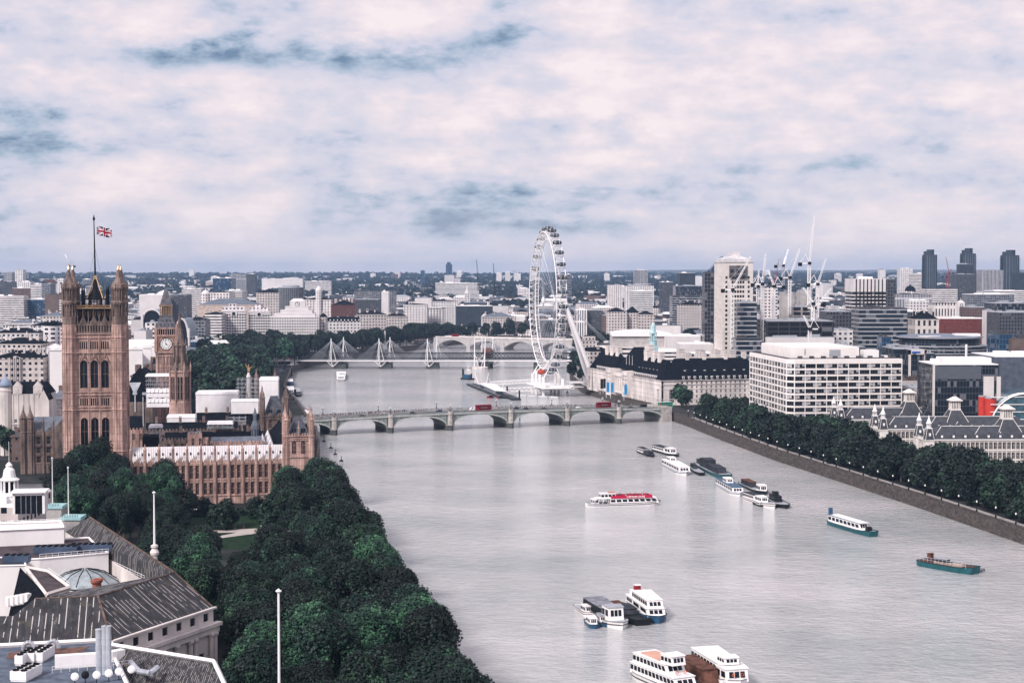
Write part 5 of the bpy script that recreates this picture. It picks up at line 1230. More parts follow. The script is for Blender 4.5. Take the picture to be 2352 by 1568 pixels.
 for s in range(300):
  xx = s * .5; w0 = Vector((q.x + xx * math.cos(R(2)), q.y + wd / 2 + xx * math.sin(R(2))))
  if w0.x / w0.y * F + 1176 >= vent_px: vx = xx; break
 vx = vx or ln * .8; hw = 7.2; mb = MB(); cy = wd / 2
 mb.hip(vx - hw, vx + hw, cy - hw, cy + hw, ze + 1, ze + 9.5, hw - 2.7, hw - 2.7); vt_ = mb.build('ventilator_roof', dslate, o)
 mb = MB(); mb.box(vx - 2.7, vx + 2.7, cy - 2.7, cy + 2.7, ze + 9.3, ze + 10.4); 
 for i in range(6):
  for sd in (-1, 1):
   u = -2.2 + i * .88; mb.box(vx + u - .2, vx + u + .2, cy + sd * 2.3 - .2, cy + sd * 2.3 + .2, ze + 10.4, ze + 14.6); mb.box(vx + sd * 2.3 - .2, vx + sd * 2.3 + .2, cy + u - .2, cy + u + .2, ze + 10.4, ze + 14.6)
 mb.box(vx - 3.4, vx + 3.4, cy - 3.4, cy + 3.4, ze + 14.6, ze + 15.3); mb.hip(vx - 3, vx + 3, cy - 3, cy + 3, ze + 15.3, ze + 17, 2.4, 2.4)
 for sx in (-1, 1):
  for sy in (-1, 1): mb.tube((vx + sx * hw, cy + sy * hw, ze + 1), (vx + sx * 2.7, cy + sy * 2.7, ze + 9.5), .18, .18, 4)
 mb.build('ventilator_lantern', cream, vt_); mb = MB(); mb.box(vx - 1.7, vx + 1.7, cy - 1.7, cy + 1.7, ze + 10.4, ze + 14.5); mb.build('ventilator_core', black, vt_)
 put_windows(o, wins)
pavilion('nearest ornate victorian hospital wing with black slate roof and twin cupola turrets', 2146, 1009, 70, 2315)
pavilion('middle victorian hospital wing, between the nearest and the farthest of the three', 2040, 985, 78, 2195)
pavilion('farthest victorian hospital wing, right in front of the white hospital block', 1942, 963, 66, 2090)
# ---------------------------------------------------------------- modern blocks behind the hospital
def modern(name, label, cat, px0, px1, pyt, y, dz, mat_, roofm=None, pyb=None, ang=0.0, extra=None, cap_in=.4):
 x0, x1 = xat(px0, y), xat(px1, y); zt = zat(pyt, y); g = T(y); o = thing(name, label, cat, ((x0 + x1) / 2, y, g), ang); h = (x1 - x0) / 2; H = zt - g
 mb = MB(); mb.box(-h, h, 0, dz, 0, H); wl = mb.build('wall', mat_, o)
 mb = MB(); mb.box(-h + cap_in, h - cap_in, cap_in, dz - cap_in, H + .002, H + .5)
 rg = random.Random(hash(label) & 0xffff if False else sum(map(ord, label)))
 for k in range(3): a = rg.uniform(-h * .8, h * .3); c = rg.uniform(dz * .1, dz * .6); mb.box(a, a + h * rg.uniform(.2, .5), c, c + dz * .2, H + .5, H + rg.uniform(1.2, 2.8))
 mb.build('roof', roofm or greyp, o)
 if extra: extra(o, h, dz, H)
 return o
dglass = wmat('dark curtain wall', (.05, .06, .075), (.012, .018, .028), 1.8, 3.6, (.06, .94), (.08, .95), .3)
def f_portal(o, h, dz, H):
 mb = MB(); 
 for s in (-1, 1): mb.box(s * h * .95 - h * .14, s * h * .95 + h * .14, -1.2, -.01, 0, H + .3)
 mb.box(-h * 1.09, h * 1.09, -1.2, -.01, H - 3, H + .5); mb.build('portal_frame', pmat('pale cladding', (.62, .58, .57), .5, .05), o)
 mb = MB(); mb.lathe([(.2, 0), (1.4, .3), (1.4, 1.2), (.2, 1.6)], -h * .5, -1.5, 8); mb.box(-h * .3, h * .3, -1.5, -1.3, .2, 1.4); mb.v = [(x, y, z + H - 2.2) for x, y, z in mb.v]; mb.build('blue_sign', pmat('sign blue', (.03, .12, .45), .4, .1), o)
modern('office_block', 'black glass hotel with pale portal frame and blue sign beside the white hospital', 'hotel', 2090, 2128, 804, 1120, 40, dglass, extra=f_portal)
modern('office_block', 'plain black glass slab right of the pale portal frame', 'office', 2130, 2150, 812, 1115, 40, dglass)
modern('office_block', 'black glass strip between the white hospital and the portal frame', 'office', 2056, 2082, 802, 1130, 40, dglass)
def f_slab(o, h, dz, H):
 cl = pmat('pale cladding', (.62, .58, .57))
 mb = MB(); mb.box(h * .52, h * .83, -.9, -.01, 0, H - 6.5); mb.box(h * .92, h * 1.04, -.9, -.01, 0, H - 6.5); mb.box(-h - .6, -h + .6, -.9, -.01, 0, H + .5); mb.build('cladding_strip', cl, o)
 mb = MB(); mb.box(-h * .97, h * .45, -.35, -.02, H - 8, H - .6); mb.build('louvre_screen', pmat('grey louvre', (.10, .115, .14), .5, .15, 1, (.2, .2, 6)), o)
 mb = MB(); mb.box(-h * .95, h * .5, 2, 3, H + .5, H + 1.0); mb.box(-h * .5, h * .95, 12, 30, H + .5, H + 3.4); mb.build('roof_screen', whitep, o)
modern('office_block', 'large black glass block with pale vertical cladding strip beside the red drums', 'office', 2147, 2298, 838, 905, 36, dglass, whitep, extra=f_slab)
modern('office_block', 'grey metal clad block at the picture edge behind the glass vault', 'office', 2286, 2420, 820, 960, 50, pmat('grey blue metal cladding', (.11, .13, .17), .5, .2, .3, metal=.3), whitep)
modern('low_block', 'low grey concrete building between the white hospital and the black glass block', 'clinic', 2068, 2146, 892, 985, 26, wmat('grey concrete offices', (.42, .40, .41), du=5, dz=3.4, fu=(.2, .7), fz=(.3, .6)))
modern('low_block', 'brownish flat roofed annex directly behind the low grey building', 'clinic', 2069, 2148, 874, 1015, 18, conc, pmat('brown felt', (.10, .075, .07), .9, .2))
# red drums and glass vault
q0 = D(2262, 908, 900)
for k, (px0, px1, py) in enumerate(((2251, 2268, 908), (2266, 2292, 912))):
 y = 900 - k * 3; x0, x1 = xat(px0, y), xat(px1, y); zt = zat(py, y); o = thing('red_drum', ['narrow red stair drum beside the black glass block', 'wide red stair drum touching the glass vault'][k], 'stair tower', ((x0 + x1) / 2, y, LAND)); r = (x1 - x0) / 2
 mb = MB(); mb.smooth = False; mb.lathe([(r, 0), (r, zt - LAND - .6)], 0, 0, 24); mb.build('drum_wall', pmat('orange red cladding', (.55, .055, .04), .4, .1, .3), o); mb = MB(); mb.lathe([(r + .1, zt - LAND - .6), (r + .1, zt - LAND)], 0, 0, 24); mb.build('drum_cap', greyp, o)
def vault():
 y = 893.0; x0 = xat(2279, y); o = thing('glass_vault', 'curved glass vault roof of the childrens hospital at the right picture edge', 'atrium', (x0, y, LAND), R(2)); g = blueg; N = 10; L_ = 40; rr = 20.0
 mb = MB(); fr = MB(); zt = zat(904, y) - LAND
 pts = [(rr * (1 - math.cos(math.pi / 2 * i / N)), zt - 20 + 20 * math.sin(math.pi / 2 * i / N)) for i in range(N + 1)]
 for (a, b_), (c, d_) in zip(pts, pts[1:]): mb.poly((a, 0, b_), (c, 0, d_), (c, L_, d_), (a, L_, b_)); mb.poly((a, 0, 0), (c, 0, 0), (c, 0, d_), (a, 0, b_))
 mb.box(rr, 60, 0, L_, 0, zt - .02); mb.box(0, rr, .2, L_, 0, zt - 20); mb.build('glass_skin', pmat('teal glass', (.06, .12, .16), .12, .3, .3, spec=.8), o)
 for (a, b_), (c, d_) in zip(pts, pts[1:]):
  fr.tube((a, -.2, b_), (c, -.2, d_), .5, .5, 6); fr.tube((a, 3.5, b_ + .2), (c, 3.5, d_ + .2), .3, .3, 5)
 for k in range(6): fr.box(0, 60, -.3, -.02, zt - 2 - k * 4.2, zt - 1.6 - k * 4.2)
 for k in range(12): fr.box(rr + k * 3.4, rr + .25 + k * 3.4, -.2, -.03, 0, zt)
 for k in range(8): fr.lathe([(.5, zt), (.6, zt + .6), (.2, zt + .9)], rr + 3 + k * 4, 3, 8)
 fr.build('white_arches', whitep, o)
vault()
# round office with tiers
def roundhouse():
 y = 1290.0; cx = xat(2188, y); rx = (xat(2297, y) - xat(2079, y)) / 2; o = thing('round_office', 'huge round grey glass building with stepped tiers and pale ring edges', 'hotel', (cx, y + rx, LAND)); N = 40
 def ring(r, z0, z1, mb): mb.lathe([(r, z0), (r, z1)], 0, 0, N)
 zt = zat(772, y) - LAND; zs = [zat(v, y) - LAND for v in (792, 799, 806)]
 mb = MB(); ring(rx * .86, zs[0] - 2, zt - 2, mb); ring(rx, 0, zs[0] - 2, mb); mb.build('glass_drum', dglass, o)
 mb = MB()
 for r, z in ((rx * .92, zt - 2.2), (rx * 1.01, zs[0] - 2), (rx * 1.01, zs[1] - 2.4), (rx * 1.01, zs[2] - 2.8), (rx * 1.01, zs[2] - 6.5)): mb.lathe([(r, z), (r, z + .7)], 0, 0, N)
 mb.build('tier_edge', pmat('grey edge', (.38, .39, .43), .5, .1), o)
 mb = MB(); mb.lathe([(rx * .92, zt - 1.4), (rx * .7, zt - .4), (rx * .4, zt + .4), (2, zt + .8)], 0, 0, N); rf = mb.build('roof', pmat('blue grey roof', (.17, .20, .26), .5, .2, .1), o)
 mb = MB(); mb.box(-rx * .6, -rx * .15, -rx * .7, -rx * .55, zt - 1.0, zt - .2); mb.box(rx * .2, rx * .75, -rx * .5, -rx * .3, zt - .8, zt + 1.4); mb.build('roof_panels', whitep, rf)
 mb = MB(); q = -rx * 1.35; mb.tube((8, q, 0), (8, q, zt - 6), 1.0, 1.0, 10); mb.build('white_flue', whitep, o)
roundhouse()
# ---------------------------------------------------------------- the city beyond
Wg = wmat('white window grid', (.74, .71, .72), du=4.6, dz=4.2, fu=(.28, .74)); Wb = wmat('white with ribbon windows', (.76, .73, .74), fu=None, fz=(.3, .72)); Sg = wmat('stone window grid', (.58, .53, .52), du=4.2, dz=4.2, fu=(.26, .72), fz=(.25, .72))
Gg = wmat('grey office grid', (.24, .25, .28), fu=(.12, .88), fz=(.2, .8)); Bk = wmat('brown brick with windows', (.15, .10, .09), du=3.2, fu=(.3, .66), fz=(.3, .7)); Rb = wmat('red brown brick with windows', (.12, .05, .045), du=3.0, fu=(.3, .66), fz=(.3, .7))
Dg = dglass; Bg = wmat('blue curtain wall', (.05, .10, .17), (.012, .04, .09), 2.4, 3.8, (.1, .9), (.1, .93), .2); Vr = wmat('vertical ribs', (.55, .54, .57), (.03, .04, .06), 2.6, 60, (.35, .95), (.02, .98)); Pl = pmat('plain pale wall', (.66, .63, .64), .8, .08, .06); Pb = pmat('plain brown wall', (.15, .11, .10), .9, .2, .1); Pd = pmat('plain dark wall', (.035, .045, .06), .6, .2, .1)
Db = wmat('dark offices with pale floor lines', (.45, .45, .48), (.015, .025, .04), 3, 3.8, None, (.2, .98)); Dk = wmat('dark stone grid', (.075, .08, .095), (.01, .015, .022), 3, 3.6, (.25, .75), (.25, .8))
flat_w, flat_g, flat_d = whitep, greyp, pmat('dark roofing felt', (.07, .07, .08))
def classic(name, label, cat, px0, px1, pyt, y, dz, mat_, ang=0.0, rh=5.0, roofm=None, chim=4, ped=False, mansard=False, dome=None):
 """masonry block with a pitched roof; pyt is the row of its eaves"""
 x0, x1 = xat(px0, y), xat(px1, y); zt = zat(pyt, y); g = T(y); o = thing(name, label, cat, ((x0 + x1) / 2, y, g), ang); h = (x1 - x0) / 2; H = zt - g; rg = random.Random(sum(map(ord, label)))
 mb = MB(); mb.box(-h, h, 0, dz, 0, H); mb.box(-h - .4, h + .4, -.4, dz + .4, H - .9, H); mb.build('wall', mat_, o)
 mb = MB()
 if mansard: mb.box(-h + .3, h - .3, .3, dz - .3, H, H + rh, 1.4); mb.hip(-h + 1.7, h - 1.7, 1.7, dz - 1.7, H + rh, H + rh + 1.5)
 else: mb.hip(-h + .2, h - .2, .2, dz - .2, H, H + rh)
 rf = mb.build('roof', roofm or slate, o)
 if mansard:
  n = max(3, int(h / 2.2)); mb0 = MB(); mb0.box(-.6, .6, 0, 1.6, 0, 1.9); me = mb0.mesh('dormer', whitep)
  for i in range(n): inst('dormer', me, rf, (-h + (i + .5) * 2 * h / n, .25, H + .8))
 for k in range(chim):
  x = -h + (k + .5) * 2 * h / chim + rg.uniform(-1, 1); mb = MB(); w_ = rg.uniform(.8, 1.6); yy = dz * rg.choice([.3, .5, .7]); mb.box(x - w_, x + w_, yy - .7, yy + .7, H + rh * .3, H + rh + rg.uniform(1, 2.6)); mb.build('chimney', mat_, rf)
 if ped:
  mb = MB(); w_ = h * (ped if isinstance(ped, float) else .3)
  mb.add([(-w_, -1.6, H), (w_, -1.6, H), (0, -1.6, H + w_ * .36), (-w_, 1, H), (w_, 1, H), (0, 1, H + w_ * .36)], [[0, 1, 2], [5, 4, 3], [1, 4, 5, 2], [3, 0, 2, 5], [0, 3, 4, 1]])
  for i in range(6): x = -w_ + .8 + (2 * w_ - 1.6) * i / 5; mb.tube((x, -1.3, H * .45), (x, -1.3, H), .55, .5, 8)
  mb.build('pediment', mat_, o)
 if dome: mb = MB(); r = dome; mb.lathe([(r, H), (r, H + r * .8), (r * 1.1, H + r * .85), (r, H + r), (r * .9, H + r * 1.4), (r * .6, H + r * 1.8), (r * .15, H + r * 2), (r * .15, H + r * 2.5), (.05, H + r * 2.8)], 0, dz * .4, 12); mb.build('dome', pmat('pale dome', (.55, .56, .60), .6, .1), o)
 return o
M_ = modern; OF, FL = 'office_building', 'tower_block'
for a in [
(FL, 'pale and dark striped tower block pair near the left picture edge', 'flats', 8, 27, 626, 4500, 30, Vr), (FL, 'white sided slab tower, second from the left on the horizon', 'flats', 34, 53, 620, 4450, 30, Wg),
(OF, 'dark glass block below the two white towers at the left edge', 'office', -10, 37, 648, 3800, 40, Dk), (OF, 'white colonnaded office right of the dark block, far left', 'office', 38, 70, 647, 3750, 30, Wg),
(OF, 'brown brick mass below the white colonnaded office, far left', 'flats', 27, 70, 662, 3300, 40, Bk), (OF, 'white office with blue grey ribbon windows, left of the great tower', 'office', 70, 95, 654, 3200, 30, Wb), (OF, 'taller pale office touching the ribbon windowed one', 'office', 95, 116, 652, 3150, 30, Gg),
(FL, 'slender white tower just left of the great tower turrets', 'flats', 131, 145, 641, 3600, 30, Wg), (FL, 'red brown flats left of the slender white tower', 'flats', 103, 130, 642, 3900, 30, Rb),
(OF, 'big white office slab with long window bands at the left edge', 'office', -20, 54, 680, 2500, 24, Wb), (OF, 'wide dark blue glass drum like block right of the white slab', 'office', 54, 102, 688, 2520, 60, Bg), (OF, 'plain brown brick block left of the great tower', 'warehouse', 102, 151, 676, 2500, 50, Pb), (OF, 'narrow white block in front of the plain brown brick one', 'office', 135, 150, 689, 2440, 20, Wb),
(OF, 'long windowless white hall between the great tower and the clock tower', 'warehouse', 319, 384, 677, 2400, 60, Pl), (OF, 'scaffolded dark block right of the clock tower spire', 'office', 398, 428, 677, 2420, 40, Dk), (OF, 'white stepped office beyond the scaffolded dark block', 'office', 417, 462, 664, 2900, 40, Wb),
(OF, 'white ring windowed office beside the round white stone tower', 'office', 481, 526, 672, 2350, 50, Wg), (OF, 'white banded office behind the ring windowed office', 'office', 515, 556, 668, 2600, 50, Wb), (FL, 'blue glass block with slanting stripes on the skyline left of centre', 'office', 489, 531, 639, 2900, 50, Bg),
(FL, 'row of ribbed pale towers behind the blue striped block', 'flats', 527, 565, 630, 5000, 40, Vr), (FL, 'dark tower ending the ribbed row', 'flats', 566, 586, 629, 4600, 40, Dk),
(OF, 'grey glass roofed market hall, wide and low in mid distance', 'hall', 813, 904, 668, 2750, 70, Gg), (OF, 'white cube beside the glass roofed market hall', 'office', 876, 892, 670, 2600, 30, Pl), (OF, 'white wide theatre fly tower right of the market hall', 'theatre', 953, 991, 685, 2650, 40, Pl), (OF, 'dark wide flat block above the river trees, centre', 'office', 1047, 1131, 703, 2700, 50, Pd),
(OF, 'dark blocky long roof left of the theatre fly tower', 'office', 815, 869, 688, 2650, 50, Dk), (FL, 'lone blue glass tower left of the tallest horizon tower', 'office', 966, 975, 621, 6800, 40, Bg), (FL, 'tallest blue grey glass tower on the centre horizon', 'office', 1024, 1038, 607, 6500, 40, Bg), (OF, 'white gridded low block at the foot of the tallest horizon tower', 'office', 1021, 1043, 632, 6400, 40, Wg),
(OF, 'white building with tall vertical strips right of the wheel', 'office', 1322, 1349, 712, 2350, 40, wmat('tall strips', (.74, .71, .72), du=3.4, dz=30, fu=(.4, .85), fz=(.03, .95))), (OF, 'dark brick block right of the white vertical striped one', 'office', 1349, 1385, 713, 2360, 40, Dk), (OF, 'brown turreted block before the white columned office right of the wheel', 'office', 1384, 1412, 724, 2340, 30, Bk),
(FL, 'high rise with twin pale faces standing alone right of the wheel', 'flats', 1457, 1488, 620, 4000, 35, Vr), (OF, 'white terrace with a brown side, left of the lone high rise', 'office', 1397, 1430, 655, 3400, 40, Wg), (OF, 'stepped white block at the foot of the lone high rise', 'office', 1438, 1502, 657, 3300, 50, Wg), (OF, 'white stepped ziggurat block below the lone high rise', 'office', 1450, 1500, 668, 3000, 40, Wb),
(FL, 'dark tower with a thin white side right of the lone high rise', 'office', 1517, 1546, 648, 3300, 30, Dk), (OF, 'black glass block left of the white stone skyscraper', 'office', 1562, 1597, 627, 3000, 40, Pd), (OF, 'wide black base block under the black glass block', 'office', 1552, 1619, 657, 2900, 50, Dg), (OF, 'glass fronted flat roofed building with white column lines, left of the skyscraper', 'office', 1545, 1620, 680, 2600, 50, Db),
(FL, 'dark frame tower wrapped in scaffolding on the skyscrapers left side', 'tower under construction', 1619, 1646, 627, 1500, 22, wmat('dark scaffold frame', (.10, .10, .12), (.015, .018, .025), 3, 3.6, (.1, .9), (.12, .9))),
(FL, 'new glass office with white floor lines in front of the skyscraper', 'office', 1694, 1739, 694, 1325, 26, Db), (OF, 'white low frames with glass at the foot of the new glass office', 'office', 1692, 1752, 778, 1290, 20, Db),
(OF, 'white block with small square windows behind the cranes', 'flats', 1757, 1786, 660, 2100, 30, Wg), (OF, 'bare concrete stair cores of the building site, left', 'concrete core', 1797, 1829, 672, 1420, 16, conc), (OF, 'bare concrete core of the building site, right', 'concrete core', 1838, 1866, 668, 1440, 18, conc), (OF, 'half built concrete floors between the two bare cores', 'building site', 1822, 1862, 705, 1400, 24, wmat('raw floors', (.30, .28, .28), (.015, .015, .02), 8, 4.2, (.1, .9), (.2, .9))),
(OF, 'wide black steel framed floors under construction below the cranes', 'building site', 1761, 1916, 738, 1330, 60, wmat('black steel floors', (.04, .042, .05), (.008, .01, .014), 9, 4.0, (.04, .96), (.16, .96))), (OF, 'white hoarding wall along the foot of the building site', 'hoarding', 1761, 1918, 775, 1318, 6, Pl),
(FL, 'tower with white horizontal bands and pale crown right of the cranes', 'office', 1958, 2035, 641, 1650, 34, wmat('bold white bands', (.74, .71, .71), (.012, .014, .02), 3, 3.7, None, (.28, .95))), (FL, 'dark slab attached behind the white banded tower', 'office', 2035, 2056, 641, 1720, 30, Dk),
(OF, 'broad office of blue glass and white floor bands before the banded tower', 'office', 1973, 2085, 708, 1400, 30, Db), (OF, 'dark plant storey block left behind the broad banded office', 'office', 1898, 1958, 716, 1500, 40, Dk),
(OF, 'pale grey frame with glass beside the round grey building', 'office', 2027, 2048, 774, 1180, 16, Bg), (OF, 'small white stuccoed terrace left of the broad banded office', 'flats', 1914, 1960, 757, 1380, 30, Wg),
(FL, 'white gridded tower block left of the first of three dark towers', 'flats', 2067, 2096, 617, 3900, 30, Wg), (FL, 'white sloping topped flats leaning on the white gridded tower', 'flats', 2096, 2125, 628, 3850, 30, Wb), (FL, 'small bright white tower on the horizon above the banded tower', 'flats', 2021, 2034, 619, 5000, 30, Pl),
(OF, 'black cluster block in front of the middle dark tower', 'office', 2206, 2236, 607, 3300, 30, Pd), (OF, 'black stepped base block below the cluster', 'office', 2196, 2247, 630, 3200, 40, Dk), (OF, 'grey finely ribbed office before the last dark tower', 'office', 2257, 2306, 621, 3100, 40, Vr), (OF, 'dark blue block at the right picture edge beside the last dark tower', 'office', 2338, 2380, 628, 3400, 40, Pd),
(OF, 'long pale ribbed office below the first dark tower', 'office', 2052, 2140, 676, 2600, 40, Vr), (OF, 'white office with side windows below the ribbed one', 'office', 2090, 2135, 690, 2350, 30, Wg), (OF, 'dark brick arts block, long and low, right of the mansard villa', 'theatre', 2158, 2278, 732, 1750, 40, pmat('dark red brick', (.16, .045, .04), .9, .2, .3)), (OF, 'tall bare white end wall right of the dark brick arts block', 'office', 2276, 2286, 714, 1700, 30, Pl),
(OF, 'dark green glass office right of the bare white end wall', 'office', 2287, 2370, 697, 1720, 40, Dg), (OF, 'patterned dark block in front of the green glass office', 'office', 2295, 2380, 718, 1600, 40, Dk), (OF, 'blue glazed infill right of the round grey building', 'office', 2297, 2328, 768, 1240, 30, Bg), (OF, 'brown low block by the right edge beside the blue glazed infill', 'office', 2328, 2380, 778, 1230, 30, Pb),
(OF, 'wide grey roofed hall below the last dark tower', 'hall', 2230, 2330, 676, 2500, 50, Gg), (OF, 'long low white flat roofed hall at the right edge', 'hall', 2280, 2400, 668, 2700, 50, Wb), (OF, 'grey stone office row with arches right of the letter tower', 'office', 2225, 2290, 706, 2000, 40, Bk), (OF, 'white office row under the grey ribbed one', 'office', 2130, 2200, 664, 2800, 50, Wb),
(OF, 'dark glassy block between banded tower and mansard villa', 'office', 2085, 2110, 716, 1900, 30, Dk)]:
 n_, lb, ct, p0, p1, pt, y, dz, mt = a; o = M_(n_, lb, ct, p0, p1, pt, y, dz, mt, rnd.choice([flat_w, flat_g, flat_g, flat_d]))
 if 'bands and pale crown' in lb:
  mb = MB(); h = (xat(p1, y) - xat(p0, y)) / 2; H = zat(pt, y) - T(y)
  for i in range(9): x = -h + (i + .5) * 2 * h / 9; mb.box(x - h / 9 * .86, x + h / 9 * .86, -.8, -.01, H - 13, H + .6)
  mb.box(-h - .8, -h - .01, 0, dz, H - 13, H + .6); mb.build('crown_panels', Pl, o); mb = MB()
  for i in range(1, 9): x = -h + i * 2 * h / 9; mb.box(x - .5, x + .5, -1.2, -.82, 0, H)
  mb.build('fins', black, o)
 if 'tallest blue grey' in lb: mb = MB(); h = (xat(p1, y) - xat(p0, y)) / 2; H = zat(pt, y) - T(y); mb.box(-h * .6, h * .6, 4, 20, H, H + 9); mb.build('crown', Bg, o)
# classical blocks
for a in [
('Classical', 'white stone office with rows of small windows at the left edge', -30, 95, 822, 1150, 40, Sg, dict(ang=R(4), chim=8, ped=.22)),
('C', 'row of white terraces with many chimneys left of the great tower, lower row', -20, 92, 790, 1330, 30, Sg, dict(chim=9, ang=R(-3))), ('C', 'row of white terraces with many chimneys left of the great tower, upper row', -20, 88, 765, 1560, 30, Wg, dict(chim=9)),
('C', 'long pale attic building left of the great tower below the brown block', 10, 90, 742, 1850, 40, Wb, dict(chim=6, roofm=lead)), ('C', 'pale long roofed building with bays between brown block and great tower', 90, 150, 726, 2050, 40, Sg, dict(chim=5, roofm=lead)),
('C', 'white long fronted palace office, top left of the wrapped treasury', 60, 150, 748, 1700, 40, Wg, dict(chim=5)),
('C', 'white banded riverside hotel with two end blocks, left of the stone twin blocks', 470, 508, 720, 1960, 30, Wb, dict(chim=2, rh=2)), ('C', 'grey low terrace below the brown theatre, left of the hotel', 424, 471, 734, 1830, 30, Gg, dict(chim=3, rh=3)),
('C', 'cream theatre with wide curved lead roof behind the hotels', 452, 590, 700, 2130, 50, pmat('cream wall', (.52, .42, .38)), dict(chim=0, rh=8, roofm=lead)),
('C', 'white hotel with dark mansard and dormers right of the clock building', 746, 828, 738, 2140, 34, Wg, dict(mansard=True, rh=5, chim=4, ang=R(6))), ('C', 'narrow white link between the clock building and the mansard hotel', 731, 747, 728, 2090, 26, Sg, dict(chim=1)),
('C', 'first long white river palace right of the mansard hotel', 819, 888, 722, 2270, 34, Sg, dict(chim=4, ang=R(6))), ('C', 'second white river palace with rounded arcades', 888, 936, 726, 2340, 34, Sg, dict(chim=3, ang=R(8))), ('C', 'third long stone river palace with pediment above the trees', 1000, 1120, 752, 2560, 34, Sg, dict(chim=5, ped=.2, rh=3)),
('C', 'low dark roofed brick building in front of the white river palaces', 905, 985, 747, 2420, 30, Bk, dict(chim=4, rh=3)), ('C', 'curved white office crescent behind the second river palace', 926, 980, 700, 2500, 40, Wg, dict(chim=0, rh=2)),
('C', 'temple fronted office with large pediment in mid distance', 979, 1021, 708, 2560, 40, Wg, dict(ped=.9, rh=2, chim=0)), ('C', 'long white colonnaded office behind the temple front', 938, 1050, 692, 2750, 40, Wg, dict(chim=0, rh=2)),
('C', 'grey roofed hotel with turrets above the third river palace', 1106, 1180, 728, 2600, 40, Sg, dict(chim=4, rh=7, roofm=lead)), ('C', 'white columned twin winged office with dark hipped roof right of the wheel', 1396, 1440, 716, 2300, 40, Sg, dict(chim=0, rh=6)), ('C', 'right wing of the white columned office, partly hidden by trees', 1468, 1505, 722, 2280, 40, Sg, dict(chim=0, rh=5)), ('C', 'recessed centre of the white columned office', 1438, 1470, 718, 2310, 30, Sg, dict(chim=0, rh=9)),
('C', 'low white pavilion roofs behind the trees left of the skyscraper', 1560, 1618, 700, 2400, 30, Sg, dict(chim=4)), ('C', 'villa with dark mansard roof and tall arched windows right of the banded tower', 2103, 2158, 733, 1640, 30, wmat('arched villa', (.66, .60, .57), du=5.5, dz=9, fu=(.28, .72), fz=(.2, .8)), dict(rh=9, chim=3)),
('C', 'white art deco warehouse left of the letter tower', 2150, 2200, 696, 2150, 40, wmat('deco ribs', (.72, .69, .69), du=4, dz=14, fu=(.4, .8), fz=(.1, .8)), dict(chim=0, rh=1)),
('C', 'large brick mansion block right of the clock building, gabled', 760, 815, 700, 2350, 34, Rb, dict(chim=6, rh=7)), ('C', 'grey stone ministry with dark roof left of the round gridded office', 588, 640, 672, 2500, 40, Sg, dict(chim=0, rh=6)), ('C', 'church like stone hall behind the hotels with low spire roof', 700, 760, 688, 2500, 40, Wg, dict(chim=4)),
('C', 'tawny brick wing immediately left of the palace with chimney stacks', 298, 345, 862, 1085, 30, Bk, dict(chim=6, rh=5)), ('C', 'dark roofed offices by the clock tower foot', 340, 362, 842, 1110, 30, Bk, dict(chim=3))]:
 _, lb, p0, p1, pt, y, dz, mt, kw = a; classic('stone_building', lb, 'building', p0, p1, pt, y, dz, mt, **kw)
# white wrapped treasury with small pedimented pavilions
def treasury():
 Y0 = 1150.0; o = thing('ministry_building', 'huge bright white ministry with little gabled pavilions behind the great tower', 'ministry', (xat(232, Y0), Y0, LAND), R(12)); mb = MB(); H = zat(812, Y0) - LAND
 wt = pmat('bright white stone', (.86, .83, .84), .8, .05, .08)
 x0, x1 = xat(152, Y0) - xat(232, Y0), xat(300, Y0) - xat(232, Y0); mb.box(x0 - 6, x1 + 6, 0, 60, 0, H); mb.box(x0 - 10, x1 + 30, 60, 200, 0, H + 2); mb.build('wall', wt, o)
 for i, (x, y) in enumerate([(x0 - 6, -1), (x0 - 9, 26), (x0 - 12, 52), (x1 + 2, -1), (x1 + 8, 24), (x1 + 13, 50), (x1 + 18, 78), (x1 + 22, 108)]):
  mb = MB(); w_ = 5.2; z = H + (0 if y < 60 else 2); mb.box(x - w_, x + w_, y - 1, y + 14, 0, z + 2.6); mb.add([(x - w_ - .5, y - 1.5, z + 2.6), (x + w_ + .5, y - 1.5, z + 2.6), (x, y - 1.5, z + 5), (x - w_ - .5, y + 14, z + 2.6), (x + w_ + .5, y + 14, z + 2.6), (x, y + 14, z + 5)], [[0, 1, 2], [5, 4, 3], [1, 4, 5, 2], [3, 0, 2, 5], [0, 3, 4, 1]]); mb.build('pavilion', wt, o)
 ws = []; wm_ = win_mesh(1.2, 2.2, 2, 2, 0, greyp, pmat('grey pane', (.25, .26, .3)), .02)  # panes in a plain mid grey
 for k in range(5):
  for i in range(14): ws.append((x0 + 2 + i * (x1 - x0 - 4) / 13, -.02, 3 + k * 4.6, 0, wm_))
 put_windows(o, ws)
 mb = MB(); mb.box(x0 - 6.6, x1 + 6.6, -.7, -.01, H - 1.6, H - .9); mb.build('cornice', wt, o)
treasury()
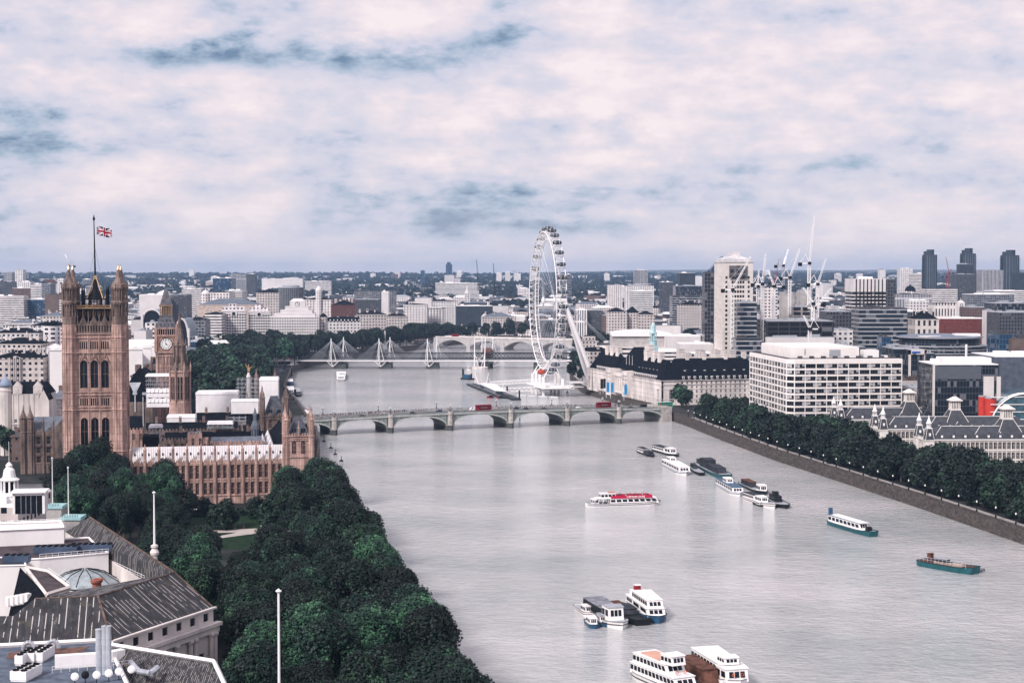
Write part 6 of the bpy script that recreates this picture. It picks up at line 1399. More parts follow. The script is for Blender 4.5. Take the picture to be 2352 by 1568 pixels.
# domed white office by the square
def domed_office():
 Y0 = 880.0; X0 = xat(2, Y0); o = thing('domed_office', 'ornate white stone office with blue grey corner dome at the left edge, arcade below', 'office', (X0, Y0, LAND), R(6)); H = zat(905, Y0) - LAND; L_ = xat(106, Y0) - X0
 mb = MB(); ws = []; rw = [(1, 4), (6, 8.2), (10, 12.2), (14, 16.2), (18, 20.0)]; rw = [r for r in rw if r[1] < H - 1]
 facade(mb, ws, (0, 0), (L_, 0), 0, H, 9, rw, 1.5, nx=2, nz=2, arch=.3, fm=whitep, bar=.08, dep=.4, wallm_=portland); mb.box(0, L_, .5, 22, 0, H - .1)
 for z in rw: mb.box(-.3, L_ + .3, -.45, -.003, z[0] - .9, z[0] - .5)
 for i in range(10): x = L_ * i / 9; mb.box(x - .25, x + .25, -.35, -.004, 0, H)
 mb.build('wall', portland, o); put_windows(o, ws)
 mb = MB(); mb.hip(0, L_, .3, 22, H, H + 6, 3, 7); rf = mb.build('roof', slate, o)
 for x in (8, 19): mb = MB(); mb.box(x - 2.4, x + 2.4, -.3, 3, H, H + 4); mb.add([(x - 2.6, -.4, H + 4), (x + 2.6, -.4, H + 4), (x, -.4, H + 7.2), (x - 2.6, 3, H + 4), (x + 2.6, 3, H + 4), (x, 3, H + 7.2)], [[0, 1, 2], [5, 4, 3], [1, 4, 5, 2], [3, 0, 2, 5]]); mb.box(x - .6, x + .6, -.45, -.31, H + 1, H + 3); mb.build('gable', portland, rf)
 mb = MB(); mb.lathe([(3.4, 0), (3.4, H + 1.5), (3.8, H + 2), (3.2, H + 2.3), (3.2, H + 4)], 1.5, 1, 12); mb.build('corner_turret', portland, o); mb = MB(); mb.smooth = True; mb.lathe([(3.5, H + 4), (3.3, H + 5.5), (2.5, H + 7.4), (1.2, H + 8.7), (.6, H + 9), (.6, H + 10.4), (.1, H + 12)], 1.5, 1, 14); mb.build('dome', pmat('blue grey dome', (.25, .31, .42), .5, .1), o)
 o = thing('gabled_house', 'narrow white gabled building with dark roof right of the domed office', 'building', (xat(84, Y0 - 6), Y0 - 6, LAND), R(6)); mb = MB(); ws = []; h = (xat(108, Y0) - xat(84, Y0)); facade(mb, ws, (0, 0), (h, 0), 0, H - 3, 3, [(4, 6), (9, 11), (14, 16)], 1.3, nx=2, nz=2, fm=whitep, bar=.08, wallm_=portland); mb.poly((0, 0, H - 3), (h, 0, H - 3), (h / 2, 0, H + 3)); mb.box(0, h, .5, 14, 0, H - 3.1); mb.build('wall', portland, o); put_windows(o, ws); mb = MB(); mb.hip(0, h, .1, 14, H - 3, H + 3, None, 0); mb.build('roof', slate, o)
domed_office()
for a in [('blue sheeted scaffold behind the domed office', 118, 145, 918, 985, 940, 12, 'none'), ('tall dark scaffolded stair behind the domed office', 98, 115, 905, 1000, 930, 10, 'rags')]: scaffold(*a)
classic('stone_building', 'blue grey roofed offices between the domed office and the great tower', 'building', 110, 152, 915, 965, 30, Bk, chim=4, rh=5, roofm=lead)
classic('stone_building', 'dark low block in the shade below the domed office', 'building', 20, 60, 1000, 850, 20, Bk, chim=2, rh=2, roofm=flat_d)
# station with glass barrel arches
def station(label, px0, px1, pyt, pyb, y, L_):
 x0, x1 = xat(px0, y), xat(px1, y); g = T(y); zt = zat(pyt, y) - g; zb = zat(pyb, y) - g; o = thing('arched_station_block', label, 'station', ((x0 + x1) / 2, y, g), R(3)); h = (x1 - x0) / 2; N = 12
 pts = [(-h * math.cos(math.pi * i / N), zb + (zt - zb) * math.sin(math.pi * i / N)) for i in range(N + 1)]
 mb = MB()
 for (a, b_), (c, d_) in zip(pts, pts[1:]): mb.poly((a, 0, b_), (c, 0, d_), (c, L_, d_), (a, L_, b_))
 mb.build('barrel_roof', pmat('grey blue barrel roof', (.20, .25, .32), .4, .2), o); mb = MB()
 for (a, b_), (c, d_) in zip(pts, pts[1:]): mb.poly((a, 1, 0), (c, 1, 0), (c, 1, d_), (a, 1, b_))
 mb.build('glass_end', glass, o); mb = MB()
 for (a, b_), (c, d_) in zip(pts, pts[1:]): mb.tube((a, -.3, b_), (c, -.3, d_), 1.1, 1.1, 6)
 for s in (-1, 1): mb.box(s * h * 1.1 - h * .13, s * h * 1.1 + h * .13, -2, 4, 0, zb + (zt - zb) * .5)
 mb.build('arch_frame', Pl, o)
station('black glass arch with thick white rim right of the clock tower', 402, 431, 732, 775, 1660, 60); station('low glass barrel roof with pale rim left of the clock tower', 328, 369, 711, 732, 1800, 50)
modern('office_building', 'white block with round roof plant left of the clock tower', 'office', 332, 358, 742, 1500, 30, Wg); modern('office_building', 'white gable ended block in front of the low barrel roof', 'office', 306, 334, 760, 1400, 26, Pl)
# river front hotels of white stone
def twin(label, px0, px1, pyt, y, n):
 x0, x1 = xat(px0, y), xat(px1, y); g = LAND; H = zat(pyt, y) - g; o = thing('stone_office_block', label, 'office', (x0, y, g), R(8)); L_ = (x1 - x0) / math.cos(R(8)); ws = []; mb = MB(); rows = [(H - 4.4 - 3.4 * k - 1.9, H - 4.4 - 3.4 * k) for k in range(8)][::-1]; rows = [r for r in rows if r[0] > 1]
 facade(mb, ws, (0, 0), (L_, 0), 0, H, n, rows, 2.2, nx=1, nz=1, fm=Pd, bar=.05, dep=.5, wallm_=portland); mb.box(0, L_, .6, 26, 0, H - .05); mb.box(-.4, L_ + .4, -.6, -.004, H - 1.2, H - .4); mb.build('wall', Pl, o); put_windows(o, ws)
 mb = MB(); mb.box(2, L_ - 2, 4, 22, H - .04, H + 4.5); mb.box(L_ * .3, L_ * .6, 6, 16, H + 4.5, H + 8); mb.build('attic', Wg, o)
 mb = MB(); w_ = L_ * .13; c = L_ * .5; mb.box(c - w_, c + w_, -.9, -.01, H - 6.5, H - .2); pts = [(c + 2.0 * math.cos(math.pi * i / 8), H - 3.4 + 1.8 * math.sin(math.pi * i / 8)) for i in range(9)]; mb.build('gate_panel', Pl, o); mb = MB(); mb.poly(*[(p[0], -.93, p[1]) for p in pts] + [(c - 2.0, -.93, H - 6)] + [(c + 2.0, -.93, H - 6)]); mb.build('arched_window', glass, o)
twin('left one of two white stone riverside blocks with arched top window', 507, 564, 713, 1985, 10); twin('right one of two white stone riverside blocks, past the dark gap', 570, 618, 715, 1995, 9)
def shellmex():
 y = 2060.0; g = LAND; x0, x1 = xat(617, y), xat(731, y); o = thing('clock_building', 'stepped white building crowned by a square clock block, above the embankment trees', 'office', (x0, y, g), R(4)); L_ = x1 - x0; Z = lambda py: zat(py, y) - g; ws = []
 mb = MB(); H = Z(728); facade(mb, ws, (0, 0), (L_, 0), 0, H, 20, [(H - 2.6 - 3.6 * k, H - .8 - 3.6 * k) for k in range(7)][::-1], 1.7, nx=1, nz=1, fm=Pd, bar=.05, dep=.5, wallm_=portland); mb.box(0, L_, .6, 40, 0, H - .05)
 for a, b_, yy, p in ((6, L_ - 5, 4, 720), (14, L_ - 9, 8, 712), (20, L_ - 14, 11, 704)): mb.box(a, b_, yy, 36, H - .1, Z(p)); mb.box(a - .3, b_ + .3, yy - .3, yy, Z(p) - .8, Z(p) - .2)
 mb.build('wall', Sg if False else Pl, o); put_windows(o, ws)
 cx = L_ * (681 - 617) / 114; w_ = L_ * 17.5 / 114; mb = MB(); mb.box(cx - w_, cx + w_, 12, 12 + 2 * w_, Z(706), Z(692)); mb.box(cx - w_ * 1.0, cx + w_ * 1.0, 12, 12 + 2 * w_, Z(692), Z(686), w_ * .45); ck = mb.build('clock_block', Pl, o)
 mb = MB(); z = Z(699)
 for i in range(12): a0, a1 = math.pi * i / 6, math.pi * (i + 1) / 6; mb.poly((cx + 3.3 * math.cos(a0), 11.8, z + 3.3 * math.sin(a0)), (cx + 3.3 * math.cos(a1), 11.8, z + 3.3 * math.sin(a1)), (cx + 2.7 * math.cos(a1), 11.8, z + 2.7 * math.sin(a1)), (cx + 2.7 * math.cos(a0), 11.8, z + 2.7 * math.sin(a0)))
 mb.box(cx - .2, cx + .2, 11.6, 11.75, z, z + 2.6); mb.add([(cx, 11.6, z - .3), (cx + 1.7, 11.6, z - 1.5), (cx + 1.9, 11.6, z - 1.1), (cx, 11.6, z + .3)], [[0, 1, 2, 3]]); mb.build('clock_face', black, ck)
shellmex()
# round gridded office, domes, spires, obelisk
def drum(name, label, cat, px, y, r, pyt, mat_, roof=None, dome=None):
 x = xat(px, y); g = T(y); H = zat(pyt, y) - g; o = thing(name, label, cat, (x, y, g)); mb = MB(); mb.lathe([(r, 0), (r, H)], 0, 0, 28); mb.build('drum_wall', mat_, o); mb = MB()
 if dome: mb.lathe([(r * 1.06, H), (r * 1.06, H + .6), (r * .95, H + dome * .35), (r * .7, H + dome * .75), (r * .2, H + dome), (.2, H + dome * 1.25)], 0, 0, 16)
 else: mb.lathe([(r * 1.02, H), (r * 1.02, H + .9), (r * .7, H + 1.0), (r * .7, H + 3.5), (.3, H + 3.6)], 0, 0, 24)
 mb.build('dome' if dome else 'roof', roof or greyp, o); return o
def gridcyl():
 y = 2350.0; r = (xat(697, y) - xat(640, y)) / 2; o = drum('round_tower', 'round gridded concrete office behind the clock building', 'office', 668.5, y + r, r, 661, Pd, greyp); g = T(y); H = zat(661, y) - g; mb = MB(); n = 40
 for k in range(18): z = H - 2.8 * k * 1.15; mb.lathe([(r + .35, z - .5), (r + .35, z + .15)], 0, 0, n)
 for i in range(n): a = 2 * math.pi * i / n; mb.box(r * math.cos(a) - .28, r * math.cos(a) + .28, r * math.sin(a) - .28, r * math.sin(a) + .28, 0, H)
 mb.build('concrete_grid', pmat('grey precast', (.27, .28, .31)), o)
gridcyl()
drum('domed_turret', 'small white domed cupola on the skyline right of the round gridded office', 'dome', 732, 2500, 5.2, 668, Wg, Pl, 7); drum('round_tower', 'tapering white stone lodge tower beside the ring windowed office', 'tower', 472, 2300, 6.2, 676, Wg, Pl, 6)
drum('round_tower', 'white round tiered ministry left of the great tower', 'office', 117, 1500, 7.6, 748, Wg, slate); drum('domed_turret', 'dark domed court tower below the first dark tower', 'dome', 2091, 2700, 9, 668, Wg, slate, 9); drum('domed_turret', 'white pinnacled cupola above the river palaces, left of the wheel', 'dome', 1112, 2680, 5, 730, Pl, Pl, 6)
def spire(name, label, px, pyt, y, h, r, m_=None, base=.6):
 x = xat(px, y); z = zat(pyt, y); o = thing(name, label, 'spire' if 'spire' in name else name, (x, y, z - h)); mb = MB(); mb.box(-r, r, -r, r, 0, h * .5); mb.build('base', m_ or Wg, o); mb = MB(); mb.lathe([(r * .9, h * .5), (r * .75, h * .58), (r * .6, h * .62), (.1, h)], 0, 0, 8); mb.build('spire_roof', m_ or Pl, o)
spire('church_spire', 'white conical spire in mid distance left of the wheel', 1073, 652, 3000, 34, 5); spire('church_spire', 'thin steeple right of the building site cranes', 1982, 690, 2000, 40, 3.2, Pl); spire('church_spire', 'dark cathedral spire on the horizon right of the wheel', 1282, 622, 6000, 60, 7, Dk); spire('church_spire', 'dark far church tower below the lone blue tower', 1229 - 0, 640, 5000, 40, 5, Dk); spire('church_spire', 'white turret with needle just behind the great tower on its left', 60, 760, 1480, 26, 5, Pl)
for lb, px, py, y in (('stone needle obelisk among the embankment trees', 883.5, 758, 2110),):
 g = LAND; o = thing('obelisk', lb, 'obelisk', (xat(px, y), y, g)); H = zat(py, y) - g; mb = MB(); mb.box(-2.4, 2.4, -2.4, 2.4, 0, 6); mb.build('pedestal', portland, o); mb = MB(); mb.box(-1.5, 1.5, -1.5, 1.5, 6, H - 2, .5); mb.box(-1.0, 1.0, -1.0, 1.0, H - 2, H, .98); mb.build('shaft', conc, o)
# letter tower by the river
def oxo():
 y = 2140.0; o = thing('letter_tower', 'narrow white tower with round and crossed window letters and a pointed roof', 'tower', (xat(2209.5, y), y, T(y))); g = T(y); Z = lambda py: zat(py, y) - g; h = (xat(2217, y) - xat(2202, y)) / 2
 mb = MB(); mb.box(-h, h, 0, 2 * h, 0, Z(694)); mb.build('shaft', Pl, o); mb = MB(); mb.box(-h * .9, h * .9, .3, 2 * h - .3, Z(694), Z(690), h * .5); mb.tube((0, h, Z(690)), (0, h, Z(683)), .6, .05, 6); mb.build('cap', Pl, o)
 def ring(mb, x0, y_, z, r, side):
  for i in range(16):
   a0, a1 = math.pi * i / 8, math.pi * (i + 1) / 8
   def q(a, rr): return (x0 + rr * math.cos(a), y_, z + rr * math.sin(a)) if side == 'S' else (y_, x0 + rr * math.cos(a), z + rr * math.sin(a))
   mb.poly(q(a0, r), q(a1, r), q(a1, r * .6), q(a0, r * .6)); 
 for sd, x0, yy in (('S', 0, -.06), ('E', h, h + .06)):
  for k, py in enumerate((701, 709, 717)):
   mb = MB(); z = Z(py); r = 2.0
   if k != 1: ring(mb, x0, yy, z, r, sd)
   else:
    for s in (-1, 1):
     a = [(x0 - 1.9, z - s * 1.9), (x0 - 1.2, z - s * 1.9), (x0 + 1.9, z + s * 1.9), (x0 + 1.2, z + s * 1.9)]
     mb.poly(*[(u, yy - .01 * s, v) if sd == 'S' else (yy + .01 * s, u, v) for u, v in a])
   mb.build('window_letter', black, o)
oxo()
# festival hall
def fest():
 y = 1600.0; x0, x1 = xat(1406, y), xat(1545, y); o = thing('concert_hall', 'concert hall with long white curved roof behind the copper turret', 'concert hall', ((x0 + x1) / 2, y, LAND)); h = (x1 - x0) / 2; H = zat(790, y) - LAND; zt = zat(759, y) - LAND
 mb = MB(); mb.box(-h * 1.5, h * 1.25, -6, 40, 0, H - 3); mb.build('terrace', wmat('hall glazing', (.7, .67, .66), du=4, dz=4.5, fu=None, fz=(.35, .8)), o); mb = MB(); mb.box(-h, h, 6, 36, H - 3, zt - 5.5); mb.build('wall', conc, o)
 mb = MB(); N = 10
 for i in range(N):
  t0, t1 = i / N, (i + 1) / N; f_ = lambda t: zt - 5.5 + 5.5 * math.sin(math.pi * min(1, max(0, t * .86 + .1))) ** .5; a, b_ = -h + 2 * h * t0, -h + 2 * h * t1; mb.add([(a, 4, f_(t0)), (b_, 4, f_(t1)), (b_, 38, f_(t1)), (a, 38, f_(t0)), (a, 4, zt - 6), (b_, 4, zt - 6), (b_, 38, zt - 6), (a, 38, zt - 6)], [[0, 1, 2, 3], [4, 5, 1, 0], [6, 7, 3, 2]])
 mb.add([(-h, 4, zt - 6), (-h, 38, zt - 6), (-h, 38, f_(0)), (-h, 4, f_(0)), (h, 4, zt - 6), (h, 38, zt - 6), (h, 38, f_(1)), (h, 4, f_(1))], [[0, 3, 2, 1], [4, 5, 6, 7]]); mb.build('curved_roof', whitep, o)
 for px_, a, b_, yy, lb in ((1560, 772, 800, 1580, 'white low gallery block right of the concert hall'), (1590, 790, 815, 1450, 'low white roofs before the skyscraper with rooftop plant')): modern('gallery_block', lb, 'gallery', px_ - 28, px_ + 50, a, yy, 30, Pl, flat_w)
 modern('gallery_block', 'long pale flats terrace behind the riverside hall chimneys', 'flats', 1452, 1618, 806, 1490, 16, Wb, flat_w); modern('gallery_block', 'black mansard roofed strip with white dormers behind the white hospital', 'building', 1878 - 0, 1990, 797, 1240, 20, Dk); modern('gallery_block', 'pale stone rear wing of the riverside hall with stacks', 'building', 1590, 1720, 812, 1350, 24, Sg, flat_w)
fest()
# the white stone skyscraper
def shell():
 y = 1345.0; x0, x1 = xat(1661, y), xat(1731, y); o = thing('skyscraper', 'tall white stone skyscraper with rows of small dark windows, a crane before it', 'skyscraper', (x0, y, LAND), R(7)); L_ = (x1 - x0) / math.cos(R(7)); H = zat(603, y) - LAND; dz = 30; ws = []
 mb = MB(); st = pmat('skyscraper stone', (.66, .61, .585), .85, .08, .15); Hm = zat(632, y) - LAND; mb2 = MB()
 cols = [L_ * t for t in (.115, .32, .41, .50, .59, .68, .86)]; rows = [(Hm - 3.1 - 3.95 * k, Hm - .9 - 3.95 * k) for k in range(23)]; rows = [r for r in rows if r[0] > 4][::-1]
 facade(mb, ws, (0, 0), (L_, 0), 0, H, cols, rows, 1.9, nx=1, nz=1, fm=Pd, bar=.06, dep=.6, wallm_=st); facade(mb, ws, (0, dz), (0, 0), 0, H, 6, rows, 1.3, nx=1, nz=1, fm=st, bar=.05, dep=.5); mb.wall((L_, 0), (L_, dz), 0, H, []); mb.wall((L_, dz), (0, dz), 0, H, []); mb.box(.5, L_ - .5, .7, dz - .5, 0, H - .1)
 mb.build('wall', st, o); put_windows(o, ws)
 mb = MB(); mb.box(-.5, L_ + .5, -.5, dz + .5, H, H + 1); mb.box(1, L_ - 1, 1, dz - 1, H + 1, H + 3); mb.hip(2, L_ - 2, 2, dz - 2, H + 3, H + 7.5, 12, 10); mb.box(L_ * .35, L_ * .65, 10, 20, H + 6, H + 9.5); mb.build('roof', pmat('pale roof', (.55, .53, .55)), o)
 mb = MB(); mb.box(L_ * .2, L_ * .8, -.9, -.01, H - 12.5, H - 2.5); mb.build('loggia', wmat('dark loggia', (.12, .12, .13), (.02, .02, .03), 5, 5, (.2, .8), (.2, .8)), o)
 mb = MB(); mb.box(L_ * .2, L_ * .8, -2.2, -.92, H - 12.8, H - 12.2); mb.build('balcony', black, o)
shell()
def vauxhall():
 y = 2100.0; x0, x1 = xat(1632, y), xat(1661, y); o = thing('slanted_tower', 'blue glass tower with slanting top behind the white stone skyscraper', 'skyscraper', ((x0 + x1) / 2, y, LAND)); h = (x1 - x0) / 2; a, b_ = zat(618, y) - LAND, zat(588, y) - LAND
 mb = MB(); mb.add([(-h, 0, 0), (h, 0, 0), (h, 24, 0), (-h, 24, 0), (-h, 0, a), (h, 0, b_), (h, 24, b_), (-h, 24, a)], [[0, 1, 5, 4], [1, 2, 6, 5], [2, 3, 7, 6], [3, 0, 4, 7], [4, 5, 6, 7]]); mb.build('glass_skin', Bg, o)
 mb = MB(); mb.box(h * .3, h * .38, -.3, -.01, 0, (a + b_) / 2 + 2); mb.box(h - .2, h + .1, -.3, -.01, 0, b_ + 3); mb.build('fin', steel, o)
vauxhall()
# three dark residential towers
for k, (p0, p1, pt) in enumerate([(2123.5, 2154, 573), (2211, 2243, 570), (2304, 2343, 574)]):
 y = 3680.0; x0, x1 = xat(p0, y), xat(p1, y); o = thing('dark_tower', ['first', 'second', 'last'][k] + ' from the left of three tall dark towers on the right horizon', 'skyscraper', ((x0 + x1) / 2, y, T(y)), 0, 'three dark towers'); h = (x1 - x0) / 2; H = zat(pt, y) - T(y); cc = pmat('dark hammered concrete', (.035, .045, .06), .8, .2, .05)
 mb = MB(); mb.prism([(-h * .95, 4), (0, -6), (h * .95, 4), (h * .95, 26), (-h * .95, 26)], 0, H - 12); mb.prism([(-h * .35, 2), (0, -3), (h * .45, 2), (h * .45, 22), (-h * .35, 22)], H - 12, H); mb.prism([(-h * .8, 6), (-h * .3, 0), (-h * .3, 22), (-h * .8, 22)], H - 12, H - 4); mb.build('core', cc, o)
 mb = MB()
 for i in range(34): z = 8 + i * (H - 24) / 34; mb.box(-h * 1.12, -h * .9, 4, 20, z, z + 1.2)
 if k: 
  for i in range(34): z = 8 + i * (H - 24) / 34; mb.box(h * .9, h * 1.08, 4, 20, z, z + 1.2)
 mb.build('balconies', cc, o); mb = MB()
 for t in (-.6, -.3, .05, .35, .65): yy = -6 + 10 * abs(t) - .6; mb.box(h * t - .5, h * t + .5, yy, yy + .5, 0, H - 13)
 mb.build('piers', pmat('grey blue concrete rib', (.16, .19, .24)), o)
# distant horizon masts and cranes
def jib(mb, a, b, w0, w1, n):
 a, b = Vector(a), Vector(b); d = (b - a); q = d.to_track_quat('Z', 'Y')
 def P(t, k): w_ = w0 + (w1 - w0) * t; return a + d * t + q @ Vector((w_ * math.cos(k * 2.094), w_ * math.sin(k * 2.094), 0))
 r = max(.12, w0 * .16)
 for k in range(3): mb.tube(P(0, k), P(1, k), r, r * .8, 4)
 for i in range(n):
  for k in range(3): mb.tube(P(i / n, k), P((i + 1) / n, (k + 1) % 3), r * .7, r * .7, 3); mb.tube(P(i / n, k), P(i / n, (k + 1) % 3), r * .6, r * .6, 3)
def crane(label, px, pyb, pyt, y, jpx, jpy, col=None, w_=1.1, cab=True):
 x = xat(px, y); z0, z1 = zat(pyb, y), zat(pyt, y); o = thing('tower_crane', label, 'crane', (x, y, z0)); c = col or whitep; H = z1 - z0; mb = MB()
 for sx in (-1, 1):
  for sy in (-1, 1): mb.tube((sx * w_, sy * w_, 0), (sx * w_, sy * w_, H), .24, .24, 4)
 n = max(2, int(H / (2.4 * w_)))
 for i in range(n):
  a, b = H * i / n, H * (i + 1) / n
  for s in (-1, 1): mb.tube((-w_, s * w_, a), (w_, s * w_, b), .15, .15, 3); mb.tube((s * w_, w_, a), (s * w_, -w_, b), .15, .15, 3); mb.tube((-w_, s * w_, b), (w_, s * w_, b), .15, .15, 3)
 mb.build('mast', c, o); e = D(jpx, jpy, y); e = Vector((e.x - x, 2, e.z - z0)); mb = MB(); jib(mb, (0, 0, H + 1.5), e, w_ * .9, w_ * .5, max(4, int((e - Vector((0, 0, H))).length / 3))); mb.build('jib', c, o)
 s = -1 if e.x > 0 else 1; mb = MB(); mb.tube((0, 0, H + 1), (s * 3, 0, H + 9), .3, .2, 4); mb.tube((s * 8, 0, H + 1), (s * 3, 0, H + 9), .2, .2, 4); mb.tube((s * 3, 0, H + 9), e * .96 + Vector((0, 0, H)) * .04, .1, .1, 3); mb.box(min(0, s * 9), max(0, s * 9), -1, 1, H + .4, H + 1.4); mb.build('counter_jib', c, o)
 if cab: mb = MB(); mb.box(-1.4, 1.4, -2.2, -.6, H - .2, H + 2.2); mb.box(s * 8 - 1.5, s * 8 + 1.5, -1.6, 1.6, H - 1.6, H + 1.6); mb.build('cab', black, o)
redc = pmat('crane red', (.35, .04, .04), .5, .1)
for a in [('white luffing crane standing in front of the skyscraper, jib raised right', 1683, 800, 668, 1310, 1725, 589), ('tall white crane right of the new glass office, jib almost upright', 1751, 785, 655, 1335, 1759.5, 583), ('short white crane with jib folded up left of the concrete cores', 1778, 735, 660, 1380, 1766, 624), ('dark red crane with thin black jib, left of the concrete cores', 1781, 672, 650, 2200, 1789, 595, redc), ('white crane on the left concrete core with jib leaning right', 1814, 722, 640, 1410, 1838, 571), ('slim blue grey crane with short upright jib above the left core', 1799, 660, 612, 1700, 1811, 573, steel), ('tallest crane with the long steep jib above the building site', 1858.5, 700, 607, 1390, 1871.5, 497), ('white crane right of the tallest one, jib leaning right', 1878, 730, 655, 1370, 1898, 594), ('white crane with low jib spread right over the half built floors', 1872, 745, 710, 1350, 1910, 662), ('white crane with jib leaning left over the half built floors', 1868, 740, 700, 1345, 1846, 660), ('small white crane before the hoarding wall with folded left jib', 1861, 792, 758, 1290, 1846, 724), ('white crane between the glass office and the cores, jib up left', 1741, 700, 660, 1500, 1744, 620), ('far red crane between the first and second dark towers', 2180, 665, 628, 3400, 2173, 590, redc), ('second far red crane between the dark towers, jib right', 2174, 667, 636, 3350, 2186, 618, redc), ('far crane behind the turrets of the great tower, jib leaning left', 160, 690, 612, 2600, 147, 581, steel), ('far white crane left of the great tower with short A frame', 130, 672, 650, 3000, 122, 634), ('distant crane left on the horizon, pale jib', 64, 640, 628, 4800, 62, 612, steel), ('black lattice mast crane left of the wheel', 1098, 668, 655, 2900, 1094.5, 596, black), ('second black lattice mast crane, nearer the wheel', 1136, 678, 660, 2850, 1133, 605, black), ('faint hammerhead crane on the horizon left of the wheel', 1183, 640, 622, 7000, 1195, 618, steel), ('faint crane on the horizon right of centre', 1436, 634, 628, 7500, 1432, 616, steel)]: crane(*a)
# white tents of the far skyline: named wide roofs
for lb, p0, p1, pt, y, m__ in [('long white wavy roofed station on the skyline', 601, 695, 640, 5400, Pl), ('white roofed shed line right of the wavy station roof', 700, 760, 646, 5000, Wb), ('long white hall under the tallest horizon tower', 1060 - 60, 1100, 650, 4600, Wb), ('pale housing slabs on the horizon left of the wheel, first', 1140, 1152, 627, 7500, Pl), ('pale housing slabs on the horizon left of the wheel, second', 1160, 1172, 625, 7500, Wg), ('pale housing slabs on the horizon left of the wheel, third', 1180, 1196, 628, 7500, Pl), ('pale housing slab seen through the wheel', 1218, 1232, 627, 7500, Wg), ('dark striped tower seen just right of the wheel rim', 1300, 1313, 630, 3900, Db), ('white block on the hill line right of the wheel', 1388, 1400, 628, 8000, Pl)]:
 modern('horizon_block', lb, 'flats', p0, p1, pt, y, 30, m__, flat_w)
# ---------------------------------------------------------------- filler city: every larger block a thing, the far remainder as one mass
OCC = []
for o_ in list(COL.objects):
 if o_.type == 'EMPTY' and o_.parent is None and o_.get('category') in ('building', 'office', 'flats', 'hotel', 'ministry', 'station', 'hall', 'theatre', 'hospital', 'hospital wing', 'building site', 'skyscraper', 'warehouse', 'concert hall', 'gallery', 'tower', 'dome', 'concrete core'):
  OCC.append((o_.location.x, o_.location.y))
def in_river(x, y, m=14):
 bank = None
 def bx(B, y): 
  for (xa, ya), (xb, yb) in zip(B, B[1:]):
   if ya <= y <= yb: return xa + (xb - xa) * (y - ya) / (yb - ya)
  return None
 if y < 2300:
  l, r = bx(LB, y), bx(RB, y); return l is not None and r is not None and l - m < x < r + m
 yl, yr = 2430 + (x + 60) * .4, 2270 + (x - 94) * .42
 return x > -140 and yr - 20 < y < yl + 20
TREEZ = [(-300, -150, 1090, 1960), (-290, 60, 1930, 2500), (120, 470, 1900, 2200), (-420, -200, 800, 1000), (150, 260, 600, 1100), (-260, 100, 380, 1090)]
def blocked(x, y, w_):
 if in_river(x, y): return True
 for a, b, c, d in TREEZ:
  if a - w_ < x < b + w_ and c < y < d: return True
 if -260 < x < -60 and y < 1100: return True
 if y < 1250 and x > 60: return True
 if 40 < x < 330 and y < 1500: return True
 for ox, oy in OCC:
  if abs(ox - x) < 20 + w_ and -36 < y - oy < 44: return True
 # keep sight of the river and wheel clear
 return False
fr = random.Random(21); NF = 0; cells = []
wallset = [(Wg, 5), (Sg, 5), (Wb, 4), (Gg, 3), (Bk, 5), (Rb, 1.5), (Dk, 4), (Db, 2), (Pl, 1), (Bg, .7)]
roofset = [(slate, 8), (lead, 4), (whitep, 2.2), (greyp, 2), (flat_d, 5)]
def pick(s): 
 t_ = sum(w_ for _, w_ in s) * fr.random()
 for m__, w_ in s:
  t_ -= w_
  if t_ <= 0: return m__
 return s[-1][0]
y = 1180.0; row = 0; spots = []
while y < 4300:
 x = -(y * .37); 
 while x < y * .37:
  w_ = fr.uniform(7, 21) * (1 + (y - 1200) / 5200); d_ = fr.uniform(13, 28)
  yy = y + fr.uniform(-18, 18)
  if not blocked(x + w_, yy, w_ * .9) and fr.random() < .93: spots.append((x + w_, yy, w_, d_, row))
  x += 2 * w_ + fr.choice([1, 2, 5, 14])
 y += 38 + (y - 1180) * .045; row += 1
colname = {Wg.name: 'white', Sg.name: 'stone', Wb.name: 'white banded', Gg.name: 'grey', Bk.name: 'brown brick', Rb.name: 'red brick', Dk.name: 'dark', Db.name: 'dark striped', Pl.name: 'plain pale', Bg.name: 'blue glass'}
print('filler spots', len(spots))
ordw = ['first', 'second', 'third', 'fourth', 'fifth', 'sixth', 'seventh', 'eighth', 'ninth', 'tenth', 'eleventh', 'twelfth', 'thirteenth', 'fourteenth', 'fifteenth', 'sixteenth', 'seventeenth', 'eighteenth', 'nineteenth', 'twentieth', 'twenty first', 'twenty second', 'twenty third', 'twenty fourth', 'twenty fifth', 'twenty sixth', 'twenty seventh', 'twenty eighth', 'twenty ninth', 'thirtieth', 'thirty first', 'thirty second', 'thirty third', 'thirty fourth', 'thirty fifth']
far = MB(); farm = [Wg, Sg, Gg, Bk, Dk, Pl, slate, lead, whitep, greyp]
cnt = {}
spots.sort(key=lambda s: s[1]); MAXF = 250; side_cnt = {}
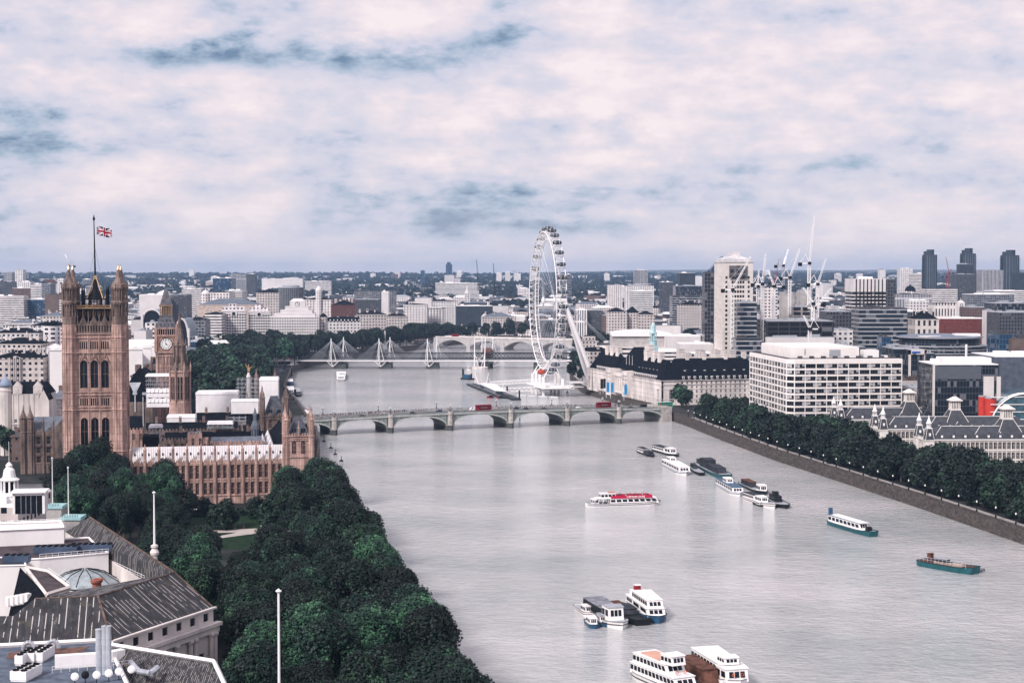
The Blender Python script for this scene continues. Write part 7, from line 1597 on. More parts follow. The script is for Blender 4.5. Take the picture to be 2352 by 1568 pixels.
for i, (x, yy, w_, d_, rw) in enumerate(spots):
 g = T(yy); H = fr.choice([11, 13, 15, 17, 19, 21, 25]) + (fr.uniform(4, 16) if fr.random() < .13 else 0)
 wm_, rm = pick(wallset), pick(roofset); shape = fr.choice('hhfffcL'); an = R(fr.choice([8, 8, 12, -6, 20, -14])) if yy > 1500 else R(9)
 if yy < 1500 and x > 0: H = min(H, 20)
 if i < MAXF:
  rf_ = {'h': 'pitched', 'f': 'flat', 'c': 'courtyard', 'L': 'stepped'}[shape]; sd_ = 'left of the river' if x < -60 else ('right of the wheel' if x > 90 else 'behind the wheel')
  key = (rw, sd_); cnt[key] = cnt.get(key, 0) + 1
  lb = '%s block, %s roof, number %d in city row %d %s' % (colname[wm_.name], rf_, cnt[key], rw + 1, sd_)
  o = thing('city_block', lb, 'building', (x, yy, g - 4), an, 'ordinary city blocks'); H += 4
  mb = MB()
  if shape == 'L': mb.box(-w_, w_, 0, d_, 0, H); mb.box(-w_ * .5, w_ * .9, d_ * .3, d_, H - .05, H + 5)
  else: mb.box(-w_, w_, 0, d_, 0, H)
  mb.build('wall', wm_, o); mb = MB()
  if shape == 'h':
   mb.hip(-w_, w_, 0, d_, H, H + d_ * .22, fr.choice([0, None])); 
  elif shape == 'c':
   for a in ((-w_, w_, 0, d_ * .3), (-w_, w_, d_ * .7, d_)): mb.hip(*a, H, H + 3.2)
   mb.box(-w_ + .5, w_ - .5, d_ * .3, d_ * .7, H + .01, H + .4)
  else:
   mb.box(-w_ + .4, w_ - .4, .4, d_ - .4, H + .01, H + .5)
   if shape == 'L': mb.box(-w_ * .45, w_ * .85, d_ * .35, d_ - .5, H + 5.01, H + 5.4)
  rfo = mb.build('roof', rm, o)
  if shape in 'hc':
   for k in range(fr.randint(1, 4)): u = fr.uniform(-.9, .9) * w_; v = fr.choice([.25, .5, .75]) * d_; mb = MB(); mb.box(u - 1.2, u + 1.2, v - .7, v + .7, H, H + d_ * .22 + 1.5); mb.build('chimney', fr.choice([Pl, Pb, conc]), rfo)
  else:
   for k in range(fr.randint(1, 3)): u = fr.uniform(-.8, .5) * w_; v = fr.uniform(.2, .6) * d_; a = w_ * fr.uniform(.15, .4); mb = MB(); zz = H + (5.4 if shape == 'L' and u > -w_ * .45 and v > d_ * .35 else .5); mb.box(u, u + a, v, v + d_ * .25, H + .3, zz + fr.uniform(1.5, 3.5)); mb.build('plant_room', fr.choice([whitep, greyp, Pl, steel]), rfo)
 else:
  far.M = Matrix.Translation((x, yy, g - 4)) @ Matrix.Rotation(an, 4, 'Z'); far.cur = fr.choice([0, 0, 1, 1, 2, 3, 4, 5]); H += 4; far.box(-w_, w_, 0, d_, 0, H); far.cur = fr.choice([6, 6, 7, 8, 9])
  if shape in 'hc': far.hip(-w_, w_, 0, d_, H, H + d_ * .2)
  else: far.box(-w_ + .5, w_ - .5, .5, d_ - .5, H, H + .6); far.cur = 8; u = fr.uniform(-.8, .4) * w_; far.box(u, u + w_ * .3, d_ * .3, d_ * .6, H + .6, H + 3.4)
y = 4300.0
while y < 10500:
 x = -(y * .36)
 while x < y * .36:
  w_ = fr.uniform(10, 40); d_ = fr.uniform(14, 40)
  if fr.random() < .62 - .3 * (y - 4300) / 6000:
   g = T(y); H = fr.choice([9, 10, 12, 14, 18]) + (fr.uniform(15, 40) if fr.random() < .05 else 0); yy = y + fr.uniform(-60, 60)
   if H > 25: w_ = min(w_, 16)
   far.M = Matrix.Translation((x, yy, g - 6)) @ Matrix.Rotation(R(fr.uniform(-20, 20)), 4, 'Z'); far.cur = fr.choice([0, 0, 1, 2, 3, 5, 5]); far.box(-w_, w_, 0, d_, 0, H + 6); far.cur = fr.choice([6, 7, 8, 8, 9]); far.hip(-w_, w_, 0, d_, H + 6, H + 6 + fr.choice([.6, 3, 4]))
  x += 2 * w_ + fr.uniform(4, 60)
 y += 150 + (y - 4300) * .05
far.M = None
tag(far.build('distant_buildings', farm), 'mass of small buildings covering the far city up to the horizon', 'distant buildings', kind='stuff')
# ---------------------------------------------------------------- trees
def leafmat(name, c0, c1, c2):
 m_ = bpy.data.materials.new(name); m_.use_nodes = True; t = NT(m_.node_tree); t.n.clear(); tc = t.add('ShaderNodeTexCoord').outputs['Object']; oi = t.add('ShaderNodeObjectInfo').outputs['Random']
 n = t.add('ShaderNodeMath', {0: t.noise(tc, .35, 4, .65), 1: t.m('MULTIPLY', t.m('SUBTRACT', oi, .5), .24)}, operation='ADD').outputs[0]
 c = t.ramp(n, [(.38, c0), (.55, c1), (.72, c2)]); p = t.add('ShaderNodeBsdfPrincipled', {'Base Color': c, 'Roughness': .55, 'Specular IOR Level': .25}); t.add('ShaderNodeOutputMaterial', {0: p.outputs[0]}); return m_  # brightest stop paints sunlit crown highlights into random leaf clumps
leafA = leafmat('plane leaves', (.003, .012, .010), (.012, .040, .026), (.06, .165, .085)); leafB = leafmat('dark leaves', (.0015, .007, .006), (.006, .018, .012), (.030, .078, .042)); bark = pmat('bark', (.09, .075, .06), .9, .3, 1)
def crown_mesh(seed, Rr, H, n, s, mat_, base=.3, cone=False):
 g = random.Random(seed); mb = MB(); lobes = []
 for i in range(20):
  a = g.uniform(0, 6.283); e = g.uniform(-.35, 1.0); k = math.sqrt(1 - min(1, abs(e)) ** 2) if not cone else max(.1, (1 - (e + .35) / 1.4)); rr = Rr * (.62 if not cone else .75) * k
  lobes.append((rr * math.cos(a), rr * math.sin(a), H * (base + .32) + e * H * .38, Rr * g.uniform(.3, .5) * (1 if not cone else max(.35, k))))
 tot = sum(l[3] ** 2 for l in lobes)
 for lx, ly, lz, lr in lobes:
  for _ in range(int(n * lr * lr / tot)):
   v = Vector((g.gauss(0, 1), g.gauss(0, 1), g.gauss(0, 1) + .35)).normalized(); p = Vector((lx, ly, lz)) + v * lr * g.uniform(.72, 1.08) * Vector((1, 1, .85)).length / 1.65
   nn = (v + Vector((g.gauss(0, .5), g.gauss(0, .5), g.gauss(0, .5) + .35))).normalized(); q = nn.to_track_quat('Z', 'X') @ Matrix.Rotation(g.uniform(0, 6.28), 3, 'Z').to_quaternion(); k = s * g.uniform(.6, 1.3)
   a = [p + q @ Vector(c) for c in ((-k, -.2 * k, 0), (.1 * k, -k * .8, -.15 * k), (k, .15 * k, 0), (0, k * .8, -.15 * k))]; mb.add(a, [[0, 1, 2, 3]])
 return mb.mesh('crown', mat_)
def trunk_mesh(seed, H, r):
 g = random.Random(seed); mb = MB(); mb.tube((0, 0, -.5), (0, 0, H * .3), r, r * .75, 7)
 for i in range(6): a = i * 1.05 + g.uniform(-.3, .3); e = Vector((math.cos(a), math.sin(a), 1.6)) * H * .17; mb.tube((0, 0, H * .28), Vector((0, 0, H * .28)) + e, r * .5, r * .12, 5)
 return mb.mesh('trunk', bark)
NEAR = [(crown_mesh(s, 8.2, 22, 15000, .33, leafA if s % 2 else leafB), trunk_mesh(s, 22, .55)) for s in range(5)]
LOW = [(crown_mesh(s + 40, 8.6, 19, 3000, .75, leafB, .02), trunk_mesh(s, 20, .5)) for s in range(4)]
MID = [(crown_mesh(s + 20, 8.5, 20, 1500, 1.05, leafB if s % 3 else leafA), trunk_mesh(s, 20, .5)) for s in range(5)]
tr = random.Random(11); TREES = []
def tree(label, x, y, kit, k=1.0, group=None, z=LAND, name='tree'):
 o = thing(name, label, 'tree', (x, y, z), tr.uniform(0, 6.28), group); o.scale = (k * tr.uniform(.92, 1.08), k * tr.uniform(.92, 1.08), k * tr.uniform(.93, 1.07)); inst('crown', kit[0], o); inst('trunk', kit[1], o); TREES.append(o); return o
def bankx(B, y):
 for (xa, ya), (xb, yb) in zip(B, B[1:]):
  if ya <= y <= yb: return xa + (xb - xa) * (y - ya) / (yb - ya)
# riverside garden: one row along the water, a second along the road side
yy = 296.0; i = 0
while yy < 672:
 x = bankx(LB, yy) - 7.5 + tr.uniform(-1, 1); i += 1; tree('plane tree along the garden river wall, the %s from the picture bottom' % ordw[i - 1], x, yy, NEAR[i % 5], tr.uniform(.95, 1.12) if yy < 640 else .9, 'river wall trees'); yy += tr.uniform(11.5, 13.5)
yy = 290.0; r_ = 0
while yy < 640:
 r_ += 1; xr = bankx(LB, yy) - 19; xl = xat(362, yy) if yy < 500 else xat(470 - (yy - 500) * .9, yy); c = 0
 if yy > 530: xr = min(xr, bankx(LB, yy) - 20)
 x = xr
 while x > max(xl, -170):
  py = 628 + (CAMZ - LAND) * F / yy; px = 1176 + x / yy * F
  lawn = 508 < yy and 405 < px < 645 or 462 < yy and 495 < px < 636 or px < 545 and yy < 425 or px < 590 and yy < 335
  if not lawn and not (yy < 400 and x < -68 + (yy - 361) * .1 and x < -60): c += 1; tree('garden tree, %s from the picture bottom, %s from the river wall row' % (ordw[r_ - 1] + ' row', ordw[c - 1]), x + tr.uniform(-2, 2), yy + tr.uniform(-3, 3), NEAR[(r_ + c) % 5], tr.uniform(.88, 1.08) * (.92 if yy > 430 else 1), 'garden trees')
  x -= tr.uniform(11.5, 13.5)
 yy += 14.5
# trees on the road side of the gardens, before the great tower
for i, (px, py, k) in enumerate([(150, 1190, .95), (190, 1175, 1.1), (235, 1170, 1.12), (270, 1182, 1.0), (205, 1215, 1.05), (245, 1222, 1.0), (285, 1232, .95), (320, 1235, .85), (165, 1235, 1.0), (300, 1262, .9), (345, 1262, .8), (375, 1235, .72), (395, 1270, .75), (330, 1200, .8), (225, 1255, .9), (265, 1275, .85), (190, 1265, .9), (365, 1296, .72)]):
 q = G(px, py, LAND); tree('large dark tree before the great tower, %s of the road side clump' % ordw[i], q.x, q.y, NEAR[i % 5], k * 1.02, 'trees before the great tower')
for i, (px, py, k) in enumerate([(428, 1180, .62), (470, 1185, .5), (510, 1214, .85), (592, 1190, .62), (655, 1185, .9), (640, 1215, .95), (690, 1165, .95)]):
 q = G(px, py, LAND); tree(['narrow conical tree left before the pink wing', 'small tree at the pink wing base, near the conical one', 'tall black conical tree in the middle of the lawn wall', 'spreading low cedar at the pink wing terrace', 'first tree right of the lawn at the pink wings end', 'second tree right of the lawn beside the river row', 'tree at the foot of the river corner tower'][i], q.x, q.y, LOW[i % 4], k * (.95 if i != 2 else .85), 'lawn trees')
# left edge trees
for i, (px, y, k) in enumerate([(8, 1005, 1.1), (35, 1000, 1.25), (62, 1008, 1.1), (80, 1015, .9), (20, 860, .7), (5, 872, .8), (48, 862, .7), (150, 1010, .8)]): tree('dark street tree left of the great tower, %s of the square trees' % ordw[i], xat(px, y), y, MID[i % 5], k, 'square trees')
# west embankment: the dense belt beyond the palace
k = 0; y = 1095.0
while y < 1960:
 b_ = min(bankx(LB, y), xat(617, y) if y < 1690 else 99); x = b_ - 7; c = 0; xl = xat(425, y) if y < 1400 else xat(455, y)
 while x > xl and c < 8:
  k += 1; c += 1; tree('west embankment belt tree, %s row past the road bridge, %s from the water' % (ordw[int((y - 1095) / 31)], ordw[c - 1]), x + tr.uniform(-3, 3), y + tr.uniform(-6, 6), MID[k % 5], tr.uniform(1.1, 1.4), 'west embankment trees'); x -= tr.uniform(17, 22)
 y += 31
y = 1960.0
for i in range(66):
 yb = 1930 + (i // 2) * 18; x = bankx(LB, min(yb, 2420)) + max(0, yb - 2420) * 2.2 - 10 - 17 * (i % 2); tree('tree before the white river palaces, %s rightwards, %s row' % (ordw[i // 2], ['front', 'back'][i % 2]), x + tr.uniform(-3, 3), yb + tr.uniform(-8, 8) + 12, MID[i % 5], tr.uniform(.95, 1.35), 'trees below the river palaces')
for i in range(30): t_ = i / 29; tree('tree behind the promenade right of the wheel, %s counting rightwards' % ordw[i], 84 + t_ * 290 + tr.uniform(-4, 4), 1940 + tr.uniform(-10, 90), MID[i % 5], tr.uniform(.9, 1.3), 'south bank trees')
for i, (px, y, k) in enumerate([(1335, 1640, .8), (1345, 1560, .7), (1360, 1600, .8), (1320, 1700, .8), (1338, 1460, .6), (1567, 1190, .8), (1578, 1170, .7), (1315, 1500, .7)]): tree('small tree by the riverside hall and wheel, %s of the promenade trees' % ordw[i], xat(px, y), y, MID[i % 5], k, 'promenade trees')
# right embankment row under the hospital: two staggered rows
y = 625.0; k = 0
while y < 1105:
 for s, dx in ((0, 13.5), (1, 26), (2, 38)):
  if s >= 1 and 1060 < y or s == 2 and (y > 940 or not (640 < y < 790 or y > 865)): continue
  k += 1; x = bankx(RB, y) + dx; tree('embankment tree on the hospital side, %s row, %s from the right edge' % (['wall side', 'middle', 'building side'][s], ordw[int((y - 625) / 14.5)]), x + tr.uniform(-1.5, 1.5), y + tr.uniform(-2, 2) + s * 6, LOW[k % 4], tr.uniform(1.0, 1.14), 'hospital embankment trees')
 y += 14.5
TREES.sort(key=lambda o: o.location.y); rest = TREES[285:]; ft = MB()
for o in rest:
 ft.M = Matrix.LocRotScale(o.location, o.rotation_euler, o.scale)
 for c in list(o.children):
  ft.cur = 0 if c.name.startswith('crown') else 1; me = c.data; ft.add([v.co for v in me.vertices], [list(p.vertices) for p in me.polygons]); bpy.data.objects.remove(c)
 bpy.data.objects.remove(o)
ft.M = None; tag(ft.build('far_embankment_wood', [leafB, bark]), 'far tree belt along both banks beyond the rail bridge', 'trees', kind='stuff')
# scattered squares in the middle distance and woods beyond
wb = MB(); g = random.Random(9)
def tuft(x, y, z, r, n):
 for _ in range(n):
  v = Vector((g.gauss(0, 1), g.gauss(0, 1), abs(g.gauss(0, 1)))).normalized(); p = Vector((x, y, z)) + Vector((v.x * r, v.y * r, v.z * r * .9)) * g.uniform(.75, 1.05); k = r * g.uniform(.25, .42); q = (v + Vector((g.gauss(0, .4), g.gauss(0, .4), g.gauss(0, .4)))).normalized().to_track_quat('Z', 'X'); wb.add([p + q @ Vector(c) for c in ((-k, -k * .6, 0), (k * .5, -k, 0), (k, k * .6, 0), (-k * .4, k, 0))], [[0, 1, 2, 3]])
for _ in range(420):
 y = 1250 * (10500 / 1250) ** g.random(); x = g.uniform(-.36, .36) * y; n_ = g.randint(3, 14)
 if y < 2600 and (in_river(x, y, 30) or blocked(x, y, 4)): continue
 for _ in range(n_):
  r = g.uniform(6, 10) if y < 3500 else g.uniform(9, 18); sx = g.gauss(0, 26 + (y - 1200) * .012); sy = g.gauss(0, 12 + y * .004)
  if y < 2600 and in_river(x + sx, y + sy, 20): continue
  tuft(x + sx, y + sy, T(y) + r * .6, r, 46 if y < 3500 else 26)
for _ in range(900):
 y = g.uniform(4600, 12500); x = g.uniform(-.37, .37) * y
 for _ in range(4): r = g.uniform(12, 26); tuft(x + g.gauss(0, 110), y + g.gauss(0, 50), T(min(y, 11500)) + 3, r, 14)
tag(wb.build('distant_woods', leafB), 'dark woods and park trees scattered through the far city', 'woods', kind='stuff')
# garden ground: lawn, curved path, hedge, low wall
grass = pmat('lawn', (.012, .032, .015), .95, .25, .3); pth = pmat('gravel path', (.48, .43, .41), .9, .1, .3)
def gpoly(name, pts, z, m_): return tag((lambda mb: (mb.poly(*[(*G(x, y, z).xy, z) for x, y in pts]), mb.build(name, m_))[1])(MB()), kind='structure')
gpoly('garden_lawn', [(330, 1262), (700, 1262), (690, 1176), (400, 1182)], LAND + .012, grass)
gpoly('garden_path', [(428, 1219), (520, 1216), (625, 1211), (690, 1212), (690, 1219), (610, 1222), (560, 1228), (500, 1236), (450, 1238), (500, 1231), (546, 1222), (430, 1224)][::-1], LAND + .02, pth)
gpoly('terrace_path', [(400, 1183), (625, 1176), (660, 1178), (660, 1172), (480, 1166), (400, 1171)][::-1], LAND + .016, pth)
a, b_ = G(415, 1184, LAND), G(640, 1178, LAND)
for nm, dy, h, w_, m_, lb, ct in (('garden_wall', 0, 2.0, .5, portland, 'low pale wall between lawn and pink palace wing', 'wall'), ('hedge', -6, 3.0, 2.6, leafB, 'dark clipped hedge along the low pale garden wall', 'hedge')):
 mb = MB(); L_ = (b_ - a).length; an = math.atan2(b_.y - a.y, b_.x - a.x)
 if nm == 'hedge':
  for i in range(2600): p = Vector((g.uniform(0, L_), g.uniform(0, w_), g.uniform(.2, h))); k = .35; q = Vector((g.gauss(0, 1), g.gauss(0, 1), g.gauss(0, 1))).normalized().to_track_quat('Z', 'X'); mb.add([p + q @ Vector(c) for c in ((-k, -k, 0), (k, -k, 0), (k, k, 0), (-k, k, 0))], [[0, 1, 2, 3]])
  mb.box(.2, L_, .3, w_ - .3, 0, h - .3)
 else: mb.box(0, L_, 0, w_, 0, h); mb.box(-.1, L_ + .1, -.1, w_ + .1, h, h + .25)
 tag(mb.build(nm, m_, None, (a.x, a.y + dy, LAND), an), lb, ct)
# ---------------------------------------------------------------- boats
def boat(label, sx, sy, bx_, by_, beam, hullm, fb, decks=(), cat='boat', name='boat', stripe=None, bow=.22, extras=None, group=None, square=False, deckm=None):
 """stern and bow pixels at the waterline; decks: (t0, t1, width share, z0, height, wall material, window rows, roof material)"""
 a, b = G(sx, sy), G(bx_, by_); L = (b - a).length; an = math.atan2(b.y - a.y, b.x - a.x); o = thing(name, label, cat, (a.x, a.y, 0), an, group); h = beam / 2; mb = MB(); N = 12
 def hw(t, z): 
  k = 1.0
  if t > 1 - bow: q = (t - (1 - bow)) / bow; k = (1 - q ** 2.2) if not square else 1 - .35 * q
  if t < .1: k = min(k, .78 + 2.2 * t)
  return max(.03, h * k * (.86 + .14 * z))
 st = [i / N for i in range(N + 1)]; P_ = []
 for t in st:
  sheer = .35 * fb * max(0, (t - .6) / .4) ** 2 + .1 * fb * max(0, (.2 - t) / .2); x = L * t + (.06 * L * bow * max(0, (t - .9) / .1))
  P_.append([(x - .02 * L * (t > .9), -hw(t, 0), -.4), (x, -hw(t, 1), fb + sheer), (x, hw(t, 1), fb + sheer), (x - .02 * L * (t > .9), hw(t, 0), -.4)])
 vs = [p for r in P_ for p in r]; fs = [[0, 1, 2, 3], [4 * N + 3, 4 * N + 2, 4 * N + 1, 4 * N]]
 for i in range(N): k = 4 * i; fs += [[k, k + 4, k + 5, k + 1], [k + 2, k + 6, k + 7, k + 3], [k + 3, k + 7, k + 4, k]]
 mb.add(vs, fs); hl = mb.build('hull', hullm, o); mb = MB()
 for i in range(N): (p, q) = (P_[i], P_[i + 1]); d_ = Vector((0, 0, .25)); mb.poly(Vector(p[1]) - d_, Vector(q[1]) - d_, Vector(q[2]) - d_, Vector(p[2]) - d_)
 mb.build('deck', deckm or greyp, hl); mb = MB()
 for i in range(N):
  for k in (1, 2): mb.tube(P_[i][k], P_[i + 1][k], .09, .09, 4)
 if stripe:
  for i in range(N):
   for k, s in ((1, -1), (2, 1)): p, q = Vector(P_[i][k]), Vector(P_[i + 1][k]); d_ = Vector((0, 0, fb * .4)); e = Vector((0, s * .04, 0)); mb.poly(p - d_ + e, q - d_ + e, q - d_ * 1.35 + e, p - d_ * 1.35 + e) if s < 0 else mb.poly(q - d_ + e, p - d_ + e, p - d_ * 1.35 + e, q - d_ * 1.35 + e)
 mb.build('rubbing_strake', stripe or black, hl)
 for j, (t0, t1, wf, z0, hh, wm_, nw, rm) in enumerate(decks):
  x0, x1, y = L * t0, L * t1, h * wf; z = fb + z0 - .2; mb = MB(); ch_ = min((x1 - x0) * .12, 1.6)
  mb.add([(x0, -y, z), (x1, -y * .8, z), (x1, y * .8, z), (x0, y, z), (x0, -y * .95, z + hh), (x1 - ch_, -y * .78, z + hh), (x1 - ch_, y * .78, z + hh), (x0, y * .95, z + hh)], [[0, 1, 5, 4], [1, 2, 6, 5], [2, 3, 7, 6], [3, 0, 4, 7], [4, 5, 6, 7]]); cb = mb.build('cabin', wm_, o)
  mb = MB(); mb.add([(x0 - .2, -y * 1.02, z + hh), (x1 - ch_ + .3, -y * .86, z + hh), (x1 - ch_ + .3, y * .86, z + hh), (x0 - .2, y * 1.02, z + hh), (x0 - .2, -y * 1.02, z + hh + .18), (x1 - ch_ + .3, -y * .86, z + hh + .18), (x1 - ch_ + .3, y * .86, z + hh + .18), (x0 - .2, y * 1.02, z + hh + .18)], [[0, 1, 5, 4], [1, 2, 6, 5], [2, 3, 7, 6], [3, 0, 4, 7], [4, 5, 6, 7]]); mb.build('cabin_roof', rm or wm_, cb)
  if nw:
   for i in range(nw):
    u0, u1 = (i + .12) / nw, (i + .88) / nw
    for s in (-1, 1):
     f_ = lambda u, v: (x0 + (x1 - x0) * u * (1 - .1 * ch_ / max(1, x1 - x0)) - ch_ * u * v, s * (y + (y * .8 - y) * u + .05 - .03 * y * v * (1 - u)), z + hh * v); q = [f_(u0, .35), f_(u1, .35), f_(u1, .82), f_(u0, .82)]; mb = MB(); mb.poly(*(q if s < 0 else q[::-1])); mb.build('window', glass, cb)
   for i in range(3): v0 = -.7 + i * .5; mb = MB(); f_ = lambda v, w_: (x1 - ch_ * w_ + .06, y * .8 * v, z + hh * w_); mb.poly(f_(v0, .35), f_(v0 + .4, .35), f_(v0 + .4, .82), f_(v0, .82)); mb.build('window', glass, cb)
   for i in range(3): v0 = -.75 + i * .54; mb = MB(); mb.poly((x0 - .04, y * (v0 + .42), z + hh * .35), (x0 - .04, y * v0, z + hh * .35), (x0 - .04, y * v0, z + hh * .8), (x0 - .04, y * (v0 + .42), z + hh * .8)); mb.build('window', glass, cb)
 if extras: extras(o, L, h, fb)
 return o
wh = whitep; hb = pmat('hull black', (.012, .015, .018), .5, .2, .6); hbl = pmat('hull blue', (.03, .09, .17), .4, .15, .5); htl = pmat('hull teal', (.02, .10, .12), .4, .2, .4); rust = pmat('rusty hatch', (.12, .055, .04), .9, .4, .5); tarp = pmat('dark tarpaulin', (.035, .04, .05), .8, .35, .5)
def buoy_rings(o, x, ys, z, rot=True):
 for y in ys:
  mb = MB(); 
  for i in range(12): a0, a1 = i * math.pi / 6, (i + 1) * math.pi / 6; mb.tube((x, y + .38 * math.cos(a0), z + .38 * math.sin(a0)), (x, y + .38 * math.cos(a1), z + .38 * math.sin(a1)), .1, .1, 5)
  mb.build('life_ring', pmat('orange ring', (.5, .12, .05), .5, .2), o)
def f_cruise(o, L, h, fb):
 z = fb + 2.35; mb = MB()
 for s in (-1, 1): y = s * h * .93; mb.box(L * .31, L * .865, y - .05, y + .05, z - .1, z + 1.15)
 mb.box(L * .865, L * .87, -h * .93, h * .93, z - .1, z + 1.0); bn = mb.build('banner', pmat('crimson banner', (.50, .012, .06), .5, .05), o)
 for s in (-1, 1):
  c = bpy.data.curves.new('banner_text', 'FONT'); c.body = 'RIVER CRUISE'; c.size = 1.02; c.extrude = .01; c.offset = .018; c.align_x = 'CENTER'; c.materials.append(wh); t_ = bpy.data.objects.new('t', c); COL.objects.link(t_); bpy.context.view_layer.update(); m3 = bpy.data.meshes.new_from_object(t_.evaluated_get(bpy.context.evaluated_depsgraph_get())); bpy.data.objects.remove(t_); t_ = inst('banner_lettering', m3, bn); t_.location = (L * (.68 if s < 0 else .5), s * (h * .93 + .07), z + .18); t_.rotation_euler = (math.pi / 2, 0, 0 if s < 0 else math.pi)
  mb = MB(); x = L * .53 if s < 0 else L * .66; y = s * (h * .93 + .065)
  for i in range(12): a0, a1 = i * math.pi / 6, (i + 1) * math.pi / 6; q = [(x + r_ * math.cos(a), y, z + .55 + r_ * math.sin(a)) for r_, a in ((.42, a0), (.42, a1), (.2, a1), (.2, a0))]; mb.add(q, [[0, 1, 2, 3], [3, 2, 1, 0]])
  mb.add([(x - .3, y, z + .3), (x + .3, y, z + .3), (x, y, z - .02)], [[0, 1, 2], [2, 1, 0]]); e = -s; mb.box(min(x + e * .6, x + e * 1.9), max(x + e * .6, x + e * 1.9), y - .01, y + .01, z + .5, z + .85); mb.box(min(x + e * .6, x + e * 1.9), max(x + e * .6, x + e * 1.9), y - .01, y + .01, z + .2, z + .28); mb.build('logo', wh, bn)
 mb = MB(); mb.box(L * .12, L * .30, -h * .9, h * .9, fb + 2.2, fb + 2.45)
 for x in (L * .08, L * .14, L * .2, L * .27): 
  for s in (-1, 1): mb.tube((x, s * h * .85, fb), (x + .6, s * h * .85, fb + 2.2), .12, .12, 5)
 mb.build('aft_canopy', wh, o)
 mb = MB(); mb.box(L * .29, L * .385, -h * .2, h * .2, fb + 4.75, fb + 5.05); mb.build('roof_sign', pmat('orange lettering board', (.55, .2, .12), .5, .1), o)
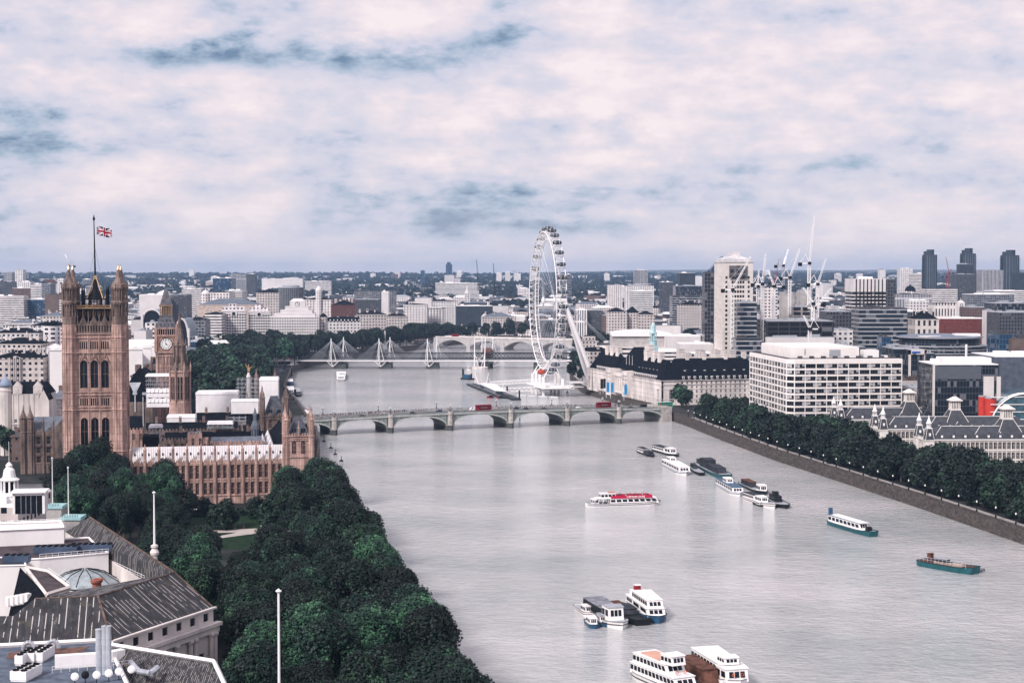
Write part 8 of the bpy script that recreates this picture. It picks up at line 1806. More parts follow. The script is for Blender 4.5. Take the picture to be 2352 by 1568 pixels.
B = [
('white river cruise boat with crimson side banner and crowded top deck', 1347, 1163, 1516, 1158, 6.2, wh, 1.5, [(.30, .97, .9, 0, 2.3, wh, 8, None), (.07, .16, .7, 0, 2.0, wh, 2, None), (.18, .40, .62, 2.3, 2.3, wh, 4, None)], dict(stripe=hb, extras=f_cruise, bow=.16)),
('small white boat with dark canopy, left in the farthest moored pair', 1469, 1037, 1500, 1050, 5, hb, 1.0, [(.05, .5, .8, 0, 2.2, wh, 4, tarp), (.5, .9, .75, 0, 1.8, tarp, 3, tarp)], {}),
('black barge with long white cabin, right in the farthest moored pair', 1506, 1034, 1556, 1049, 7, hb, 1.2, [(.02, .55, .75, 0, 2.4, wh, 7, tarp), (.6, .82, .7, 0, 3.0, wh, 2, wh)], {}),
('wide white passenger boat with a band of front windows, moored behind the cruise boat', 1533, 1069, 1576, 1092, 8.2, wh, 1.6, [(.05, .93, .92, 0, 2.5, wh, 7, wh), (.14, .32, .5, 2.5, 1.9, wh, 2, wh)], dict(stripe=hbl)),
('small low black workboat squeezed between white boat and barge', 1588, 1074, 1612, 1092, 5, hb, 1.3, [(.1, .4, .5, 0, 1.8, tarp, 0, tarp)], dict(square=True)),
('big dark grey barge with black stacked cargo, second mooring', 1609, 1070, 1668, 1100, 9.5, htl, 1.9, [(.2, .45, .7, 0, 4.2, tarp, 0, tarp), (.5, .85, .65, 0, 2.6, tarp, 0, tarp), (.0, .1, .5, 0, 2.4, tarp, 2, tarp)], dict(square=True)),
('white boat with blue deck and open stern terrace, third mooring', 1656, 1114, 1699, 1140, 7.4, wh, 1.5, [(.05, .92, .9, 0, 2.4, wh, 8, hbl), (.3, .5, .55, 2.4, 2.0, wh, 3, wh)], dict(stripe=hbl)),
('dark cluttered workboat with small white wheelhouse behind the blue decked boat', 1706, 1112, 1758, 1136, 7, hb, 1.3, [(.1, .5, .6, 0, 2.2, tarp, 0, rust), (.78, .93, .6, 0, 3.0, wh, 2, wh)], {}),
('long white boat with brown deck, red waterline, third mooring front', 1716, 1146, 1779, 1168, 6.2, wh, 1.5, [(.02, .42, .8, 0, 2.2, wh, 9, tarp), (.45, .66, .65, 0, 2.4, wh, 3, wh)], dict(stripe=rust)),
('black tug with dark wheelhouse at the right end of the third mooring', 1770, 1148, 1806, 1168, 6.5, hb, 1.4, [(.15, .55, .6, 0, 2.4, hb, 3, hb), (.25, .4, .4, 2.4, 1.5, hb, 2, hb)], {}),
('tiny black launch with white cuddy beside the long white boat', 1733, 1157, 1754, 1164, 2.6, hb, .7, [(.35, .75, .7, 0, 1.3, wh, 3, wh)], {}),
('teal houseboat like barge with white cabin and blue fascia, alone right of centre', 1911, 1203, 2006, 1232, 6.6, htl, 1.7, [(.03, .8, .78, 0, 2.7, wh, 8, pmat('blue fascia', (.03, .10, .20), .5, .1))], dict(extras=lambda o, L, h, fb: ((lambda m: (m.box(L * .03, L * .8, -h * .7, h * .7, fb + 2.72, fb + 2.8), m.build('roof_top', wh, o)))(MB()), (lambda m: (m.box(L * .03, L * .07, -h * .7, -h * .3, fb + 2.5, fb + 5.6), m.build('funnel_sign', hbl, o)))(MB()), (lambda m: (m.box(L * .86, L * .92, -h * .3, h * .3, fb - .2, fb + 1.8), m.build('black_box', hb, o)))(MB())), square=True)),
('rusty open dredging barge with railings and planks, nearest the right edge', 2117, 1296, 2240, 1318, 8.0, htl, 2.0, [(.32, .52, .35, 0, 1.7, tarp, 2, greyp), (.14, .2, .3, 0, 2.8, rust, 0, rust)], dict(square=True, deckm=rust, extras=lambda o, L, h, fb: ((lambda m: ([m.tube((L * t, s * h * .8, fb), (L * t, s * h * .8, fb + 1.7), .09, .09, 4) for t in [i / 14 for i in range(1, 14)] for s in (-1, 1)], [m.tube((L * .07, s * h * .8, fb + q), (L * .93, s * h * .8, fb + q), .07, .07, 4) for s in (-1, 1) for q in (.8, 1.7)], m.build('railings', steel, o)))(MB()), (lambda m: (m.box(L * .3, L * .62, -h * .55, -h * .1, fb - .2, fb + .5), m.box(L * .6, L * .8, -h * .5, h * .1, fb - .2, fb + .7), m.build('planks', pmat('sawn timber', (.45, .34, .28), .9, .3, .6), o)))(MB())))),
('small grey dinghy tied behind the rusty barge', 2226, 1311, 2262, 1312, 2.6, pmat('grey gunwale', (.3, .3, .32)), .7, [], {}),
('white motor launch left of the barge in the lower mooring', 1329, 1396, 1360, 1418, 4.2, wh, 1.2, [(.5, .8, .7, 0, 1.8, wh, 3, wh)], dict(stripe=rust)),
('long barge with grey sheeted roof and white wheelhouse, lower mooring', 1362, 1400, 1430, 1446, 7.5, wh, 1.7, [(0, .62, .9, 0, 2.6, hb, 0, pmat('weathered sheet roof', (.22, .23, .27), .6, .35, .4)), (.62, .8, .8, 0, 3.9, wh, 2, greyp)], dict(stripe=hb)),
('black open coal barge in the lower mooring, between wheelhouse barge and ferry', 1404, 1394, 1478, 1436, 8.0, hb, 1.5, [(.05, .3, .5, 0, 1.0, rust, 0, rust), (.3, .62, .75, 0, 1.4, tarp, 0, tarp)], dict(square=True, deckm=hb)),
('white ferry with rounded front windows, right in the lower mooring', 1462, 1390, 1514, 1432, 7.8, hbl, 1.8, [(.0, .9, .92, 0, 2.2, wh, 3, wh), (.22, .86, .8, 2.2, 2.3, wh, 7, wh), (.0, .12, .6, 2.2, 1.4, wh, 0, wh), (.02, .07, .3, 3.6, 1.6, redp, 0, wh)], {}),
('tiny blue hulled launch with orange ring at the lower mooring, left one', 1352, 1428, 1368, 1444, 3.6, hbl, 1.0, [(.25, .75, .75, 0, 1.7, wh, 2, wh)], {}),
('tiny blue hulled launch hugging the barge side at the lower mooring', 1378, 1424, 1391, 1440, 3.4, hbl, 1.0, [(.1, .6, .75, 0, 1.7, wh, 2, greyp)], {}),
('white two deck party boat with peach awning at the picture bottom', 1474, 1552, 1588, 1602, 8.4, wh, 2.0, [(.02, .92, .92, 0, 2.6, wh, 12, wh), (.05, .72, .84, 2.6, 2.5, wh, 9, wh), (.56, .76, .6, 5.1, 2.2, wh, 3, wh)], dict(stripe=hb, extras=lambda o, L, h, fb: ((lambda m: (m.box(L * .14, L * .52, -h * .55, h * .55, fb + 5.12, fb + 5.4), m.build('awning', pmat('peach awning', (.62, .36, .28), .7, .1), o)))(MB()), buoy_rings(o, L * .8, (-1.2, 1.2), fb + 3.4)))),
('brown container like barge between the two white boats at the bottom', 1574, 1544, 1648, 1588, 6.0, hb, 1.4, [(.0, .85, .9, 0, 3.4, rust, 0, rust)], dict(square=True)),
('white boat with long window band at the bottom, right of the brown barge', 1618, 1532, 1700, 1588, 8.4, wh, 2.2, [(.0, .8, .92, 0, 3.6, wh, 9, wh), (.7, .93, .9, 0, 3.2, wh, 2, wh), (.62, .78, .6, 3.6, 1.6, wh, 3, wh)], dict(extras=lambda o, L, h, fb: buoy_rings(o, L * .94, (-1.2, 1.2), fb + 1.8))),
('white catamaran ferry heading downstream between the two bridges', 784, 861, 783, 876, 11.0, wh, 1.5, [(.05, .85, .9, 0, 2.6, wh, 7, wh), (.4, .6, .5, 2.6, 1.7, wh, 3, wh)], dict(square=True, stripe=hb)),
('dark blue tug with tall black post beside the wheel pier', 1062, 870, 1086, 872, 7, hb, 1.2, [(.2, .75, .6, 0, 3.6, hbl, 0, hbl), (.05, .1, .3, 0, 9, hb, 0, hb), (.85, .9, .2, 0, 5, hb, 0, hb)], dict(square=True)),
("little white boat just before the V shaped pylons", 1074, 848.5, 1082, 849, 4, wh, .9, [(.3, .75, .7, 0, 1.8, wh, 2, wh)], {}),
('white three masted restaurant ship moored at the west end of the rail bridge', 662, 851, 690, 846, 8.5, wh, 3.2, [(.1, .85, .7, 0, 2.6, wh, 9, wh), (.3, .6, .5, 2.6, 2.4, wh, 3, wh)], dict(extras=lambda o, L, h, fb: [(lambda m: (m.tube((x, 0, fb), (x, 0, fb + 15), .2, .1, 5), m.build('mast', wh, o)))(MB()) for x in (L * .4, L * .75)])),
('long white hotel ship behind the rail bridge by the trees', 888, 806, 960, 800, 12, wh, 3.0, [(.05, .9, .9, 0, 3, wh, 14, wh), (.2, .7, .7, 3, 2.6, wh, 8, wh)], {}),
('white paddle steamer with two decks moored past the long hotel ship', 950, 797, 992, 793, 12, wh, 3.4, [(.05, .92, .9, 0, 3, wh, 10, wh), (.1, .8, .85, 3, 3, wh, 9, wh)], {}),
('dark passenger boat in the shade beside the palace, first of the pier row', 663, 880, 667, 888, 8, hbl, 2, [(.05, .85, .9, 0, 2.6, hbl, 5, wh)], {}),
('white and black pier boat below the passenger boat', 665, 896, 668, 907, 8, wh, 1.6, [(.05, .9, .9, 0, 2.4, wh, 5, wh)], dict(stripe=hb)),
('rounded black hulled boat right of the white and black pier boat', 681, 898, 686, 911, 6.5, hb, 1.6, [(.1, .8, .8, 0, 1.8, tarp, 4, greyp)], {}),
('white tour boat with red roof stripe before the road bridge, palace side', 690, 945, 706, 955, 6, wh, 1.5, [(.1, .85, .8, 0, 2.2, wh, 5, redp)], {}),
('grey tour boat with blue canopy before the road bridge, palace side', 672, 930, 688, 938, 6, htl, 1.5, [(.1, .9, .85, 0, 2.3, hbl, 5, hbl)], {}),
('red inflatable rescue boat, left one at the lifeboat pier', 1121, 914, 1133, 913, 4.2, redp, 1.2, [(.3, .7, .5, 0, 1.4, hb, 2, greyp)], {}),
('red inflatable rescue boat, right one at the lifeboat pier', 1143, 914, 1156, 913, 4.2, redp, 1.2, [(.3, .7, .5, 0, 1.4, hb, 2, greyp)], {}),
('flat grey launch moored beyond the V shaped pylons', 1110, 808, 1140, 806, 8, greyp, 1.6, [(.2, .8, .7, 0, 2.2, wh, 4, wh)], {}),
]
for lb, a, b_, c, d_, bm, hm_, fb, dk_, kw in B:
 boat(lb, a, b_, c, d_, bm, hm_, fb, dk_, **kw)
# buoys, white marker posts
bm_ = MB(); bm_.lathe([(.9, -.3), (1.3, .2), (.9, .7), (.25, .9), (.12, 2.4)], 0, 0, 10); bmm = bm_.mesh('float', black); tp = MB(); tp.lathe([(.05, 2.4), (.4, 2.7), (.05, 3.1)], 0, 0, 6); tpm = tp.mesh('topmark', black)
for lb, x, y in [('small black mooring buoy nearest the palace tower', 744, 1014), ('second black buoy in the line off the garden', 760, 1029), ('third black buoy in the line off the garden', 770, 1044), ('lowest of the four black buoys off the garden', 784, 1059), ('single black buoy beside the lower garden trees', 867, 1199), ('buoy between wheel pier and promenade', 1303, 901)]:
 o = thing('buoy', lb, 'buoy', G(x, y), 0, 'mooring buoys'); inst('float', bmm, o); inst('topmark', tpm, o)
for i, (x, y) in enumerate([(1043, 981), (1194, 974), (1303, 970)]): p = G(x, y); mb = MB(); mb.lathe([(.3, -1), (.3, 7.5), (.45, 7.6), (.4, 8.3), (.1, 8.7)], 0, 0, 8); tag(mb.build('marker_post', wh, None, p), 'thin white post in the water right of bridge pier %d from the palace' % (i + 3), 'post', 'white posts by the bridge')
# wheel pier
p0, p1 = G(1084, 884), G(1160, 915); o = thing('floating_pier', 'floating pier with sail shaped white canopy and leaning masts beside the wheel', 'pier', p0, math.atan2(p1.y - p0.y, p1.x - p0.x)); L = (p1 - p0).length; mb = MB(); mb.box(0, L, -5, 5, -.5, 1.5); mb.build('pontoon', hb, o); mb = MB(); mb.add([(L * .3, -5, 4.5), (L * .5, -6, 6.5), (L * .85, -4, 4.8), (L * .9, 5, 4.5), (L * .5, 7, 7), (L * .25, 5, 5)], [[0, 1, 4, 5], [1, 2, 3, 4], [5, 4, 1, 0], [4, 3, 2, 1]]); mb.build('sail_canopy', wh, o); mb = MB()
for x, e in ((.32, -6), (.36, 6), (.75, -7), (.8, 6)): mb.tube((L * x, e * .3, 1.5), (L * x + (-4 if x < .5 else 6), e, 15), .3, .2, 5)
mb.build('masts', wh, o); mb = MB()
for x in range(1, int(L), 3): mb.tube((x, -4.8, 1.5), (x, -4.8, 2.7), .08, .08, 4)
mb.tube((0, -4.8, 2.7), (L, -4.8, 2.7), .07, .07, 4); mb.box(L * .45, L * .8, -2, 3, 1.5, 4.2); mb.build('railing', steel, o)
def truss(label, a, b, h):
 L = (b - a).length; d = b - a; o = thing('gangway', label, 'gangway', a, math.atan2(d.y, d.x)); mb = MB(); n = 16; dz = d.z
 for s in (-1.6, 1.6):
  P = lambda t, e: (math.hypot(d.x, d.y) * t, s, dz * t + e)
  for e in (0, h): mb.tube(P(0, e), P(1, e), .24, .24, 5)
  for i in range(n): mb.tube(P(i / n, 0), P((i + .5) / n, h), .17, .17, 4); mb.tube(P((i + .5) / n, h), P((i + 1) / n, 0), .17, .17, 4)
 mb.build('truss', wh, o); mb = MB(); X = math.hypot(d.x, d.y); mb.add([(0, -1.5, .1), (X, -1.5, dz + .1), (X, 1.5, dz + .1), (0, 1.5, .1)], [[0, 1, 2, 3], [3, 2, 1, 0]]); mb.build('walkway', greyp, o)
a = G(1144, 900, 2.5); b = G(1322, 888, 7); truss('nearer white truss gangway from pier to wheel platform', a, G(1320, 893, 6.5), 3.0); truss('farther white truss gangway from pier to wheel platform', G(1125, 884, 3), G(1245, 877, 7), 3.0)
p0, p1 = G(1153, 906), G(1186, 919); mb = MB(); o = thing('floating_pier', 'small lifeboat pontoon with two dark posts below the white gangway', 'pier', p0, math.atan2(p1.y - p0.y, p1.x - p0.x)); mb.box(0, (p1 - p0).length, -4, 4, -.5, 1.3); mb.build('pontoon', hb, o); mb = MB(); mb.box(4, 16, -2, 2, 1.3, 4); mb.build('hut', wh, o)
for x in (8, (p1 - p0).length - 2): mb = MB(); mb.tube((x, 3, -1), (x, 3, 8), .7, .7, 10); mb.build('pile', hb, o)
a, b = G(1188, 909), G(1285, 914); d = b - a; mb = MB()
for i in range(4): mb.tube(a + d * (i / 4) + Vector((0, 0, .4)), a + d * ((i + .93) / 4) + Vector((0, 0, .4)), .9, .9, 8)
tag(mb.build('floating_boom', pmat('pale boom', (.5, .5, .53))), 'long pale floating boom below the wheel', 'boom')
# west bank piers
for lb, a, b, w_ in (('dark roofed floating pier with white end, beside the palace river front', G(676, 918), G(712, 968), 7), ('dark landing stage with tall posts before the restaurant ship', G(650, 862), G(668, 864), 12)):
 o = thing('landing_stage', lb, 'pier', a, math.atan2(b.y - a.y, b.x - a.x)); L = (b - a).length; mb = MB(); mb.box(0, L, -w_, w_ * .2, -.5, 1.4); mb.build('pontoon', hb, o); mb = MB(); mb.hip(1, L * .75, -w_ * .8, 0, 4.5, 6.2, 2); mb.build('roof', lead, o); mb = MB(); mb.box(L * .76, L, -w_ * .9, w_ * .1, 4.2, 4.6); mb.build('white_canopy', sheet, o)
 mb = MB(); [mb.tube((x, y, 1.4), (x, y, 4.6), .15, .15, 4) for x in (1, L * .4, L * .75, L - .5) for y in (-w_ * .8, 0)]; mb.tube((0, 1, -1), (0, 1, 9), .6, .6, 8); mb.tube((L, 1, -1), (L, 1, 9), .6, .6, 8); mb.build('posts', black, o)
# lamps along the embankment wall
lm = MB(); lm.lathe([(.4, 0), (.35, .8), (.16, 1.2), (.11, 3.6), (.18, 3.8)], 0, 0, 8); lpm = lm.mesh('post', black); lg = MB(); lg.lathe([(.12, 0), (.36, .35), (.3, .7), (.05, 1.0)], 0, 0, 8); lgm = lg.mesh('globe', pmat('lamp globe', (.75, .74, .72), .3, .02)); y = 612.0; k = 0
while y < 1110: k += 1; o = thing('street_lamp', 'black dolphin lamp on the embankment wall, %s counting away from the right edge' % ordw[k - 1], 'street lamp', (bankx(RB, y) + .3, y, LAND + 1.2), 0, 'embankment wall lamps'); inst('post', lpm, o); inst('globe', lgm, o, (0, 0, 3.8)); y += 17
# banners on the promenade
for i, (x, y, m__) in enumerate([(1393, 1290, hbl), (1403, 1285, hbl), (1434, 1262, hbl), (1379, 1330, hb), (1386, 1335, hb)]):
 q = (xat(x, y), y, LAND); o = thing('banner_pole', ['tall blue banner before the crescent, left of a pair', 'tall blue banner before the crescent, right of a pair', 'single blue banner before the near wing of the hall', 'grey banner under the far wing, left', 'grey banner under the far wing, right'][i], 'banner', q); mb = MB(); mb.tube((0, 0, 0), (0, 0, 13), .14, .1, 6); mb.build('pole', wh, o); mb = MB(); mb.box(.2, 2.6, -.05, .05, 4.5, 12.6); mb.build('banner', m__ if m__ is not hbl else pmat('bright blue banner', (.03, .22, .45), .6, .3, .5), o)
# ---------------------------------------------------------------- foreground roofs
Q = lambda x, y, z: tuple(G(x, y, z))
def roof_mat():
 m_ = bpy.data.materials.new('ribbed old roof'); m_.use_nodes = True; t = NT(m_.node_tree); t.n.clear(); tc = t.add('ShaderNodeTexCoord').outputs['UV']; n = t.noise(t.add('ShaderNodeMapping', {0: tc, 3: (1, .25, 1)}).outputs[0], 1.1, 6, .65); n2 = t.noise(tc, .3, 4)
 u = t.m('FRACT', t.add('ShaderNodeSeparateXYZ', {0: tc}).outputs[0]); k = t.m('MULTIPLY', t.m('LESS_THAN', u, .13), t.m('GREATER_THAN', n, .5)); c = t.ramp(n, [(.35, (.012, .012, .016)), (.6, (.042, .041, .048)), (.74, (.16, .155, .165))]); c = t.mix(k, c, (.5, .47, .46)); c = t.mix(t.m('MULTIPLY', t.m('GREATER_THAN', n2, .6), .35), c, (.09, .085, .06))
 p = t.add('ShaderNodeBsdfPrincipled', {'Base Color': c, 'Roughness': .85}); t.add('ShaderNodeOutputMaterial', {0: p.outputs[0]}); return m_
rfm = roof_mat()
def slope(name, parent, pts, rib=1.35, m_=None):
 """a roof plane; pts[0]->pts[1] is the eave; ribs run up the slope"""
 pts = [Vector(p) for p in pts]; me = bpy.data.meshes.new(name); nn = (pts[1] - pts[0]).cross(pts[2] - pts[0]).normalized()
 if nn.z < 0: nn = -nn
 th = nn * -.35; n = len(pts); vs = pts + [p + th for p in pts]; me.from_pydata([tuple(v) for v in vs], [], [list(range(n)), list(range(2 * n - 1, n - 1, -1))] + [[i, n + i, n + (i + 1) % n, (i + 1) % n] for i in range(n)]); me.materials.append(m_ or rfm)
 e = (pts[1] - pts[0]).normalized(); f = nn.cross(e); uv = me.uv_layers.new(name='UVMap')
 for l in me.loops: d = me.vertices[l.vertex_index].co - pts[0]; uv.data[l.index].uv = (d.dot(e) / rib, d.dot(f) / rib)
 return inst(name, me, parent)
th = thing('roofed_office', 'big pale office with long ribbed dark slate roofs around a courtyard, bottom left', 'office', (0, 0, 0))
A, B_, C = Q(401, 1314, 37), Q(225, 1368, 37), Q(80, 1374, 37); D_, E, F_ = Q(490, 1395, 30), Q(257, 1472, 30), Q(-60, 1486, 30); R2 = Q(206, 1187, 37); I1, I2 = Q(332, 1333, 31), Q(150, 1221, 31)
dv = Vector(R2) - Vector(A); nv = Vector((dv.y, -dv.x, 0)).normalized(); O2 = tuple(Vector(R2) + nv * 10 - Vector((0, 0, 7)))
slope('roof', th, [E, D_, A, B_]); slope('roof', th, [F_, E, B_, C]); slope('roof', th, [D_, O2, R2, A]); slope('roof', th, [I2, I1, A, R2]); slope('roof', th, [Q(-60, 1484, 30), Q(2, 1482, 30), Q(52, 1413, 33), Q(-60, 1415, 33)]); slope('roof', th, [Q(107, 1368, 35), B_, A, I1])
mb = MB(); Z0 = LAND
wp = [(F_[0], F_[1]), (E[0], E[1]), (D_[0], D_[1]), (O2[0], O2[1]), (R2[0], R2[1]), (I2[0], I2[1]), (I1[0], I1[1]), Q(200, 1372, 36)[:2], Q(-60, 1400, 33)[:2]]
cx = sum(p[0] for p in wp) / len(wp)
e2, d2, f2 = Vector(E[:2]), Vector(D_[:2]), Vector(F_[:2]); ws = []; L = (d2 - e2).length; z1 = 29.8
cols = [L * t for t in (.08, .22, .36, .5, .64, .78, .92)]
facade(mb, ws, e2, d2, 26.9, z1, cols, [(27.4, 29.2)], 1.9, nx=5, nz=3, fm=pmat('dark frame', (.05, .05, .055)), bar=.06, dep=.35, wallm_=portland)
facade(mb, ws, e2, d2, Z0, 26.9, [L * t for t in (.09, .24, .38, .52, .66, .87)], [(15.5, 20.5), (8, 12)], 1.8, nx=4, nz=6, fm=pmat('dark frame', (.05, .05, .055)), bar=.06, dep=.4, wallm_=portland)
for a, b in ((f2, e2), (d2, Vector(O2[:2])), (Vector(O2[:2]), Vector(I2[:2]))): mb.wall(a, b, Z0, z1, [])
for a, b in ((Vector(I2[:2]), Vector(I1[:2])),): mb.wall(a, b, Z0, 31, [])
wl = mb.build('wall', portland, th); put_windows(th, ws)
mb = MB(); an = math.atan2((d2 - e2).y, (d2 - e2).x); mb.M = Matrix.Translation((e2.x, e2.y, 0)) @ Matrix.Rotation(an, 4, 'Z')
mb.box(-.3, L + 1.4, -1.5, -.004, 26.0, 26.8); mb.box(-.3, L + 1, -1.0, -.005, 24.6, 26.0); mb.box(-.3, L + .6, -.6, .2, 29.8, 30.2); mb.box(-.3, L + .8, -.8, -.006, 9, 13); cn = mb.build('cornice', portland, wl); 
for i, t_ in enumerate((.16, .31, .45, .59, .73, .78, .95, .99)):
 m2 = MB(); m2.M = mb.M; m2.lathe([(.75, 13), (.6, 13.8), (.52, 23.6), (.8, 24.2), (.8, 24.6)], L * t_, -.7, 10); m2.build('column', portland, wl)
mb = MB(); mb.tube(A, R2, .3, .3, 5); mb.tube(A, B_, .22, .22, 5); mb.tube(B_, C, .22, .22, 5); mb.tube(A, D_, .25, .25, 5); mb.tube(B_, E, .35, .35, 5); mb.build('ridge', pmat('ridge tile', (.12, .085, .075), .9, .4, .6), th)
mb = MB(); mb.tube(E, D_, .22, .22, 5); mb.tube(F_, E, .22, .22, 5); mb.build('gutter', whitep, th)
def blk(name, label, cat, pts, z0, z1, m_, top=None, parapet=.6, fn=None):
 p = [Q(x, y, z1)[:2] for x, y in pts]; c = Vector((sum(a for a, _ in p) / len(p), sum(b for _, b in p) / len(p))); o = thing(name, label, cat, (c.x, c.y, z0)); q = [(a - c.x, b - c.y) for a, b in p]
 ar = sum(q[i][0] * q[(i + 1) % len(q)][1] - q[(i + 1) % len(q)][0] * q[i][1] for i in range(len(q)))
 if ar < 0: q.reverse()
 mb = MB(); mb.prism(q, 0, z1 - z0)
 if parapet:
  for a, b in zip(q, q[1:] + q[:1]): mb.tube((*a, z1 - z0 + parapet * .4), (*b, z1 - z0 + parapet * .4), parapet * .45, parapet * .45, 4)
 mb.build('wall', m_, o); mb = MB(); s = [(a * .97, b * .97) for a, b in q]; mb.prism(s, z1 - z0, z1 - z0 + .05); mb.build('roof', top or greyp, o)
 if fn: fn(o, c, z0)
 return o
felt = pmat('brown felt roof', (.075, .06, .068), .9, .3, .3)
blk('plant_block', 'white walled courtyard block with dark flat roof inside the ribbed roof ring', 'building', [(91, 1285), (249, 1271), (226, 1258), (205, 1236), (-30, 1250), (-30, 1290)], 12, 33, white, felt)
blk('plant_block', 'white walled block at the left edge below the chillers', 'building', [(-40, 1302), (60, 1300), (52, 1280), (-40, 1284)], 10, 33.5, white, felt)
blk('plant_block', 'white rooftop plant house with rails, rear left of the ribbed roofs', 'building', [(-30, 1222), (147, 1214), (140, 1200), (-30, 1206)], 28, 37, white, whitep, 1.0)
blk('roof_terrace', 'brown roof terrace with white walkway rails beside the mansard dormers', 'terrace', [(107, 1368), (160, 1352), (112, 1316), (60, 1306)], 14, 34, portland, felt, 1.0)
o = thing('mansard_side', 'steep black mansard slope with five white dormer windows, left bottom', 'roof', (0, 0, 0)); slope('roof', o, [Q(18, 1420, 26), Q(80, 1376, 28), Q(107, 1368, 34), Q(46, 1302, 34)], 1, pmat('dark slate', (.016, .019, .027)))
for i in range(5): p = Vector(Q(22, 1392, 28.5)).lerp(Vector(Q(66, 1384, 30.0)), i / 4); mb = MB(); mb.box(-.5, .5, -.4, 1.2, 0, 2.2); mb.build('dormer', wh, o, p, R(40))
# glass skylight, pots, chillers
p = Vector(Q(195, 1338, 27)); o = thing('glass_skylight', 'low faceted glass dome in the courtyard of the ribbed roofs', 'skylight', p); mb = MB(); mb.lathe([(8.5, 0), (8.2, .5), (5, 2.6), (1, 3.6)], 0, 0, 12); mb.build('glass_dome', pmat('pale roof glass', (.30, .34, .37), .15, .25, .4), o); mb = MB()
for i in range(12): a = i * math.pi / 6; mb.path([(8.3 * math.cos(a), 8.3 * math.sin(a), .5), (5 * math.cos(a), 5 * math.sin(a), 2.7), (math.cos(a), math.sin(a), 3.7)], .1, 4)
mb.build('glazing_ribs', black, o)
tag(gpoly('courtyard_floor', [(100, 1372), (330, 1345), (245, 1282), (90, 1300)], 26.5, whitep), kind='structure')
for i, (x, y) in enumerate(((219, 1352), (226, 1349))): mb = MB(); mb.lathe([(.7, 0), (.7, 1.1), (1.1, 1.6), (1.1, 2.1), (.8, 2.1)], 0, 0, 12); tag(mb.build('chimney_pot', pmat('terracotta', (.34, .12, .08), .8, .2), None, Q(x, y, 34)), ['left terracotta pot beside the glass dome', 'right terracotta pot beside the glass dome'][i], 'chimney pot')
fanm = MB(); fanm.lathe([(.62, 0), (.62, .22), (.5, .22), (.5, .05)], 0, 0, 10); fmesh = fanm.mesh('fan', black)
def chiller(label, px, py, z, ang, nx, ny, m_, w_=1.6):
 o = thing('chiller', label, 'air conditioner', Q(px, py, z), ang); mb = MB(); mb.box(0, nx * w_, 0, ny * w_, .3, 1.9); mb.box(.1, nx * w_ - .1, .1, ny * w_ - .1, 0, .3); b = mb.build('casing', m_, o)
 for i in range(nx):
  for j in range(ny): inst('fan', fmesh, b, ((i + .5) * w_, (j + .5) * w_, 1.9))
cbl = pmat('slate blue casing', (.06, .085, .14), .5, .2)
chiller('left bank of slate blue fans on the dark flat roof', 76, 1273, 33.1, R(3), 7, 2, cbl); chiller('right bank of slate blue fans on the dark flat roof', 158, 1268, 33.1, R(3), 7, 2, cbl); chiller('small slate blue fan unit at the left edge', 5, 1294, 33.6, R(3), 4, 2, cbl)
# nearest building with pipes, flues and dishes
blk('service_roof', 'nearest white roof full of plant at the bottom left corner', 'building', [(-60, 1489), (222, 1474), (250, 1484), (300, 1590), (-60, 1600)], 8, 31, white, pmat('blue grey deck', (.10, .125, .17), .7, .3, .4), 1.0)
o = thing('slate_roof_wing', 'mossy slate roof with white stone coping behind the satellite dishes', 'roof', (0, 0, 0)); slope('roof', o, [Q(240, 1640, 24), Q(560, 1640, 26), Q(492, 1518, 33), Q(257, 1480, 33)], .4); mb = MB(); mb.tube(Q(257, 1480, 33.2), Q(492, 1518, 33.2), .45, .45, 4); mb.tube(Q(492, 1518, 33.2), Q(530, 1600, 31), .45, .45, 4); mb.build('coping', wh, o)
for i, (x, z, y) in enumerate(((227, 39.6, 1560), (241, 40.2, 1560), (250, 40.2, 1558))): q = Q(x, 1548, 31); mb = MB(); mb.lathe([(.55, 0), (.55, z - 31)], 0, 0, 14); [mb.lathe([(.6, k), (.6, k + .15)], 0, 0, 14) for k in (1.5, 3.2, 5, 6.8, z - 31.2)]; tag(mb.build('steel_flue', pmat('white steel', (.62, .66, .72), .3, .1, .8, metal=.4), None, q), ['left single', 'middle', 'right'][i] + ' tall ringed steel flue above the dishes', 'flue')
for i, (x, y) in enumerate(((172, 1562), (196, 1558), (222, 1558), (250, 1554), (273, 1550), (302, 1545))):
 o = thing('satellite_dish', '%s satellite dish from the left in the row at the picture bottom%s' % (ordw[i], ', black' if i == 1 else ''), 'satellite dish', Q(x, y + 12, 31)); mb = MB(); mb.tube((0, 0, 0), (0, 0, 1.3), .08, .08, 6); mb.build('stand', black, o); mb = MB(); mb.M = Matrix.Translation((0, 0, 1.7)) @ Matrix.Rotation(R(75), 4, 'X') @ Matrix.Rotation(R(10), 4, 'Y'); mb.lathe([(.05, .12), (.45, .06), (.72, -.08), (.72, -.02), (.45, .12), (.05, .18)], 0, 0, 18); mb.build('dish', wh if i != 1 else black, o)
chiller('white fan unit lowest of the four by the flues', 60, 1566, 31.1, R(80), 4, 2, wh); chiller('white fan unit, left of the upper three', 52, 1528, 31.1, R(85), 4, 1, wh); chiller('white fan unit, middle of the upper three', 78, 1522, 31.1, R(85), 4, 1, wh); chiller('white fan unit, right of the upper three', 98, 1521, 31.1, R(85), 4, 1, wh)
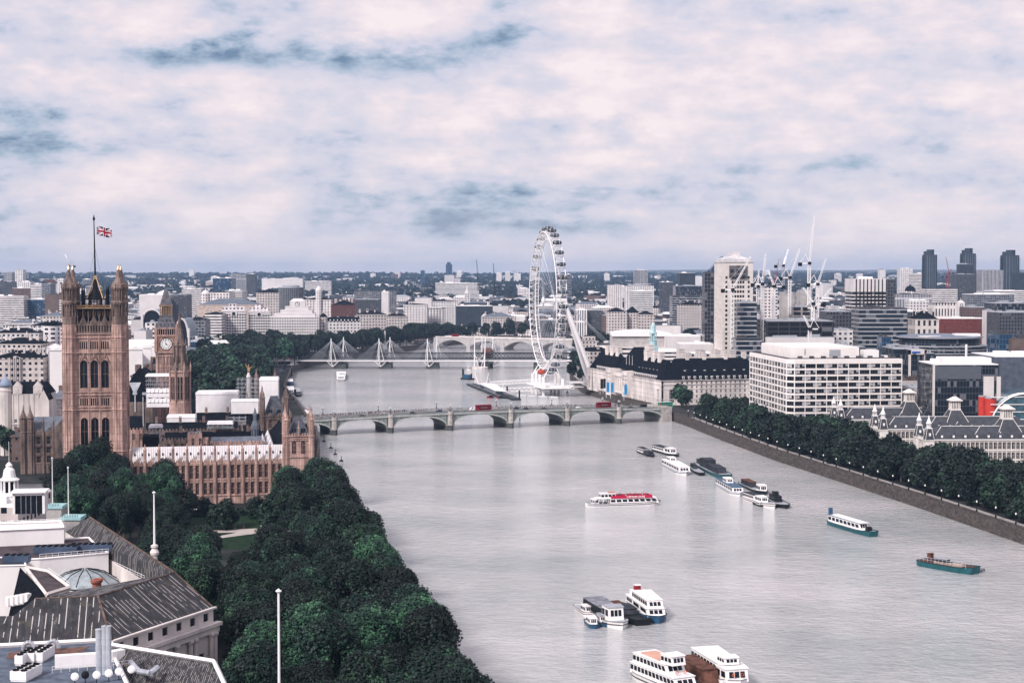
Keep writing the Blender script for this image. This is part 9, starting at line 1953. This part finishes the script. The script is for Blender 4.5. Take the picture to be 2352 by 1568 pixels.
for lb, x0, x1, y, h in (('long pale duct casing left of the flues', 126, 222, 1535, 2.4), ('pale cabinet right of the flues', 258, 288, 1520, 2.0)): p, p2 = Vector(Q(x0, y, 31)), Vector(Q(x1, y - 6, 31)); mb = MB(); mb.box(0, (p2 - p).length, 0, 1.6, 0, h); [mb.box(k, k + .08, -.03, 0, .2, h - .2) for k in range(1, int((p2 - p).length), 2)]; tag(mb.build('duct_casing', whitep, None, p, math.atan2((p2 - p).y, (p2 - p).x)), lb, 'duct')
for i, (x, y) in enumerate(((66, 1491), (122, 1487))): mb = MB(); q = [(1.1 * math.cos(k * math.pi / 8) , 0, 1.5 * math.sin(k * math.pi / 8)) for k in range(9)]; mb.path(q, .42, 10); tag(mb.build('vent_bend', steel, None, Q(x, y, 31.6)), ['left', 'right'][i] + ' bent steel vent pipe over the white parapet', 'vent')
mb = MB(); q = [Q(300, 1520, 32), Q(318, 1540, 31.5), Q(345, 1545, 31.5), Q(362, 1532, 32)]; mb.path(q, .55, 8); tag(mb.build('flexible_duct', steel), 'bent silver duct at the foot of the slate roof', 'duct')
gpoly('gravel_roof_path', [(14, 1512), (20, 1497), (205, 1483), (185, 1499)], 31.12, pmat('brown gravel', (.16, .09, .075), .95, .3, .8))
mb = MB()
for (x0, y0, z0, x1, y1, z1) in ((0, 1206, 37.2, 147, 1200, 37.2), (91, 1283, 33.2, 249, 1270, 33.2), (160, 1350, 34.2, 112, 1315, 34.2), (120, 1545, 31.2, 300, 1530, 31.2), (262, 1300, 33, 332, 1333, 31.5)):
 p, p2 = Vector(Q(x0, y0, z0)), Vector(Q(x1, y1, z1)); n = int((p2 - p).length / 1.5); mb.tube(p + Vector((0, 0, 1.2)), p2 + Vector((0, 0, 1.2)), .05, .05, 4); mb.tube(p + Vector((0, 0, .65)), p2 + Vector((0, 0, .65)), .04, .04, 4); [mb.tube(p.lerp(p2, k / n), p.lerp(p2, k / n) + Vector((0, 0, 1.2)), .05, .05, 4) for k in range(n + 1)]
tag(mb.build('safety_railing', wh), 'thin white safety rails along the edges of the nearest roofs', 'railing')
# back left: glazed penthouse, cupola, turquoise roofs
def gfrm():
 q = Q(66, 1180, 36); o = thing('glazed_penthouse', 'white framed glass penthouse below the white cupola, left', 'penthouse', q, R(8)); mb = MB(); w_, h = 4.2, 6.0; [mb.box(s * w_ - .35, s * w_ + .35, 0, 6, 0, h) for s in (-1, 1)]; mb.box(-w_, w_, 0, 6, h - .6, h + .2); mb.box(-w_ - .8, w_ + .8, -.8, 6.8, h + .2, h + .6); mb.build('frame', wh, o); mb = MB(); mb.box(-w_, w_, .4, .5, 0, h); mb.build('glazing', glass, o); mb = MB(); [mb.box(x - .06, x + .06, .25, .39, 0, h) for x in (-2.2, -.8, .6, 2.2)]; mb.build('mullion_bars', steel, o)
gfrm()
q = Q(22, 1150, 30); o = thing('cupola_tower', 'white stone cupola tower with columns and flagpole at the left edge', 'tower', q); mb = MB(); mb.lathe([(5, -20), (5, 2), (5.4, 2.3), (5, 3)], 0, 0, 16); mb.lathe([(3.0, 6.8), (3.4, 7.2), (2.2, 8), (1.8, 10.4), (1.0, 11.4), (1.2, 12), (.3, 13)], 0, 0, 12); mb.build('tower_wall', wh, o); mb = MB()
for i in range(10): a = i * math.pi / 5; mb.tube((2.7 * math.cos(a), 2.7 * math.sin(a), 3), (2.7 * math.cos(a), 2.7 * math.sin(a), 6.8), .35, .33, 6)
mb.build('colonnade', wh, o); mb = MB(); mb.lathe([(1.9, 3), (1.9, 6.8)], 0, 0, 10); mb.build('drum_core', black, o); mb = MB(); mb.tube((0, 0, 12.8), (0, 0, 20), .1, .06, 5); mb.build('flagpole', wh, o)
tq = pmat('pale turquoise edge', (.33, .55, .58), .6, .1)
for i, (x0, x1, y) in enumerate(((106, 142, 1162), (140, 184, 1188))):
 p, p2 = Vector(Q(x0, y, 32)), Vector(Q(x1, y - 1, 32)); o = thing('pavilion_roof', ['rear', 'front'][i] + ' grey pavilion block with turquoise cornice and a flagpole', 'building', p); L2 = (p2 - p).length; mb = MB(); mb.box(0, L2, 0, 6, -24, -.8); mb.build('wall', conc, o); mb = MB(); mb.box(-.4, L2 + .4, -.4, 6.4, -.8, .1); mb.build('cornice', tq, o); mb = MB(); [mb.tube((k * .5, 0, .1), (k * .5, 0, .9), .07, .07, 4) for k in range(int(L2 * 2))]; mb.build('cresting', black, o)
def pole(label, px, yb, yt, z, r=.2, base=None):
 b = Vector(Q(px, yb, z)); zt = CAMZ - (yt - HY) * b.y / F; o = thing('flagpole', label, 'flagpole', b); mb = MB(); mb.tube((0, 0, 0), (0, 0, zt - z), r, r * .55, 8); mb.lathe([(r, zt - z), (r * 1.6, zt - z + .25), (.03, zt - z + .6)], 0, 0, 8); mb.build('pole', wh, o)
 if base: mb = MB(); mb.lathe([(.7, -3), (.7, 0), (1.0, .3), (1.15, .9), (.8, 1.6), (.5, 1.9), (.9, 2.1), (.9, 2.6), (.2, 3)], 0, 0, 12); mb.build('stone_base', portland, o)
pole('thick white pole on a bulbous stone base at the ribbed roof edge', 355, 1276, 1135, 37, .3, 1); pole('white pole rising alone through the tree crowns at the picture bottom', 645, 2196, 1365, LAND, .3); pole('slender white flagpole on the rear turquoise corniced block', 121, 1160, 1055, 32.2); pole('slender white flagpole on the front turquoise corniced block', 157.5, 1185, 1077, 32.2)
for lb, a, b in (('office mass behind the cupola tower, left edge', (-40, 1160), (60, 1158)),): modern('office_building', lb, 'office', -60, 34, 1165, 520, 40, Sg, flat_w)
# parked and moving cars by the palace, seen past the trees
for i, (x, y, c, kd) in enumerate([(172, 1108, wc, 'van'), (150, 1112, dk, 'car'), (118, 1118, sv, 'car'), (98, 1100, dk, 'cab'), (132, 1094, dk, 'car'), (160, 1096, sv, 'car')]): car('car', ['white van in the road left of the great tower', 'black car beside the white van', 'silver car nearest the cupola side of the palace road', 'black cab before the sooty gothic wing', 'second black car before the sooty gothic wing', 'silver car just left of the great tower'][i], 'car', G(x, y, LAND + .05), R(80), kd, c, 'cars in the palace road')
# ---------------------------------------------------------------- people
def figure(seed, sit=False):
 g = random.Random(seed); J = {'p': (0, 0, .93), 'c': (0, .01, 1.25), 'n': (0, .01, 1.46), 'h': (0, 0, 1.62), 't': (0, 0, 1.72)}; st = g.uniform(.1, .28)
 for s, k in ((-1, 'l'), (1, 'r')):
  J[k + 'h'] = (s * .1, 0, .88); J[k + 'k'] = (s * .11, -s * st * .5, .5); J[k + 'a'] = (s * .11, -s * st + .05, .08); J[k + 'f'] = (s * .12, -s * st - .12, .04)
  J[k + 's'] = (s * .19, .01, 1.4); J[k + 'e'] = (s * .25, s * st * .4, 1.13); J[k + 'w'] = (s * .24, s * st - .1, .9); J[k + 'd'] = (s * .23, s * st - .14, .8)
 R_ = dict(p=.15, c=.165, n=.06, h=.1, t=.08, h_=.09, k=.065, a=.045, f=.04, s=.07, e=.05, w=.035, d=.04); ks = list(J); ed = [('p', 'c'), ('c', 'n'), ('n', 'h'), ('h', 't')]
 for k in 'lr': ed += [('p', k + 'h'), (k + 'h', k + 'k'), (k + 'k', k + 'a'), (k + 'a', k + 'f'), ('c', k + 's'), (k + 's', k + 'e'), (k + 'e', k + 'w'), (k + 'w', k + 'd')]
 me = bpy.data.meshes.new('f'); me.from_pydata([J[k] for k in ks], [(ks.index(a), ks.index(b)) for a, b in ed], []); o = bpy.data.objects.new('f', me); COL.objects.link(o); o.modifiers.new('s', 'SKIN')
 for i, k in enumerate(ks): r = R_[k] if k in R_ and len(k) == 1 else R_.get(k[1] if k[1] != 'h' else 'h_', .05); me.skin_vertices[0].data[i].radius = (r, r * .8)
 me.skin_vertices[0].data[0].use_root = True; bpy.context.view_layer.update(); out = bpy.data.meshes.new_from_object(o.evaluated_get(bpy.context.evaluated_depsgraph_get())); bpy.data.objects.remove(o); return out
cl = [pmat('cloth %d' % i, c, .9, .2) for i, c in enumerate([(.02, .02, .03), (.05, .06, .1), (.5, .5, .52), (.3, .04, .04), (.1, .1, .1), (.08, .12, .2)])]; cn_ = ['black', 'navy', 'white', 'red', 'grey', 'blue']; skin = pmat('skin', (.45, .28, .22), .6, .1)
PM = []
for i in range(6):
 me = figure(i); me.materials.clear(); me.materials.append(cl[i]); me.materials.append(skin); me.materials.append(cl[(i * 2 + 1) % 6]); me.materials.append(cl[0])
 for p in me.polygons: z = p.center.z; p.material_index = 3 if z > 1.66 else 1 if z > 1.47 or (abs(p.center.x) > .18 and z < .93 and z > .7) else 2 if z < .92 else 0
 PM.append(me)
pr = random.Random(4); NP = {}
def person(q, where, z=None):
 i = pr.choice([0, 0, 0, 0, 1, 1, 2, 3, 4, 5]); key = (where, i); NP[key] = NP.get(key, 0) + 1; o = inst('person', PM[i], None, q, pr.uniform(0, 6.28), pr.uniform(.95, 1.06)); tag(o, 'person in %s top %s, the %s such' % (cn_[i], where, ordw[min(NP[key], 35) - 1]), 'person', 'people ' + where)
s = ba0 + 2
while s < ba1:
 for _ in range(pr.choice([2, 3, 3]) if s < 60 else pr.choice([0, 1, 1, 2])): y = bW - pr.uniform(.6, 3.4); person(on_bridge(s + pr.uniform(-.6, .6), y, .16), 'walking the far bridge pavement')
 if pr.random() < .22: person(on_bridge(s, pr.uniform(.8, 3.4), .16), 'walking the near bridge pavement')
 s += 1.9
for _ in range(46): t_ = pr.random(); y = 1200 + 240 * t_; person((bankx(RB, y) + pr.uniform(2, 14), y, LAND + .02), 'on the promenade by the riverside hall')
for x, y in ((538, 1216), (541, 1217), (560, 1214), (600, 1214)): person(G(x, y, LAND + .03), 'on the curved garden path')
bo_ = [o for o in COL.objects if o.parent is None and 'river cruise boat' in str(o.get('label', ''))][0]
for k in range(30): t_ = (.42 + .42 * (k + .5) / 30); v = Matrix.LocRotScale(bo_.location, bo_.rotation_euler, None) @ Vector((35 * t_, pr.choice([-1.9, -.8, .7, 1.8]), 1.5 + 2.3)); person(v, 'on the red bannered cruise boat deck')
